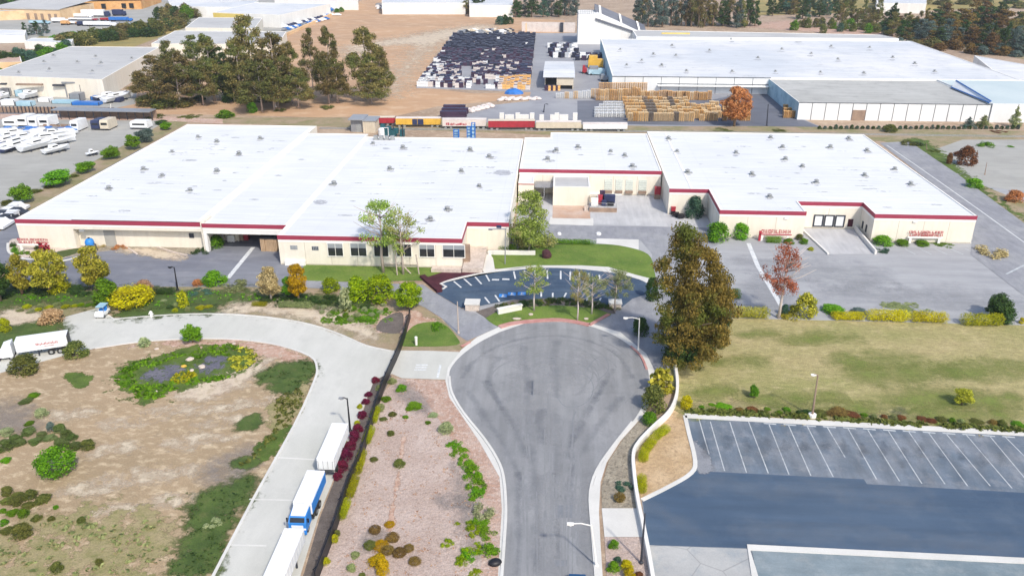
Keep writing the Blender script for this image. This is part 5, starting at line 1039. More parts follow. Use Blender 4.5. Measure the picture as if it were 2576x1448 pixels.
cover('grass_tufts',[(1740,1030),(2000,1042),(2300,1062),(2575,1078),(2620,1090),(2300,1074),(2000,1054),(1745,1042)],'olive',420,.4,.3,77,'rough grass between the shrubs along the car park kerb','grass')
# around the buildings
tree('tall','lightgreen',1330,630,480,135,'tall light green tree at the corner of the office hall and the court','palebark',name='court_tree')
bush('dome','lightgreen',1332,630,545,96,'light green leafy base of the tall tree at the office corner',name='bush',cat='bush')
bush('hedge','green',1428,616,600,138,'long clipped green hedge above the middle lawn',name='hedge',cat='hedge',dpx=2.4)
bush('dome','fresh',1222,624,604,34,'small fresh bush beside the office entrance wall',name='bush',cat='bush')
bush('hedge','green',1275,632,612,50,'low green hedge between the entrance wall and the court tree',name='hedge',cat='hedge',dpx=1.8)
bush('dome','green',1808,613,552,76,'large round green bush at the near left corner of the right hall',name='bush',cat='bush')
bush('dome','fresh',1865,606,554,54,'lighter round bush right of the large round bush at the right hall',name='bush',cat='bush')
bush('dome','bluegreen',1748,553,486,60,'green bush in the inner corner of the court at the right hall',name='bush',cat='bush')
bush('hedge','fresh',1946,613,592,40,'small clipped hedge under the left red lettered sign',name='hedge',cat='hedge',dpx=2)
row('dome','green',[(1998,594,570,30,'pale'),(1986,616,593,34),(2012,606,588,26,'olive'),(2024,616,596,28,'green'),(2040,632,618,20,'yellowgreen')],'shrub left of the dock ramp, {} from the building','shrub','shrub','shrubs left of the dock ramp')
row('dome','green',[(2226,622,585,62,'fresh'),(2275,622,601,44),(2326,622,602,46,'green'),(2382,622,612,60,'green','mat'),(2226,636,620,36,'bluegreen','mat')],'green bush below the right red lettered sign, {} from the left','shrub','shrub','bushes below the right red lettered sign')
bush('mat','tan',2500,648,612,76,'dry tan shrub island at the end of the service road',name='bush',cat='bush')
bush('dome','green',538,628,587,52,'round green bush at the left of the open loading bay',name='bush',cat='bush')
bush('mat','dark',500,640,620,50,'dark low shrub left of the round bush at the loading bay',name='bush',cat='bush')
bush('dome','olive',94,630,606,30,'olive round shrub inside the flower bed of the left warehouse',name='bush',cat='bush')
row('mat','green',[(35,636,612,22),(48,642,622,30),(70,642,628,34),(30,622,604,18,'dark')],'shrub in the round flower bed at the left warehouse corner, {} from the left','shrub','shrub','shrubs in the round flower bed at the left')
bush('mat','rust',296,628,612,44,'rust red dry shrub on the worn apron of the left warehouse',name='bush',cat='bush')
bush('mat','tan',245,625,610,40,'dry tan shrub at the foot of the left warehouse',name='bush',cat='bush')
# bare trees by the office
tree('sparse','lightgreen',964,685,505,140,'tall sparse half bare tree leaning over the office roof','palebark',name='sparse_tree')
tree('sparse','lightgreen',1014,690,538,116,'smaller sparse half bare tree right of the tall sparse tree at the office','palebark',name='sparse_tree')
tree('sparse','lightgreen',1343,782,668,96,'left sparse tree with pale trunk on the island lawn','whitebark',name='sparse_tree')
tree('sparse','lightgreen',1452,806,678,64,'sparse tree with bent pale trunk on the island lawn','whitebark',name='sparse_tree')
tree('sparse','sage',1488,790,690,70,'thin sparse tree between the bent trunk and the green island tree','whitebark',name='sparse_tree')
tree('cluster','sage',1546,784,678,84,'green crowned sparse tree at the right end of the island lawn','palebark',name='sparse_tree')
row('dome','dark',[(1258+22*i,778-(6.5-abs(i-6.5))*2.6+(2 if i%3 else 0),758-(6.5-abs(i-6.5))*2.4,38,('dark','olive','dark','dark')[i%4],'mat') for i in range(14)],'low dark shrub behind the island lawn, {} from the left','shrub','shrub','low dark shrubs curving behind the island lawn')
# bank beside the left warehouse
row('round','fresh',[(45,518,452,62),(134,476,424,84),(207,440,396,56),(270,406,358,54),(326,380,338,50),(358,362,318,56,'bluegrey'),(412,330,298,36)],'bushy green tree on the bank beside the left warehouse, {} from the near end','bushy_tree','tree','bushy trees on the bank beside the left warehouse')
bush('mat','bluegreen',322,420,412,30,'small dark shrub on the bank close to the white roof edge',name='bush',cat='bush')
bush('dome','dark',400,316,300,40,'dark hedge clump at the far end of the boat lot',name='bush',cat='bush')
row('dome','olive',[(10,520,500,40),(80,488,470,40),(115,476,460,30),(180,448,436,30)],'low olive shrub between the trees of the left bank, {} from the near end','shrub','shrub','low shrubs on the left bank')
# right edge
bush('cluster' if 0 else 'dome','redbrown',2436,420,360,58,'red brown round tree on the grey lot at right',name='red_tree',cat='tree')
bush('dome','redbrown',2416,396,378,34,'smaller red brown bush left of the red brown tree on the grey lot',name='red_bush',cat='bush')
bush('dome','redbrown',2388,414,380,18,'narrow red brown bush at the left on the grey lot',name='red_bush',cat='bush')
bush('dome','rust',2560,512,474,58,'rust red bush cut by the right edge beside the verge',name='red_bush',cat='bush')
bush('dome','fresh',2456,476,444,50,'bright green bush on the verge beside the grey lot',name='bush',cat='bush')
row('mat','green',[(2290,366,348,50,'olive'),(2316,368,354,40,'dark'),(2486,372,354,44,'green'),(2352,384,370,30,'olive'),(2543,372,362,20,'fresh')],'low green shrub at the far end of the grey lot, {} in order','shrub','shrub','low shrubs at the far end of the grey lot')
# rail corridor and front of the far factory
row('dome','olive',[(2243,336,310,44,'olive'),(2440,322,290,34,'bluegrey','cone'),(2478,322,282,40,'sage','cone'),(2556,322,270,38,'sage','cone'),(2520,335,328,40,'redbrown','mat'),(1960,332,324,40,'olive','mat'),(1820,332,326,50,'olive','mat')],'small tree or shrub along the rail bank at right, {} in order','bank_shrub','shrub','shrubs along the rail bank at right')
row('dome','dark',[(2062+i*13.5,326,312+(i%3)*1.2,13,('dark','bluegrey','dark','bluegreen')[i%4]) for i in range(38)],'dark bush in the long row before the factory annex, {} from the left','planted_bush','bush','small dark bushes in the row before the far factory annex')
tree('oval','rust',1846,318,218,84,'rust red tree among the orange pallet stacks','bark',name='red_tree')
row('mat','olive',[(560,300,272,60,'green','dome'),(630,286,256,36,'green','dome'),(380,300,284,50,'olive'),(330,294,282,40,'olive'),(470,298,288,60,'olive'),(700,282,268,30,'olive'),(820,276,262,40,'olive'),(1120,132,128,30,'olive'),(1200,312,306,40,'olive')],'low green bush along the dirt bank behind the halls, {} in order','shrub','shrub','low bushes along the dirt bank')
# ------------------------------------------------------------------ eucalyptus grove
gv=[(362,246,178,62,'euc'),(400,262,140,110,'euc'),(455,268,128,112,'euc'),(438,240,100,60,'eucgreen'),(500,240,90,80,'eucgreen'),(540,255,84,88,'eucgreen'),(512,266,150,80,'eucgreen'),(565,252,120,70,'dark'),(610,262,100,100,'euc'),(640,250,36,110,'euc'),(660,282,140,110,'eucgreen'),(590,258,160,60,'eucgreen'),(700,270,80,110,'euc'),(690,278,150,90,'eucgreen'),(735,262,105,70,'euc'),(752,274,170,76,'eucgreen'),(790,250,72,60,'eucgreen'),(835,246,66,70,'eucgreen'),(828,262,130,70,'euc'),(850,260,150,56,'euc'),(925,252,68,106,'euc'),(960,250,116,60,'euc'),(935,262,160,90,'euc')]
for i,(x,y,ty,w_,lm) in enumerate(gv):
    big='clump' if w_>100 else 'slim'
    tree('euc',lm,x,y,ty,w_*1.2,'tall eucalyptus in the grove on the orange dirt, %s from the left'%ordw(sorted(range(len(gv)),key=lambda q:gv[q][0]).index(i)),'palebark','eucalyptus_tree','tree','eucalyptus trees of the grove')
row('dome','dark',[(360,272,236,70,'euc'),(400,276,226,90,'olive'),(450,272,240,80,'euc'),(495,256,232,40,'dark'),(570,260,190,50,'dark'),(580,250,150,50,'dark'),(640,262,210,80,'eucgreen'),(700,262,220,70,'euc')],'dark undergrowth bush at the foot of the grove, {} from the left','bush','bush','undergrowth at the foot of the grove')
m0=MB(); 
for i,(x0,y0,x1,y1) in enumerate(((693,270,688,160),(766,262,560,90),(690,264,690,250))[:1]):
    P=G(x0,y0); h=hz(x1,y1,P[1]); m=MB(); m.tube([(0,0,0),(-.4,0,h*.5),(-.8,0,h)],[.4,.3,.12],7); tag(m.build('dead_trunk',M['whitebark'],None,P),'bare pale dead trunk standing at the front of the grove','tree')
# ------------------------------------------------------------------ far tree belts
def belt(n,x0,x1,yb,hpx,wpx,lms,tmpl,group,seed,kind='far',jy=6,name='background_tree'):
    g=random.Random(seed)
    for i in range(n):
        x=x0+(x1-x0)*(i+g.uniform(.1,.9))/n; y=(yb(x) if callable(yb) else yb)+g.uniform(-jy,jy); hh=hpx*g.uniform(.7,1.2)
        tree(kind,g.choice(lms),x,y,max(y-hh,-60),wpx*g.uniform(.8,1.25),tmpl,'bark',name,'tree',group,trunk=kind!='fardome')
belt(5,1172,1230,32,46,34,['dark','euc'],'dark background tree in the small clump right of the far white depot','trees right of the far white depot',1)
belt(12,1285,1450,40,58,32,['dark','bluegreen','dark','bluegrey'],'dark blue green conifer in the belt left of the white tower','conifers left of the white tower',2,jy=5)
belt(24,1600,1905,66,92,36,['eucgreen','dark','euc','bluegrey'],'tall dark tree in the belt directly behind the far factory','trees directly behind the far factory',3,jy=5)
belt(16,1930,2110,40,48,30,['dark','euc','bluegreen'],'dark tree in the far belt at the top right of centre','trees in the far belt at the top',4,jy=10)
belt(20,1990,2240,lambda x:72+(x-1990)*.06,26,26,['green','eucgreen','bluegreen','olive'],'mid green small tree on the slope behind the far factory','small trees on the slope behind the factory',5,'fardome',8,'background_bush')
belt(16,2100,2330,lambda x:60+(x-2100)*.12,62,30,['dark','euc','eucgreen'],'slim dark pine on the slope at the upper right','slim pines at the upper right',6)
belt(34,2230,2600,lambda x:88+(x-2230)*.14,54,56,['dark','euc','bluegrey','brown'],'broad dark tree in the wood at the right edge','trees of the wood at the right edge',7,'far',14)
belt(22,2330,2620,lambda x:70+(x-2330)*.05,60,60,['euc','dark','brown'],'dark tree on the rear slope of the wood at the upper right','trees on the rear slope of the wood',8,'far',16)
belt(16,2250,2560,lambda x:112+(x-2250)*.10,26,44,['brown','euc','bluegrey'],'low brown grey thicket bush below the wood at right','thicket bushes below the wood at right',9,'fardome',5,'background_bush')
belt(14,2470,2600,lambda x:125+(x-2470)*.10,60,18,['bluegrey','dark'],'thin bare stemmed tree at the edge of the wood at right','thin trees at the edge of the wood',10,'far',6)
belt(18,0,170,lambda x:168-x*.16,34,48,['green','dark','bluegreen'],'dense green tree in the belt left of the grey roofed warehouse','trees left of the grey roofed warehouse',11,'fardome',6)
belt(22,150,400,lambda x:118-(x-150)*.14,36,54,['euc','dark','olive'],'olive brown tree in the belt behind the grey roofed warehouse','trees behind the grey roofed warehouse',12,'fardome',6)
belt(14,320,470,lambda x:90-(x-320)*.15,36,50,['olive','dark','euc'],'dark tree in the upper belt between the truck yard and the flat halls','trees between the truck yard and flat halls',13,'fardome',6)
belt(10,400,500,46,34,40,['dark','euc','green'],'dark tree beside the white halls at the upper left','trees beside the upper left halls',14,'fardome',6)
belt(10,525,640,22,24,34,['dark','olive'],'dark tree in the short row left of the yellow ended hall','trees left of the yellow ended hall',15,'fardome',6)
belt(14,-20,210,14,26,40,['dark','bluegreen','green'],'dark hillside tree in the top left corner','trees in the top left corner',16,'fardome',7)
belt(5,60,120,lambda x:88,30,24,['bluegrey','dark'],'small dark tree beside the low white shed at left','trees beside the low white shed',17)
belt(5,135,225,108,28,34,['fresh','green'],'bright green tree in front of the yellow grass at left','bright trees before the yellow grass',18,'fardome',5)
belt(6,-20,140,lambda x:186-x*.14,20,40,['green','bluegreen'],'green bush at the left edge below the dense belt','green bushes at the left edge',19,'fardome',4,'background_bush')
belt(6,380,490,134,22,36,['green','bluegreen'],'green bush before the cream wall of the flat hall','bushes before the cream flat hall',20,'fardome',3,'background_bush')
belt(4,1254,1285,62,24,26,['dark','bluegreen'],'dark bush behind the bin yard','dark bushes behind the bin yard',21,'fardome',2,'background_bush')
belt(3,840,860,32,14,16,['green'],'small green tree at the top of the dirt field road','small trees at the dirt field road',22,'fardome',2,'background_bush')
belt(14,1930,2600,14,26,44,['dark','euc','olive','eucgreen'],'distant dark tree at the top right edge of the photo','distant trees at the top right edge',23,'fardome',8)
# ------------------------------------------------------------------ fences, poles, walls
fl=[G(*p) for p in smooth([(1032,800),(1008,880),(972,962),(945,1040),(912,1150),(880,1225),(845,1335),(795,1470)],3)]
t=thing('fence','long black fabric covered fence between the trailers and the pink mulch','fence',fl[0]); o=fl[0]; Lf=[(p[0]-o[0],p[1]-o[1]) for p in fl]
m=MB(); [m.obox(a,b,.12,0.03,1.75) for a,b in zip(Lf[:-1],Lf[1:])]; m.build('panel',M['black'],t)
for i,p in enumerate(Lf[::2]): m=MB(); m.tube([(p[0]-.12,p[1],0),(p[0]-.12,p[1],1.95)],.07,6); m.tube([(p[0]-.12,p[1],1.0),(p[0]-1.0,p[1],.03)],.05,5); m.build('post',M['frame'],t)
def pole(name,label,bx,by,tx,ty,rad,mat,arm=None,head=None,cat='lamp post',base=None):
    P=G(bx,by); h=hz(tx,ty,P[1]); d=ray(tx,ty); lean=d[0]/d[1]*P[1]-P[0]
    t=thing(name,label,cat,P); m=MB(); m.tube([(0,0,0),(lean*.5,0,h*.5),(lean,0,h)],[rad*1.3,rad,rad*.7],8); m.lathe([(rad*2.2,0),(rad*2.2,.25),(rad*1.3,.35)],8); m.build('pole',M[mat],t)
    if arm:
        m=MB(); m.tube([(lean,0,h-.15),(lean+arm*.5,0,h+.1),(lean+arm,0,h)],rad*.6,6); m.build('arm',M[mat],t)
        m=MB(); m.cbox(lean+arm,0,h-.02,.7,.32,.18); m.lathe([(.18,-.2),(.2,-.12)],8,0,(lean+arm,0,h)); m.build('lamp_head',M[head or mat],t)
    if base: m=MB(); m.lathe([(.55,0),(.55,.5),(.3,.55)],10); m.build('footing',M['trim'],t)
    return t
pole('street_lamp','white street lamp with an arm over the right side of the round street end',1605,880,1608,800,.11,'trim',-2.2,'trim')
pole('street_lamp','white street lamp at the lower right pavement with its arm over the road',1500,1424,1487,1318,.10,'trim',-2.2,'trim')
pole('lamp_post','black lamp post in the shrubs in front of the left yard',447,730,438,672,.13,'black',-.8)
pole('lamp_post','black lamp post beside the white trailer on the concrete road',881,1085,873,1001,.12,'black',-.8,'steel')
pole('pole','thin pale pole at the left drive of the round street end',1153,838,1150,758,.10,'palebark',cat='pole')
pole('lamp_post','tall dark pole with a white footing at the foot of the dry field',2042,1048,2057,942,.13,'brick',-.6,'trim',base=1)
pole('lamp_post','dark lamp post at the corner of the dark sealed lot',1612,1416,1622,1290,.11,'frame',None)
pole('lamp_post','thin grey lamp post in the far storage yard',1367,283,1370,262,.16,'frame',.9,cat='lamp post')
pole('pole','thin dark pole before the far factory annex',1928,317,1932,262,.18,'frame',cat='pole')
pole('pole','short post on the grey lot at right',2476,440,2482,408,.09,'brick',cat='pole')
pole('pole','small post at the corner of the grey lot',2330,376,2330,360,.1,'brick',cat='pole')
pole('pole','white post in the far left yard beside the bank road',278,288,278,262,.16,'trim',cat='pole')
# pole with cross arm at the office
P=G(1270,664); h=hz(1272,576,P[1]); t=thing('signal_pole','grey pole with a cross arm and small blue sign before the office entrance','pole',P)
m=MB(); m.tube([(0,0,0),(.1,0,h)],[.12,.08],8); m.build('pole',M['steel'],t); m=MB(); m.tube([(-3.0,0,h-.1),(.3,0,h)],.08,6); m.build('arm',M['navyp'],t)
m=MB(); m.box(-1.7,-.7,-.05,.05,h+.15,h+.75); m.build('sign',M['navyp'],t); m=MB(); m.cbox(-2.9,0,h-.15,.8,.3,.2); m.build('lamp_head',M['navyp'],t)
P=G(1165,612)
# boundary wall
wl=[G(*p) for p in smooth([(1692,905),(1702,960),(1700,1005),(1682,1045),(1640,1085),(1606,1122),(1592,1152),(1594,1200),(1602,1262),(1616,1330),(1630,1400),(1645,1490)],4)]
m=MB(); o=wl[0]; [m.obox((a[0]-o[0],a[1]-o[1]),(b[0]-o[0],b[1]-o[1]),.42,0,.9) for a,b in zip(wl[:-1],wl[1:])]; tag(m.build('boundary_wall',M['wallwhite'],None,o),'long curving low white wall between the street and the car park','wall')
# entrance monuments, benches
def pillar(x0,x1,yt,yb,lab):
    P=G((x0+x1)/2,yb); w_=(x1-x0)*mpp(P); h=hz(x0,yt,P[1]+w_*.4); t=thing('pillar',lab,'pillar',(P[0],P[1]+w_*.4,0)); m=MB(); m.cbox(0,0,h*.42,w_,w_*.8,h*.84); m.build('body',M['stone'],t); m=MB(); m.cbox(0,0,h*.92,w_*1.12,w_*.92,h*.16); m.build('cap',M['walk'],t)
pillar(1170,1204,757,782,'square pale stone gate pillar at the left end of the island lawn'); pillar(1532,1562,757,776,'square pale stone gate pillar at the right end of the island lawn')
a,b=G(1252,790),G(1311,778); m=MB(); m.obox((0,0),(b[0]-a[0],b[1]-a[1]),.6,.0,.9); m.obox((-.1,-.02),(b[0]-a[0]+.1,b[1]-a[1]+.02),.8,.9,1.1); tag(m.build('low_wall',M['wallwhite'],None,a),'low white sign wall on the left of the island lawn','wall')
a,b=G(1228,640),G(1346,641); m=MB(); m.obox((0,0),(b[0]-a[0],b[1]-a[1]),.5,0,.9); tag(m.build('low_wall',M['wallwhite'],None,a),'long low cream wall on the lawn right of the office entrance','wall')
P=G(1374,648); m=MB(); m.lathe([(.9,0),(1.1,.7),(.8,1.5),(.3,1.8)],9); m.v=[(x*random.Random(i).uniform(.85,1.15),y*.8,z) for i,(x,y,z) in enumerate(m.v)]; tag(m.build('boulder',M['darkred'],None,P),'dark maroon boulder on the middle lawn','boulder')
for i,(x,y,lab) in enumerate(((1300,802,'flat pinkish stone on the left of the island lawn'),(1335,791,'small pink stone near the left sparse tree on the island'),(1474,802,'small pink stone right of the bent trunk on the island'))):
    P=G(x,y,.07); m=MB(); m.lathe([(.5,0),(.55,.12),(.3,.22)],8); m.v=[(vx*(1.5 if i==0 else .8),vy*.7,vz) for vx,vy,vz in m.v]; tag(m.build('stone_slab',M['stone'],None,P),lab,'stone')
# maroon planter edge by the lawn
a,b=G(1062,698),G(1106,736); m=MB(); m.obox((0,0),(b[0]-a[0],b[1]-a[1]),1.1,0,.6); tag(m.build('planter_edge',M['maroon'],None,a),'low dark maroon planter wall at the tip of the office lawn','wall')
for i,(x,y) in enumerate(((1184,663),(1175,681))): P=G(x,y,.06); m=MB(); m.lathe([(.2,0),(.2,.5),(.12,.62)],8); tag(m.build('bollard_light',M['trim'],None,P),('far','near')[i]+' white bollard light on the maroon path','bollard')
# stakes at the sparse trees
for i,(bx,by,tx,ty) in enumerate(((999,692,993,630),(1054,690,1046,640),(1033,688,1006,660))):
    P=G(bx,by); h=hz(tx,ty,P[1]); l=ray(tx,ty); m=MB(); m.tube([(0,0,0),(l[0]/l[1]*P[1]-P[0],0,h)],.13,6); tag(m.build('tree_stake',M['palebark'],None,P),('upright grey stake between the two sparse office trees','upright stake at the right of the smaller sparse office tree','slanted stake propping the smaller sparse office tree')[i],'stake')
a,b=G(965,672),G(1050,674); m=MB(); m.tube([(0,0,.7),(b[0]-a[0],b[1]-a[1],.75)],.09,5); m.tube([(0,0,0),(0,0,.7)],.08,5); m.tube([(b[0]-a[0],b[1]-a[1],0),(b[0]-a[0],b[1]-a[1],.75)],.08,5); tag(m.build('rail',M['palebark'],None,a),'low pale wooden rail behind the sparse office trees','rail')
# hydrant, bollards, cover
P=G(381,796); t=thing('fire_hydrant','white fire hydrant on the verge above the concrete road','hydrant',P); m=MB(); m.lathe([(.32,0),(.32,.1),(.22,.12),(.22,.75),(.3,.78),(.26,.95),(.08,1.1)],12); m.build('barrel',M['trim'],t); m=MB(); m.tube([(-.42,0,.55),(.42,0,.55)],.12,8); m.build('outlet',M['trim'],t)
P=G(1047,868); m=MB(); m.tube([(0,0,0),(0,0,1.5)],[.2,.24],8); m.lathe([(.26,1.5),(.2,1.6)],8); tag(m.build('bollard',M['wallwhite'],None,P),'white post on the small lawn right of the black fence','bollard')
P=G(1245,1418); m=MB(); m.lathe([(.02,.0),(.5,.02),(.62,.25),(.5,.5),(.2,.62)],14); m.v=[(x*1.25,y*.9,z) for x,y,z in m.v]; tag(m.build('utility_cover',M['black'],None,P,.4,True),'black oval utility dome beside the lower street kerb','utility cover')
# ------------------------------------------------------------------ signs with red lettering (unreadable in the photo)
def letters(t,x0,x1,y,z0,z1,seed,parent,n=None):
    g=random.Random(seed); n=n or int((x1-x0)/((z1-z0)*.75)); m=MB(); s=(x1-x0)/n
    for i in range(n):
        a=x0+i*s+s*.1; b=x0+(i+1)*s-s*.1; k=g.randrange(6); hh=z1-z0; th=s*.22; bars=[]
        bars.append((a,a+th,z0,z1))
        if k in(0,1,4): bars.append((b-th,b,z0,z1))
        if k in(1,2,5): bars.append((a+th,b-th if k==1 else b,z1-hh*.22,z1))
        if k in(0,2,5): bars.append((a+th,b-th if k==0 else b-th*.5,z0+hh*.4,z0+hh*.58))
        if k in(3,5,1): bars.append((a+th,b-th if k==1 else b,z0,z0+hh*.2))
        for q in bars: m.box(q[0],q[1],y-.06,y,q[2],q[3])
    return m.build('lettering',M['signred'],parent)
def sign(x0,x1,yt,yb,ybase,lab,rows_,seed):
    P=G((x0+x1)/2,ybase); w_=(x1-x0)*mpp(P); h=hz(x0,yt,P[1]); z0=hz(x0,yb,P[1]); t=thing('sign',lab,'sign',P)
    m=MB(); m.box(-w_/2,w_/2,-.15,.15,z0-.35,z0-.02); m.box(-w_/2+.4,-w_/2+.9,-.12,.12,0,z0-.35); m.box(w_/2-.9,w_/2-.4,-.12,.12,0,z0-.35); m.build('frame',M['trim'],t)
    dz=(h-z0)/rows_
    for r in range(rows_): letters(t,-w_/2+(.1 if r else .3),w_/2-.1,-.02,z0+dz*r+.05,z0+dz*(r+1)-.08,seed+r,t,12)
    return t,w_,z0,P
t,w_,z0,P=sign(1908,1986,576,587,606,'white framed sign with one line of red letters left of the dock ramp',1,3)
m=MB(); m.box(-w_/2-.1,w_/2+.1,-.2,-.15,z0-.25,z0-.02); m.build('red_bar',M['signred'],t); m=MB(); m.box(-w_/2-.1,-w_/2+.35,-.2,.1,0,z0+.6); m.build('red_post',M['signred'],t)
sign(2280,2366,579,594,612,'white sign with two lines of red letters right of the dock ramp',2,9)
t,w_,z0,P=sign(48,130,598,612,632,'weathered white sign with red and dark letters in the left flower bed',2,21)
m=MB(); g=random.Random(4)
for i in range(40): a=w_/2-g.uniform(0,2.2); z=g.uniform(.3,2.0); m.cbox(a,-.25,z,.4,.12,.3)
tag(m.build('red_flowers',M['signred'],None,(P[0],P[1],0)),'red flowers climbing the right post of the weathered sign','flowers')
flat('flower_bed',smooth([(22,612),(45,600),(150,612),(205,622),(190,636),(150,652),(100,648),(60,648),(30,640)],3,True),'stone',.05)
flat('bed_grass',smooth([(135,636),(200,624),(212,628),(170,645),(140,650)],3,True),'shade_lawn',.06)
kerb('kerb',smooth([(20,612),(24,636),(60,651),(110,652),(160,656),(200,644),(232,630)],4),.5,.14,'walk')
for i,(pp,lab) in enumerate((([(312,618),(345,640)],'left pale kerb length on the worn apron'),([(395,622),(440,636),(470,643)],'right pale kerb length on the worn apron'))):
    kerb('kerb',pp,.4,.2,'stone')
# blue tank
P=(G(223,600)[0]*156.6/G(223,600)[1],156.6,1.3); m=MB(); m.box(-.9,.9,-.8,.8,1.15,1.29); [m.box(a*.75-.08,a*.75+.08,b*.65-.08,b*.65+.08,0,1.15) for a in (-1,1) for b in (-1,1)]; tag(m.build('tank_stand',M['steel'],None,(P[0],P[1],0)),'grey steel stand carrying the blue domed tank','stand'); t=thing('water_tank','bright blue domed tank in front of the left warehouse','tank',P); m=MB(); m.lathe([(.85,0),(.95,.4),(.9,.9),(.6,1.35),(.2,1.5)],16); m.build('shell',M['hblue'],t,smooth=True); m=MB(); m.lathe([(.22,1.45),(.22,1.62)],10); m.build('cap',M['black'],t); m=MB(); m.tube([(.9,-.1,.35),(1.3,-.2,.35),(1.5,-.1,-1.25)],.07,6); m.build('pipe',M['frame'],t)
# wood stack, racks in the bay
a=G(657,632); b=G(698,633); w_=b[0]-a[0]; h=hz(676,597,a[1]); t=thing('lumber_stack','tall stack of brown planks under a dark cover beside the office hall','lumber stack',(a[0],a[1],0)); m=MB(); g=random.Random(8)
for i in range(11): x=i*w_/11; m.box(x+.02,x+w_/11-.03,g.uniform(-.1,.1),3.5,0,h*.9*g.uniform(.96,1.0))
m.build('planks',M['brick'] if 0 else pmat('plank_wood',(.46,.32,.20),.8,.25,s=.8,dirt=((.25,.16,.1),.5)),t); m=MB(); m.box(-.1,w_+.1,-.2,3.7,h*.905,h); m.build('cover',M['black'],t)
P=G(536,604); t=thing('storage_rack','white shelf rack just inside the left of the open loading bay','rack',(P[0],P[1],0)); L_=(G(578,604)[0]-P[0])
m=MB(); [m.box(L_*i/5-.06,L_*i/5+.06,0,1,0,3.2) for i in range(6)]; m.build('upright',M['trim'],t); m=MB(); [m.box(0,L_,.05,.95,z,z+.08) for z in (.1,1.1,2.1,3.1)]; m.build('shelf',M['trim'],t)
m=MB(); g=random.Random(2); [m.box(L_*i/5+.15,L_*(i+.75)/5,.2,.8,z+.08,z+.08+g.uniform(.4,.8)) for i in range(5) for z in (.1,1.1,2.1)]; m.build('box',M['beige'],t)
for i,(x,y,mm) in enumerate(((584,606,'trim'),(596,604,'beige'),(606,603,'brick'),(618,602,'red'))):
    P=G(x,y); m=MB(); m.box(-.8,.8,-.7,.7,.12,1.5+.4*(i%2)); [m.box(q-.12,q+.12,-.7,.7,0,.12) for q in (-.6,0,.6)]; tag(m.build('crate',M[mm],None,P),('white','beige','brown','red')[i]+' crate standing in the mouth of the loading bay','crate')
# dark statues/posts at the office plinth
t=thing('planter_posts','group of dark brown posts beside the white office plinth','posts',G(755,664))
for i,(x,h) in enumerate(((-.6,1.5),(0,1.9),(.7,2.4))): m=MB(); m.tube([(x,0,0),(x,0,h)],[.22,.16],7); m.lathe([(.2,h),(.22,h+.2),(.1,h+.35)],8,0,(x,0,0)); m.build('post',M['darkred'],t)
# court clutter
P=G(1515,535); t=thing('loading_platform','brown edged concrete loading platform with stairs in the court','platform',(G(1482,533)[0],G(1482,533)[1],0)); wd=G(1550,533)[0]-G(1482,533)[0]
m=MB(); m.box(0,wd,0,10,0,1.2); m.build('deck',M['court'],t); m=MB(); m.box(-.05,wd+.05,-.12,-.003,0,1.1); m.build('edge',M['brick'],t); m=MB(); [m.box(-1.2,-.01,.4*i,.4*i+.4,0,.2+.2*i) for i in range(5)]; m.build('stair',M['stone'],t)
m=MB(); [m.tube([(x,.1,1.2),(x,.1,2.2)],.04,5) for x in (.1,wd*.33,wd*.66,wd-.1)]; m.tube([(.1,.1,2.2),(wd-.1,.1,2.2)],.04,5); m.build('railing',M['steel'],t)
g=random.Random(12)
for i,(dx,dy,c,sz,lab) in enumerate(((1.2,1.2,'trim',(1.6,1.2,1.8),'white cabinet on the loading platform in the court'),(2.6,2.6,'signred',(1.0,1.0,2.2),'dark red drum rack on the loading platform'),(3.4,1.3,'navyp',(1.0,.9,1.3),'navy bin at the front of the loading platform'),(4.9,3.8,'navyp',(2.6,1.4,1.9),'large navy machine at the back of the loading platform'),(5.0,1.4,'black',(1.6,.8,.9),'low black bench on the loading platform'),(1.0,4.2,'beige',(1.8,1.4,1.6),'beige crate at the back of the loading platform'),(3.2,5.5,'plasticpurple',(1.2,1.0,2.4),'purple tall bin at the back of the loading platform'))):
    q=t.location; m=MB(); m.box(-sz[0]/2,sz[0]/2,-sz[1]/2,sz[1]/2,.1,sz[2]*.9); m.box(-sz[0]/2-.04,sz[0]/2+.04,-sz[1]/2-.04,sz[1]/2+.04,sz[2]*.9,sz[2]); [m.box(a*sz[0]*.4-.06,a*sz[0]*.4+.06,-.06,.06,0,.1) for a in (-1,1)]
    tag(m.build('equipment',M[c],None,(q[0]+dx,q[1]+dy,1.2)),lab,'equipment')
P=G(1652,500); m=MB(); m.box(-.7,.7,-.5,.5,0,1.2,1); m.box(-.7,.7,-.5,.5,1.22,2.9,0); m.box(-.75,.75,-.55,.55,2.9,3.1,0); tag(m.build('vending_machine',[M['red'],M['brick']],None,P),'tall red and brown machine in the right corner of the court','machine')
P=G(1692,540); m=MB(); m.box(-.5,.5,-.4,.4,0,1.0,1); m.box(-.5,.5,-.4,.4,1.02,1.9,0); m.box(-.55,.55,-.45,.45,1.9,2.0,0); tag(m.build('dispenser',[M['red'],M['black']],None,P),'small red and black cabinet at the outer corner of the right hall','cabinet')
P=G(1706,548); m=MB(); g=random.Random(6); [m.cbox(g.uniform(-1.2,1.2),g.uniform(-.8,.8),g.uniform(.2,.7),g.uniform(.6,1.3),g.uniform(.5,1),g.uniform(.4,1.2)) for i in range(9)]; tag(m.build('scrap_heap',M['black'],None,P),'heap of black covered scrap by the corner bush of the right hall','scrap heap')
for i,(x,y,w_) in enumerate(((1406,590,8),(1505,590,10))): P=G(x,y); m=MB(); m.lathe([(w_*.06,0),(w_*.06,.3),(w_*.04,.5)],8); tag(m.build('marker_post',M['wpaint'],None,P),('left','right')[i]+' squat white marker on the side road below the court','marker')
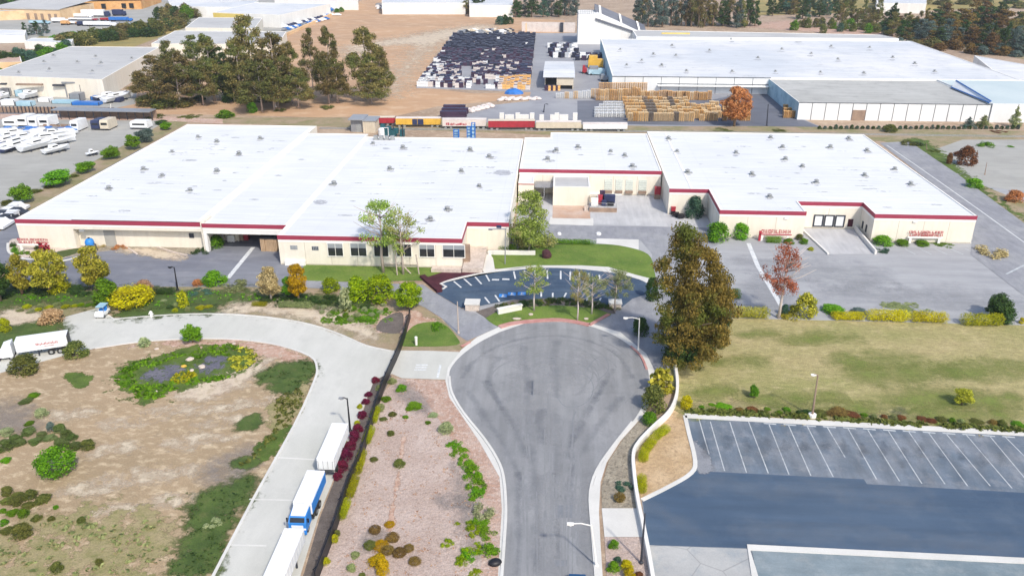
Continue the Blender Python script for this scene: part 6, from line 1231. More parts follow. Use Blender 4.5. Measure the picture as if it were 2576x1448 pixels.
# ------------------------------------------------------------------ vehicles
def wheel(parent,x,y,r=.5,wd=.3):
    m=MB(); m.tube([(x,y-wd/2,r),(x,y+wd/2,r)],r,12); w_=m.build('wheel',M['tyre'],parent); m=MB(); m.tube([(x,y-wd/2-.01,r),(x,y+wd/2+.01,r)],r*.5,10); m.build('rim',M['vent'],w_)
def semitrailer(P,rz,L,lab,mat='wpaint',H_=2.8,W_=2.15,stripe=None,text=0):
    t=thing('semi_trailer',lab,'trailer',P,rz); m=MB(); m.box(0,L,-W_/2,W_/2,1.15,H_-.06); [m.box(L*k/12-.03,L*k/12+.03,s*(W_/2+.015)-.012,s*(W_/2+.015)+.012,1.2,H_-.1) for k in range(1,12) for s in (-1,1)]; m.build('box_body',M[mat],t)
    m=MB(); m.box(-.02,L+.02,-W_/2-.02,W_/2+.02,H_-.06,H_); m.build('roof',M['wpaint'],t)
    m=MB(); [m.box(-.05,.0,y-.5,y+.5,1.3,H_-.3) for y in (-.52,.52)]; d=m.build('rear_door',M['fwhite'],t); m=MB(); [m.tube([(-.08,y,1.3),(-.08,y,H_-.3)],.025,5) for y in (-.9,-.3,.3,.9)]; m.build('lock_bar',M['steel'],d)
    m=MB(); m.box(.3,L-.2,-.5,-.35,.9,1.15); m.box(.3,L-.2,.35,.5,.9,1.15); m.box(0,.15,-1.2,1.2,.5,.65); m.box(.03,.1,-.9,-.8,.5,1.1); m.box(.03,.1,.8,.9,.5,1.1); m.build('chassis',M['frame'],t)
    for x in (1.3,2.6):
        for s in (-1,1): wheel(t,x,s*1.05)
    m=MB(); [m.box(L-3.1,L-2.9,s*.9-.08,s*.9+.08,0,1.15) for s in (-1,1)]; m.box(L-3.05,L-2.95,-.9,.9,.9,1.0); m.build('landing_leg',M['frame'],t)
    if stripe: m=MB(); [m.box(0.05,L-.05,s*(W_/2+.02)-.02,s*(W_/2+.02)+.02,1.2,H_-.25) for s in (-1,1)]; m.build('side_stripe',M[stripe],t)
    return t
def dirr(a,b): A,B=G(*a),G(*b); return math.atan2(B[1]-A[1],B[0]-A[0])
# trailers along the fence: axis from a near point to a far point on the road
def axis_pt(x,y): return G(x,y)
def rowtrailer(nearL,nearR,far,H_):     # picture points of the near roof corners and a far roof corner
    A=G(*nearL,H_);B=G(*nearR,H_);C_=G(*far,H_); return ((A[0]+B[0])/2,(A[1]+B[1])/2,0),math.hypot(C_[0]-A[0],C_[1]-A[1])
rzt=math.atan2(*(lambda a,b:(b[1]-a[1],b[0]-a[0]))(G(736,1290,4),G(784,1182,4)))
P,Ln=rowtrailer((796,1152),(838,1153),(828,1063),2.8); semitrailer(P,rzt,Ln,'white box trailer with a small red mark, farthest of the row beside the black fence')
P,Ln=rowtrailer((741,1262),(778,1263),(783,1182),2.8); PB=P; semitrailer(P,rzt,Ln,'white topped trailer with bright blue sides coupled to the blue cab',stripe='hblue')
P,Ln=rowtrailer((640,1490),(700,1490),(708,1328),2.8); semitrailer(P,rzt,Ln,'white box trailer cut by the bottom edge, nearest of the row','wpaint')
# blue tractor, cab facing the camera
t=thing('truck_tractor','bright blue truck cab facing the viewer in the middle of the trailer row','truck',(PB[0]-2.4*math.cos(rzt),PB[1]-2.4*math.sin(rzt),0),rzt)
m=MB(); m.add([(0,-1.2,.7),(0,1.2,.7),(0,1.2,2.0),(0,-1.2,2.0),(.5,-1.15,2.7),(.5,1.15,2.7),(2.4,-1.2,.7),(2.4,1.2,.7),(2.4,1.15,2.85),(2.4,-1.15,2.85)],[(1,0,3,2),(2,3,4,5),(5,4,9,8),(0,6,9,4,3),(7,1,2,5,8),(6,7,8,9),(0,1,7,6)]); cb=m.build('cab',M['hblue'],t)
m=MB(); m.add([(.05,-1.0,2.1),(.05,1.0,2.1),(.42,.98,2.6),(.42,-.98,2.6)],[(1,0,3,2)]); m.v=[(x-.03,y,z+.02) for x,y,z in m.v]; m.build('windscreen',M['glass'],cb)
m=MB(); m.box(-.06,0,-.8,.8,1.0,1.7); m.build('grille',M['wpaint'],cb); m=MB(); m.box(-.25,0,-1.25,1.25,.45,.8); m.build('bumper',M['hblue'],t)
for s in (-1,1): m=MB(); m.box(-.05,0,s*1.0-.15,s*1.0+.15,1.0,1.25); m.build('headlight',M['trim'],t); m=MB(); m.box(.3,.4,s*1.45-.1,s*1.45+.1,2.0,2.6); m.tube([(.35,s*1.15,2.5),(.35,s*1.45,2.4)],.03,5); m.build('mirror',M['black'],t)
m=MB(); m.add([(.6,-1.0,2.75),(.6,1.0,2.75),(2.4,1.05,2.87),(2.4,-1.05,2.87),(2.3,-1.0,3.15),(2.3,1.0,3.15)],[(0,1,5,4),(4,5,2,3),(0,4,3),(1,2,5)]); m.build('roof_fairing',M['wpaint'],cb); m=MB(); m.box(2.4,5.2,-.5,.5,.7,1.0); m.build('chassis',M['frame'],t)
for x,s in ((.9,-1),(.9,1),(3.9,-1),(3.9,1)): wheel(t,x,s*1.0)
t.scale=(.86,.84,.88)
# white semi truck at the left edge
rl=dirr((20,905),(165,884)); P=G(168,886); t=semitrailer((P[0],P[1]+1.2,0),rl+math.pi,math.hypot(G(168,886)[0]-G(38,905)[0],G(168,886)[1]-G(38,905)[1]),'long white semi trailer with faded red script parked at the left edge','wpaint',3.0)
m=MB(); g=random.Random(3)
for i in range(16): x=1.4+i*.2; m.box(x,x+.11,1.085,1.11,1.9+g.uniform(0,.1),2.15+g.uniform(0,.25))
m.box(2,3.4,1.085,1.105,1.65,1.72); m.build('script_marks',M['signred'],t)
m=MB(); m.box(-.1,.0,-1.1,1.1,1.2,2.95); m.build('door_seal',M['black'],t)
LL=math.hypot(G(168,886)[0]-G(38,905)[0],G(168,886)[1]-G(38,905)[1])+.6; q=(P[0]+math.cos(rl+math.pi)*LL,P[1]+1.2+math.sin(rl+math.pi)*LL,0); t=thing('truck_tractor','white truck cab in front of the long semi trailer at the left edge','truck',q,rl+math.pi)
m=MB(); m.add([(0,-1.2,.7),(0,1.2,.7),(0,1.15,3.6),(0,-1.15,3.6),(2.0,-1.2,.7),(2.0,1.2,.7),(2.0,1.2,2.0),(2.0,-1.2,2.0),(1.6,1.1,3.2),(1.6,-1.1,3.2)],[(0,3,9,7,4),(1,5,6,8,2),(4,7,6,5),(7,9,8,6),(9,3,2,8),(0,1,2,3)]); m.box(2,3.4,-1,1,.7,1.9); cb=m.build('cab',M['wpaint'],t)
m=MB(); m.add([(1.99,-1.0,2.05),(1.99,1.0,2.05),(1.62,.98,3.1),(1.62,-.98,3.1)],[(0,1,2,3)]); m.v=[(x+.03,y,z+.02) for x,y,z in m.v]; m.build('windscreen',M['glass'],cb)
for x,s in ((.4,-1),(.4,1),(2.8,-1),(2.8,1)): wheel(t,x,s*1.0)
t.scale=(.8,.85,.78)
# cart on the pad
P=G(252,800); t=thing('utility_cart','small white and blue utility cart parked on the concrete pad','cart',(P[0],P[1]+1,0),1.6); m=MB(); m.box(-1.3,1.3,-.75,.75,.35,.9); m.add([(-1.3,-.7,.9),(-.6,-.7,.9),(-.9,-.7,1.3),(-1.3,.7,.9),(-.6,.7,.9),(-.9,.7,1.3)],[(0,1,2),(3,5,4),(1,4,5,2),(0,2,5,3)]); m.build('body',M['wpaint'],t)
m=MB(); m.box(-.7,1.2,-.7,.7,1.9,2.0); m.build('canopy',M['glassblue'],t); m=MB(); [m.tube([(x,y,.9),(x,y,1.9)],.04,5) for x in (-.6,1.1) for y in (-.65,.65)]; m.build('canopy_post',M['steel'],t); m=MB(); m.box(.1,.7,-.6,.6,.9,1.2); m.box(.65,.8,-.6,.6,1.2,1.6); m.build('seat',M['hblue'],t)
for x in (-.85,.85):
    for s in (-1,1): wheel(t,x,s*.7,.3,.2)
def car(P,rz,lab,mat,group=None,van=0):
    t=thing('parked_car',lab,'car',P,rz,group); m=MB(); L=[(-2.2,.35),(2.2,.35),(2.25,.75),(1.2,.92),(.55,1.42),(-1.1,1.45),(-1.9,.98),(-2.25,.9)]; n=len(L)
    m.add([(x,-.88 if z<1.2 else -.68,z) for x,z in L]+[(x,.88 if z<1.2 else .68,z) for x,z in L],[tuple(range(n)),tuple(range(2*n-1,n-1,-1))]+[(i,i+n,(i+1)%n+n,(i+1)%n) for i in range(n)]); b=m.build('body',M[mat],t)
    m=MB(); m.add([(1.16,-.76,.96),(1.16,.76,.96),(.58,.64,1.40),(.58,-.64,1.40)],[(0,1,2,3)]); m.v=[(x+.02,y,z+.02) for x,y,z in m.v]; m.build('windscreen',M['glass'],b)
    m=MB(); [m.box(-1.0,.5,s*.79-.015,s*.79+.015,1.0,1.33) for s in (-1,1)]; m.build('side_window',M['glass'],b)
    for x in (-1.35,1.4):
        for s in (-1,1): wheel(t,x,s*.8,.32,.2)
    return t
P=G(1452,1496); car((P[0],P[1],0),math.pi/2,'dark blue car driving on the street, cut by the bottom edge','carblue')
# ------------------------------------------------------------------ rail cars
tb=[(880,331),(1600,337),(2575,352)]
m=MB()
rl_=[G(800,327),G(1250,331),G(1700,336),G(2700,350)]
for off in (-.75,.75):
    for a,b in zip(rl_[:-1],rl_[1:]): m.obox((a[0],a[1]+off+2),(b[0],b[1]+off+2),.14,.05,.25)
o=m.build('railway_track',M['vent']); o['kind']='structure'
def boxcar(x0,x1,yt,yb,mat,lab,doors=None,marks=0,rnd_=0):
    A,B=G(x0,yb),G(x1,yb); L=math.hypot(B[0]-A[0],B[1]-A[1]); rz=math.atan2(B[1]-A[1],B[0]-A[0]); h=hz(x0,yt,A[1]+1.5)
    t=thing('rail_car',lab,'rail car',A,rz); m=MB(); m.box(0,L,0,2.9,.95,h-.25); [m.box(L*k/9-.05,L*k/9+.05,-.05,-.003,1.0,h-.3) for k in range(1,9)]; m.build('body',M[mat],t)
    m=MB(); m.add([(-.05,-.05,h-.25),(L+.05,-.05,h-.25),(L+.05,1.45,h),(-.05,1.45,h),(L+.05,2.95,h-.25),(-.05,2.95,h-.25)],[(0,1,2,3),(3,2,4,5),(0,3,5),(1,4,2)]); m.build('roof',M['graffiti' if mat!='red' else 'beige'],t)
    if doors: m=MB(); [m.box(L*a,L*b,-.07,-.005,1.0,h-.45) for a,b in doors]; m.build('door',M['navyp'],t)
    if marks: 
        m=MB(); g=random.Random(marks); [m.box(L*.08+i*.42,L*.08+i*.42+g.uniform(.2,.4),-.04,-.004,1.2+g.uniform(0,.2),1.7+g.uniform(0,.5)) for i in range(int(L*.5/.42))]; m.build('graffiti',M['signred'],t)
        m=MB(); m.box(.2,L-.2,.5,2.4,.7,.95); m.build('frame',M['frame'],t)
    for c in (.13,.87):
        for k in (-.9,.9):
            w_=MB(); w_.tube([(L*c+k,.3,.42),(L*c+k,2.6,.42)],.42,10); w_.build('wheel',M['vent'],t)
boxcar(905,993,292,317,'red','dark red boxcar behind the silo shed at the left end of the train')
boxcar(996,1108,294,321,'yellow','yellow boxcar with dark open doors',doors=((.37,.48),(.49,.62)))
boxcar(1113,1223,297,325,'graffiti','white boxcar with red painted scrawl along its lower side',marks=5)
boxcar(1228,1345,300,328,'red','bright red boxcar with graffiti right of the white scrawled boxcar')
boxcar(1348,1461,303,330,'beige','weathered beige boxcar right of the red graffiti boxcar')
boxcar(1466,1577,308,332,'wpaint','rusty white boxcar at the right end of the train')
# lifts and plant behind hall B
for (x,yt,w_,lab) in ((1148,326,12,'short blue steel tower behind the office hall roof'),(1180,318,9,'middle blue steel tower behind the office hall roof'),(1191,309,8,'tallest blue steel tower behind the office hall roof')):
    P=G(x,356); s=w_*mpp(P)/2; h=hz(x,yt,P[1]); t=thing('lift_tower',lab,'tower',P); m=MB(); [m.box(a*s-.12,a*s+.12,b*s-.12,b*s+.12,0,h) for a in (-1,1) for b in (-1,1)]; [m.box(-s-.1,s+.1,-s-.15,-s+.05,h*k/5,h*k/5+.2) for k in range(1,6)]; m.build('frame',M['blue'],t); m=MB(); m.box(-s*.8,s*.8,-s*.8,s*.8,h*.2,h*.9); m.build('cage',M['glassblue'],t)
P=G(990,344); t=thing('compressor','dark teal machinery behind the office hall roof beside the silo shed','machinery',P); m=MB(); g=random.Random(9); [m.cbox(g.uniform(-3.5,3.5),g.uniform(-1,1),g.uniform(1,3),g.uniform(1,2.2),1.4,g.uniform(1.5,3)) for i in range(9)]; m.build('casing',M['l_bluegreen'] if 0 else pmat('teal_paint',(.02,.10,.12),.5,.3),t); m=MB(); [m.tube([(x,0,0),(x,0,4)],.2,6) for x in (-3,0,3)]; m.build('stand',M['frame'],t)
P=G(960,346); m=MB(); m.lathe([(.9,0),(1,.3),(1,2.6),(.5,3.1)],12); m.tube([(0,0,3),(2.2,0,3.2),(2.2,0,0)],.14,6); tag(m.build('white_tank',M['wpaint'],None,P),'small white tank with a pipe between the silo shed and the teal machinery','tank')
# roof plant on hall B
P=G(970,349,6.0); m=MB(); [m.box(i*1.6,i*1.6+1.1,0,1.2,.25,1.3) for i in range(4)]; m.box(-.2,6,0,.2,0,.25); m.box(-.2,6,1,1.2,0,.25); tag(m.build('roof_units',M['vent'],None,(P[0]-3,P[1]-2.5,6.0)),'row of grey units at the back edge of the office hall roof','roof unit')
# ------------------------------------------------------------------ bin yard
def bin_mesh(mats,h=1.9,w_=1.9,st=2):
    m=MB()
    for k in range(st):
        z=k*h/st; hh=h/st*.94; m.box(-w_/2,w_/2,-w_/2,w_/2,z+.06,z+hh,0); m.box(-w_/2+.15,w_/2-.15,-w_/2+.15,w_/2-.15,z+hh,z+hh+.02,1) if k==st-1 else None
        for a in (-1,0,1): m.box(a*w_*.4-.12,a*w_*.4+.12,-w_/2-.05,w_/2,z,z+.06,0)
    return m.mesh('bin_stack',mats)
BM={k:bin_mesh([M[k],M[q]]) for k,q in (('plasticdark','navyp'),('plasticpurple','navyp'),('wpaint','vent'),('wood','brick'),('graffiti','plasticpurple'))}
TL,TR,BR,BL=[G(*p) for p in ((1140,90),(1346,88),(1331,228),(1048,220))]
cells=[]; g=random.Random(21); NX,NY=29,40
for j in range(NY):
    for i in range(NX):
        u,v=(i+.5)/NX,(j+.5)/NY
        x=(TL[0]*(1-u)+TR[0]*u)*(1-v)+(BL[0]*(1-u)+BR[0]*u)*v; y=(TL[1]*(1-u)+TR[1]*u)*(1-v)+(BL[1]*(1-u)+BR[1]*u)*v
        py=90+130*v
        # picture row of that point
        q=np.array([x,y,-HC]); dz=q@_f; px=PW/2+F*(q@_r)/dz; py=PH/2-F*(q@_u)/dz
        if 1158<px<1190 and 168<py<206 or (py>200 and 1185<px<1255 and g.random()<.6): continue
        if px<1100-(py-150)*.9+20 and py<200 and g.random()<.15: continue
        if g.random()<.06: continue
        if g.random()<.025: k=g.choice(['wpaint','graffiti'])
        elif py<128: k='plasticdark'
        elif py<165: k=g.choice(['plasticdark','plasticpurple','plasticpurple'])
        elif px>1258 and py>200: k=g.choice(['wood','wood','graffiti'])
        elif py>203: k=g.choice(['wpaint','graffiti','plasticpurple'])
        else: k=g.choice(['plasticpurple','plasticpurple','graffiti','plasticdark'])
        if px<1160-(py-130)*.9 and py>150 and g.random()<.45: k='wpaint'
        cells.append((y,x,k))
cells.sort(); far=MB()
nm={'plasticdark':('dark navy','dark navy bin stack in the front rows of the bin yard'),'plasticpurple':('dark purple','dark purple bin stack in the front rows of the bin yard'),'wpaint':('white','white bin stack in the front rows of the bin yard'),'wood':('orange','orange wooden bin stack at the lower right of the bin yard'),'graffiti':('pale','stained pale bin stack in the front rows of the bin yard')}
for n,(y,x,k) in enumerate(cells):
    if n<290:
        o=link('bin_stack',BM[k],None,(x+g.uniform(-.2,.2),y+g.uniform(-.2,.2),.05),g.uniform(-.08,.08)); tag(o,nm[k][1],'bins',nm[k][0]+' bin stacks of the bin yard'); o.scale=(1,1,g.uniform(.8,1.25))
    else:
        h=1.5*g.uniform(.55,1.6); xx,yy_=x+g.uniform(-.25,.25),y+g.uniform(-.25,.25); mi={'plasticdark':0,'plasticpurple':1,'wpaint':2,'wood':3,'graffiti':4}[k]
        far.cbox(xx,yy_,.05+h/2,1.95,1.9,h,mi); far.cbox(xx,yy_,.05+h+.04,1.5,1.4,.08,5 if mi<2 else 1)
tag(far.build('bin_field',[M['plasticdark'],M['plasticpurple'],M['wpaint'],M['wood'],M['graffiti'],M['bintop']]),'dense field of dark navy and purple bins covering the rear of the bin yard','bins',kind='stuff')
def at_px(x,y): return G(x,y)
def place(me,name,x,y,lab,cat,group,rz=0,sc=None):
    o=link(name,me,None,G(x,y,.055),rz); tag(o,lab,cat,group)
    if sc: o.scale=sc
    return o
for r in range(3):
    for c in range(6-(r==0)): 
        place(BM['plasticpurple'],'bin_stack',1113+c*11+ (2-r)*4,282+r*8-4,'dark purple bin of the small group at the yard edge above the train','bins','purple bins above the train',0,(.85,.85,1.1))
# ------------------------------------------------------------------ pallet stacks
def pallet_mesh(mat,mat2,n,w_=1.6,d=1.2,h=.16):
    m=MB(); g=random.Random(n)
    for k in range(n):
        z=k*h; ox=g.uniform(-.05,.05)
        for s in (-.45,0,.45): m.box(ox+s*w_-.06,ox+s*w_+.06,-d/2,d/2,z,z+h*.6,1)
        for s in range(4): q=-w_/2+.08+s*w_*.27; m.box(ox+q,ox+q+w_*.17,-d/2,d/2,z+h*.6,z+h*.9,0)
    return m.mesh('pallet_stack',[mat,mat2])
PMs=[pallet_mesh(M['wood'],M['brick'],10),pallet_mesh(M['wood2'],M['wood'],10),pallet_mesh(M['wood3'],M['brick'],10),pallet_mesh(M['wood2'],M['brick'],9),pallet_mesh(M['wpaint'],M['trim'],9)]
g=random.Random(33)
for i in range(26):
    x=1503+i*11.2; y=(252 if x<1610 else 256 if x<1705 else 251)+g.uniform(-1,1); hh=(2.6 if x<1560 else 2.9 if x<1610 else 2.6 if x<1705 else 1.9)*g.uniform(.9,1.1)
    place(PMs[g.choice([0,0,1])],'pallet_stack',x,y,'tall orange pallet stack in the rear row before the far factory, %s from the left'%ordw(i),'pallets','tall pallet stacks in the rear row',g.uniform(-.1,.1),(1.0,1.3,hh))
for i in range(11): place(PMs[0],'pallet_stack',1510+i*11,240,'orange pallet stack behind the left half of the rear row','pallets','pallet stacks behind the rear row',0,(1.05,1.2,3.1))
for i in range(9): place(PMs[g.choice([4,1,4])],'pallet_stack',1403+i*11,248-abs(i-4)*.3,'low pale pallet stack at the left end of the rear row, %s from the left'%ordw(i),'pallets','low pale stacks left of the rear row',0,(1,1,1.3+.12*i))
for i in range(13):                       # long front rows running back
    lean=-28*(.55+.05*i/13); 
    for j in range(6):
        f=j/5; x=1584+i*12.8+ (lean*(f)) ; y=304-f*40; k=2 if i in(4,5,9) and g.random()<.8 else g.choice([0,1,1,3])
        place(PMs[k],'pallet_stack',x,y,'%s pallet stack in the front block of long rows, row %s from the left'%(('orange','pale wood','grey wood','pale wood')[k],ordw(i)),'pallets','pallet stacks of front row %s'%ordw(i)+' '+('orange','pale','grey','pale')[k],g.uniform(-.06,.06),(1.0,1.5,1.9))
for i in range(12):
    for j in range(5):
        f=j/4; x=1752+i*11.5-f*10*(i<6); y=303-f*(30 if 3<i<9 else 22); 
        if g.random()<.12: continue
        place(PMs[g.choice([0,1,1])],'pallet_stack',x,y,'pale pallet stack around the rust red tree, row %s from the left'%ordw(i),'pallets','pallet stacks around the rust red tree, row %s'%ordw(i),g.uniform(-.1,.1),(1.0,1.4,1.6*g.uniform(.8,1.2)))
for i in range(7):
    for j in range(5):
        if i+j<2: continue
        place(PMs[4],'pallet_stack',1500+i*11,266+j*7,'white plastic pallet stack left of the long front rows','pallets','white pallet stacks left of the front rows',g.uniform(-.1,.1),(.95,1.2,1.1))
for i in range(3):
    for j in range(3): place(PMs[0],'pallet_stack',1974+i*11,296-j*8,'orange pallet stack at the blue side wall of the factory annex','pallets','pallet stacks at the annex side wall',0,(1,1.4,1.5))
sl=pmat('slab_white',(.76,.74,.70),.6,.08); m=MB(); m.box(-.75,.75,-.5,.5,.12,2.4); [m.box(a-.12,a+.12,-.5,.5,0,.12) for a in (-.55,.55)]; SLB=m.mesh('white_crate',sl)
for i,x in enumerate((1262,1276,1287,1302,1313,1324,1338,1362,1389,1400,1412,1423,1446)): place(SLB,'white_crate',x,306,'white upright crate standing behind the train, %s from the left'%ordw(i),'crate','white upright crates behind the train',0,(1,1,1.0+.25*(i%3==0)))
m=MB(); m.lathe([(.9,0),(1.1,.3),(.8,.8),(.3,1.0)],7); RB=m.mesh('rubble_heap',M['graffiti'])
for i in range(16): place(RB,'rubble_heap',1258+i*6.4,254-abs(math.sin(i))*5,'pale rubble heap along the edge between dirt field and yard','rubble','rubble heaps between dirt field and yard',i,(1.3,1,1))
for i in range(10): place(RB,'rubble_heap',1180+i*6.2,280-i*1.6+(i%2)*4,'larger pale rubble heap beside the purple bins','rubble','rubble heaps beside the purple bins',i*2,(1.5,1.2,1.2))
P=G(1292,236); m=MB(); m.lathe([(3.6,0),(3.3,.8),(2.0,1.7),(.4,2.1)],9); m.v=[(x*1.1,y*.7,z*(1+.1*math.sin(x*3))) for x,y,z in m.v]; tag(m.build('tarp_heap',M['blue'],None,P),'heap under a bright blue tarpaulin at the foot of the bin yard','heap')
for i in range(26): place(BM[('wpaint','plasticdark','plasticpurple','wpaint')[i%4]],'bin_stack',1382+(i%9)*8+(i//9)*3,120+(i//9)*11+(i%2)*3,'%s bin stack in the heap between the lane and the white tower'%(('white','dark navy','dark purple','white')[i%4]),'bins',('white','navy','purple','white')[i%4]+' bins between lane and tower',i,(1.2,1.2,1.4))
for i in range(12): place(BM[('plasticdark','plasticpurple')[i%2]],'bin_stack',1452+i*5.5,152-(i%3)*4,('dark navy','dark purple')[i%2]+' bin stack behind the yellow machine','bins',('navy','purple')[i%2]+' bins behind the yellow machine',i,(1.2,1.2,1.2))
for i in range(6): place(BM[('plasticpurple','wood')[i%2]],'bin_stack',1374+i*6,228,('dark purple','orange')[i%2]+' bin stack in the mouth of the white shed','bins',('purple','orange')[i%2]+' bins in the shed mouth',0,(.8,.8,1.1))
def machine(x,y,w_,h,d,mat,lab,mat2='frame',rz=0):
    P=G(x,y,.06); s=w_*mpp(P); t=thing('yard_machine',lab,'machine',P,rz); m=MB(); m.box(-s/2,s/2,0,d,.4,h*.7); m.build('body',M[mat],t); m=MB(); m.box(-s*.45,s*.1,.2,d-.2,h*.7,h); m.build('cabin',M[mat2],t); m=MB(); [m.tube([(a*s*.35,-.1,.4),(a*s*.35,d+.1,.4)],.4,8) for a in (-1,1)]; m.build('running_gear',M['tyre'],t)
machine(1498,172,38,5.5,4,'yellow','yellow loader machine against the blue factory side wall','yellow'); machine(1500,190,40,3.5,5,'glassblue','pale blue flat machine below the yellow loader','steel'); machine(1470,186,11,3.5,3,'red','small red machine left of the pale blue machine','red'); machine(1470,150,26,3,4,'wpaint','white loader behind the dark bins','wpaint'); machine(1520,205,20,2.5,4,'steel','grey low machine at the corner of the factory','steel')
# wall of stained panels behind the bin yard
a,b=G(1312,80),G(1446,82); h=hz(1380,56,a[1]); t=thing('panel_wall','tall stained panel wall behind the bin yard','wall',a); m=MB(); Lw=b[0]-a[0]; m.obox((0,0),(Lw,b[1]-a[1]),.5,0,h); m.build('wall',M['graffiti'],t); m=MB(); [m.obox((Lw*k/14,-.35),(Lw*k/14+Lw/30,-.35),.2,0,h*.9) for k in (1,3,4,7,8,11)]; m.build('rust_panel',M['peach'],t)
m=MB(); m.box(-Lw*.0+Lw*.72,Lw*.78,-3,-2,0,h*1.0); m.build('pillar',M['frame'],t)
# ------------------------------------------------------------------ vans, boats, trucks at left
def van(x,y,yt,wpx,mat,lab,L=6.0,rz=math.pi/2):
    P=G(x,y); w_=wpx*mpp(P); h=min(hz(x,yt,P[1]+1),3.6); t=thing('van',lab,'van',(P[0],P[1],0),0); m=MB()
    m.add([(-w_/2,0,.4),(w_/2,0,.4),(w_/2,.0,h*.8),(-w_/2,0,h*.8),(-w_/2*.9,.25,h),(w_/2*.9,.25,h),(-w_/2,L,.4),(w_/2,L,.4),(w_/2*.9,L,h*.95),(-w_/2*.9,L,h*.95)],[(0,1,2,3),(3,2,5,4),(4,5,8,9),(1,7,8,5,2),(6,0,3,4,9),(7,6,9,8)]); b=m.build('body',M[mat],t)
    m=MB(); m.box(-w_*.36,w_*.36,-.03,-.003,h*.52,h*.74); m.build('rear_window',M['glass'],b); m=MB(); m.box(-w_/2,w_/2,-.12,0,.35,.6); m.build('bumper',M['frame'],t)
    for xx in (-w_*.42,w_*.42):
        for yy_ in (1.2,L-1.2): q=MB(); q.tube([(xx-.15,yy_,.4),(xx+.15,yy_,.4)],.4,10); q.build('wheel',M['tyre'],t)
van(26,321,298,36,'wpaint','rounded white van, leftmost of the parked row at the boat lot'); van(57,320,290,26,'wpaint','tall white van second in the parked row at the boat lot'); van(84,323,290,22,'wpaint','white van with a dark belt third in the parked row at the boat lot'); van(112,323,292,26,'wpaint','white van fourth in the parked row at the boat lot'); van(189,332,301,20,'wpaint','single white van with dark lettering in the boat lot gap'); van(241,328,302,22,'navyp','dark blue van left of the cream van at the boat lot'); van(264,329,301,22,'beige','cream van right of the dark blue van at the boat lot'); van(350,326,304,44,'wpaint','wide white box van at the right end of the boat lot',L=4)
a,b=G(126,303),G(375,308); m=MB(); Lw=b[0]-a[0]; t=thing('long_canopy','long low grey canopy roof behind the vans','canopy',a); m.obox((0,4),(Lw,4+b[1]-a[1]),5,3.0,3.3); m.build('roof',M['steel'],t); [MB().box(Lw*k/12-.1,Lw*k/12+.1,1.7,1.9,0,3.0).build('post',M['frame'],t) for k in range(13)]; m=MB(); m.obox((0,6.3),(Lw,6.3+b[1]-a[1]),.2,0,3.0); m.build('back_wall',M['brick'],t)
m=MB(); g=random.Random(4); [m.cbox(g.uniform(-6,6),g.uniform(-1.5,1.5),g.uniform(.2,1),g.uniform(.4,1.6),g.uniform(.3,1),g.uniform(.3,1.2)) for i in range(60)]; tag(m.build('scrap_heap',M['brick'],None,G(148,324)),'brown scrap heap between the white vans at the boat lot','scrap heap')
def boat(a,b,wd,mat,lab,h=2.0,deck='wpaint'):
    A,B=G(*a),G(*b); L=math.hypot(B[0]-A[0],B[1]-A[1]); rz=math.atan2(B[1]-A[1],B[0]-A[0]); t=thing('boat',lab,'boat',A,rz); m=MB(); N=9; vs=[]
    for i in range(N+1):
        f=i/N; hw=wd/2*(1 if f<.55 else max(.02,1-((f-.55)/.45)**2)); zt=h*(.85+.25*f*f); vs+=[(L*f,-hw,zt),(L*f,-hw*.55,.7),(L*f,0,.45),(L*f,hw*.55,.7),(L*f,hw,zt)]
    fs=[(i*5+k,i*5+k+1,(i+1)*5+k+1,(i+1)*5+k) for i in range(N) for k in range(4)]+[(4,3,2,1,0)]; m.add(vs,fs); hu=m.build('hull',M[mat],t)
    m=MB(); m.add([v for i in range(N+1) for v in ((vs[i*5][0],vs[i*5][1]*.98,vs[i*5][2]-.03),(vs[i*5+4][0],vs[i*5+4][1]*.98,vs[i*5+4][2]-.03))],[(i*2,i*2+2,i*2+3,i*2+1) for i in range(N)]); m.build('deck',M[deck],t)
    m=MB(); z=h*.95; m.add([(L*.25,-wd*.3,z),(L*.6,-wd*.28,z),(L*.6,wd*.28,z),(L*.25,wd*.3,z),(L*.28,-wd*.26,z+1.0),(L*.5,-wd*.22,z+1.0),(L*.5,wd*.22,z+1.0),(L*.28,wd*.26,z+1.0)],[(4,5,6,7),(0,1,5,4),(1,2,6,5),(2,3,7,6),(3,0,4,7)]); c=m.build('cabin',M['wpaint'],t)
    m=MB(); [m.add([(L*.3,s*wd*.285,z+.35),(L*.53,s*wd*.265,z+.35),(L*.5,s*wd*.245,z+.75),(L*.3,s*wd*.27,z+.75)],[(0,1,2,3)]) for s in (-1.02,1.02)]; m.build('side_window',M['glass'],c)
    m=MB(); [m.box(L*f-.2,L*f+.2,-wd*.35,wd*.35,0,.75) for f in (.2,.5,.75)]; m.build('cradle',M['frame'],t)
bt=[((112,391),(176,376),3.4,'wpaint','small white boat nearest the bank in the boat lot'),((52,386),(150,362),4.2,'wpaint','largest white boat in the front of the boat lot'),((96,374),(192,356),3.6,'wpaint','white boat lying right behind the largest boat'),((4,388),(92,362),3.4,'navyp','dark navy hulled boat at the front left of the boat lot'),((0,378),(96,352),3.4,'wpaint','white boat behind the dark navy hulled boat'),((66,362),(192,347),3.4,'wpaint','long white boat at the right of the boat row'),((-20,372),(70,352),3.4,'blue','blue hulled boat at the left edge of the boat lot'),((20,362),(118,345),3.2,'wpaint','slim white boat in the middle of the boat rows'),((-10,358),(60,345),3.2,'wpaint','white boat at the left edge behind the blue hull'),((100,348),(180,340),3.2,'wpaint','white boat in the rear row at right'),((0,348),(90,338),3.2,'wpaint','white boat in the rear row at left'),((26,342),(62,336),3.0,'black','black covered boat at the back of the boat rows')]
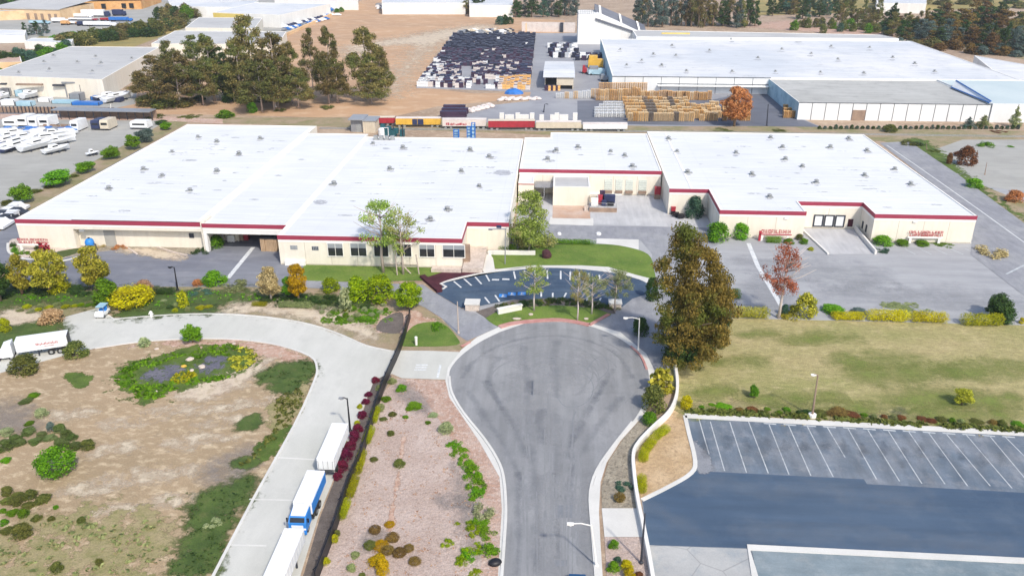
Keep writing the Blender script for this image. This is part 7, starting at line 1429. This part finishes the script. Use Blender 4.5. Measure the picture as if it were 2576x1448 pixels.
for a,b,w_,mt,lab in bt: boat(a,b,w_,mt,lab,1.7 if w_<4 else 2.3)
boat((218,394),(250,388),2.0,'wpaint','tiny white dinghy on the lot beside the bushy trees',1.0)
for i,(a,b,w_,mt,lab,h) in enumerate((((57,252),(98,244),5,'wpaint','white boat on the container yard near the blue barrels',2.5),((262,262),(330,247),4.5,'wpaint','long white boat with dark blue stern right in the container yard',2.4),((240,256),(322,242),4,'navyp','navy boat behind the long white boat in the container yard',2.0),((0,252),(26,248),4,'wpaint','white boat at the left edge of the container yard',2.2))): boat(a,b,w_,mt,lab,h)
def container(x,y,wpx,h,d,mat,lab,group=None,rz=0,name='container'):
    P=G(x,y,.05); w_=wpx*mpp(P); t=thing(name,lab,'container',P,rz,group); m=MB(); m.box(-w_/2,w_/2,0,d,.12,h); n=max(3,int(w_/1.0)); [m.box(-w_/2+w_*(k+.3)/n,-w_/2+w_*(k+.7)/n,-.05,0,.2,h-.15) for k in range(n)]; m.build('body',M[mat],t); m=MB(); [m.box(a*w_/2-.1 if a<0 else w_/2-.1,a*w_/2+.1 if a<0 else w_/2+.1,-.08,.1,0,h+.03) for a in (-1,1)]; m.build('corner_post',M['frame'],t)
container(230,247,48,5,5,'beige','tall cream container block below the grey roofed warehouse')
container(250,253,44,1.4,3,'blue','low blue bins before the cream container block'); container(190,256,26,3,4,'steel','grey container left of the cream container block'); container(160,262,60,1.2,3,'glassblue','low pale blue flat rack at the front of the container yard'); container(60,268,40,1.6,3,'glassblue','pale blue boxes at the lower left of the container yard'); container(20,266,36,2,3,'wpaint','white boxes at the lower left corner of the container yard'); container(215,266,70,1.2,3,'blue','blue flat rack at the lower middle of the container yard'); container(110,258,30,1.5,3,'wpaint','white low box in the middle of the container yard'); container(14,242,24,3,3,'steel','grey container at the left edge under the warehouse'); container(50,244,22,2.5,3,'bluegrey' if 0 else 'glassblue','pale blue container left of the white yard boat'); container(295,258,18,1.6,3,'navyp','navy box between the yard boats')
for i in range(9):
    P=G(98+i*5.4,241-(i%2)*4); m=MB(); m.lathe([(.7,0),(.75,.8),(.7,.85),(.75,1.6),(.65,1.75)],10); tag(m.build('barrel',M['blue'],None,P),'blue barrel behind the white boat in the container yard','barrel','blue barrels in the container yard')
P=G(170,246); h=hz(170,208,P[1]); w_=24*mpp(P); t=thing('gantry','tall steel gantry frame before the grey roofed warehouse','gantry',P); m=MB(); m.box(-.2,.2,-.2,.2,0,h); m.box(w_-.2,w_+.2,-.2,.2,0,h*.6); m.build('post',M['steel'],t); m=MB(); m.box(-1,w_+.8,-.3,.3,h-.3,h+.3); m.build('beam',M['steel'],t)
a,b=G(0,284),G(290,286); m=MB(); t=thing('yard_fence','long dark slatted fence along the front of the container yard','fence',a); Lw=b[0]-a[0]; m.obox((0,0),(Lw,b[1]-a[1]),.2,.1,2.2); m.build('panel',M['brick'],t); [MB().box(Lw*k/30-.12,Lw*k/30+.12,-.25,.1,0,2.4).build('post',M['frame'],t) for k in range(31)]
# far trucks, cars
def ftruck(x0,x1,yt,yb,mat,lab,cab=None):
    P=G(x0,yb); Q=G(x1,yb); L=Q[0]-P[0]; h=hz(x0,yt,P[1]); t=thing('box_truck',lab,'truck',P); cl=L*.16; m=MB(); m.box(0,L-cl-.4,0,3,1,h); m.build('cargo_box',M[mat],t); m=MB(); m.add([(L-cl,0,.6),(L,0,.6),(L,0,h*.45),(L-cl*.3,0,h*.75),(L-cl,0,h*.75),(L-cl,3,.6),(L,3,.6),(L,3,h*.45),(L-cl*.3,3,h*.75),(L-cl,3,h*.75)],[(0,1,2,3,4),(9,8,7,6,5),(4,3,8,9),(3,2,7,8),(2,1,6,7),(0,4,9,5)]); m.build('cab',M[cab or mat],t)
    m=MB(); m.box(0,L,.5,2.5,.6,1); m.build('chassis',M['frame'],t)
    for f in (.12,.2,.88): q=MB(); q.tube([(L*f,-.05,.55),(L*f,3.05,.55)],.55,8); q.build('wheel',M['tyre'],t)
for a in ((205,276,25,43,'wpaint','long white trailer truck at the top of the far truck yard','navyp'),(168,232,35,46,'wpaint','white truck second row of the far truck yard'),(130,168,46,58,'wpaint','white box truck at the left end of the far truck yard'),(172,246,46,53,'wpaint','white truck in the middle of the far truck yard','red'),(252,273,46,54,'red','red box truck in the far truck yard'),(274,332,44,55,'blue','bright blue long truck in the far truck yard'),(210,292,55,67,'wpaint','white long truck at the lower front of the far truck yard'),(153,174,53,64,'rust','orange box truck at the front of the far truck yard'),(174,194,54,63,'wpaint','short white truck between the orange and the dark green truck','rust'),(194,210,55,66,'navyp','dark green blue truck at the front of the far truck yard'),(73,124,53,62,'glassblue','pale flat truck at the far left of the truck yard'),(283,315,25,41,'navyp','dark truck at the upper right of the far truck yard'),(276,292,13,23,'rust','orange truck beside the top left orange hall'),(306,340,8,20,'wpaint','white truck at the top beside the orange truck','blue')): ftruck(*a)
m=MB(); L_=[(-2.2,.3),(2.2,.3),(2.25,.8),(1.2,.95),(.5,1.5),(-1.2,1.5),(-2.0,1.0),(-2.25,.9)]; n_=8; m.add([(x,-.9,z) for x,z in L_]+[(x,.9,z) for x,z in L_],[tuple(range(n_)),tuple(range(15,7,-1))]+[(i,i+8,(i+1)%8+8,(i+1)%8) for i in range(8)]); CMs={}
for k in ('wpaint','navyp','blue','steel','beige','red','frame'): CMs[k]=m.mesh('parked_car',M[k])
g=random.Random(77); CW={'wpaint':'white','navyp':'dark navy','blue':'blue','steel':'grey','beige':'beige','red':'red','frame':'dark grey'}
def cars(n,fn,ks,where,grp):
    for i in range(n):
        x,y=fn(i); k=g.choice(ks); o=place(CMs[k],'parked_car',x,y,'tiny %s car parked %s'%(CW[k],where),'car','%s cars %s'%(CW[k],grp),g.choice((0,1.57))+g.uniform(-.1,.1),(1.1,1.1,1.15))
cars(90,lambda i:(715+(i%15)*7.5+(i//15)*4,78-(i//15)*8-(i%15)*2.0),('wpaint','blue','steel','navyp','wpaint','blue'),'in the junk yard above the dirt field','in the junk yard')
cars(70,lambda i:(952+(i%24)*5.5,24-(i//24)*5-(i%24)*.05),('wpaint','navyp','navyp','steel','wpaint','red'),'in the far lot at the top','in the far lot')
cars(40,lambda i:(1160+(i%20)*6.5,84+(i//20)*8-(i%7)),('wpaint','steel','frame','beige'),'at the back edge of the bin yard','behind the bin yard')
cars(30,lambda i:(640+(i%15)*15,40-(i//15)*12),('wpaint','steel','wpaint','blue'),'between the far left halls','between the far left halls')
cars(22,lambda i:(6+(i%11)*17,336+(i//11)*-4+(i%3)),('wpaint','wpaint','steel','blue'),'behind the boats on the boat lot','behind the boats')
cars(16,lambda i:(-10+(i%8)*8,562-(i%8)*5+(i//8)*14),('wpaint','frame','wpaint'),'on the lane left of the left warehouse','left of the left warehouse')
# pink shrub and white urns by the flat hall
bush('tuft','purple',398,70,54,16,'bright pink flowering bush beside the far flat hall',name='flowering_bush',cat='bush'); setmat(bpy.data.objects['flowering_bush'],lmat('pink_blossom',(.35,.02,.08),(.6,.05,.16)))
# long wall along the dirt field road
a,b=G(700,100),G(838,38); m=MB(); m.obox((0,0),(b[0]-a[0],b[1]-a[1]),1.2,0,1.6); tag(m.build('boundary_wall',M['peach'],None,a),'long low tan wall along the left edge of the dirt field','wall')
# ------------------------------------------------------------------ air
hm=bpy.data.materials.new('air'); hm.use_nodes=True; hn=hm.node_tree; hn.nodes.remove(hn.nodes['Principled BSDF']); pv=hn.nodes.new('ShaderNodeVolumePrincipled')
pv.inputs['Color'].default_value=(.86,.91,1,1); pv.inputs['Density'].default_value=.00012; pv.inputs['Anisotropy'].default_value=.2; hn.links.new(pv.outputs[0],hn.nodes['Material Output'].inputs['Volume'])
m=MB(); m.box(-2600,2600,-400,3600,-1,75); o=m.build('haze',hm); o['kind']='stuff'; o['label']='thin pale haze over the far buildings and trees'; o['category']='haze'
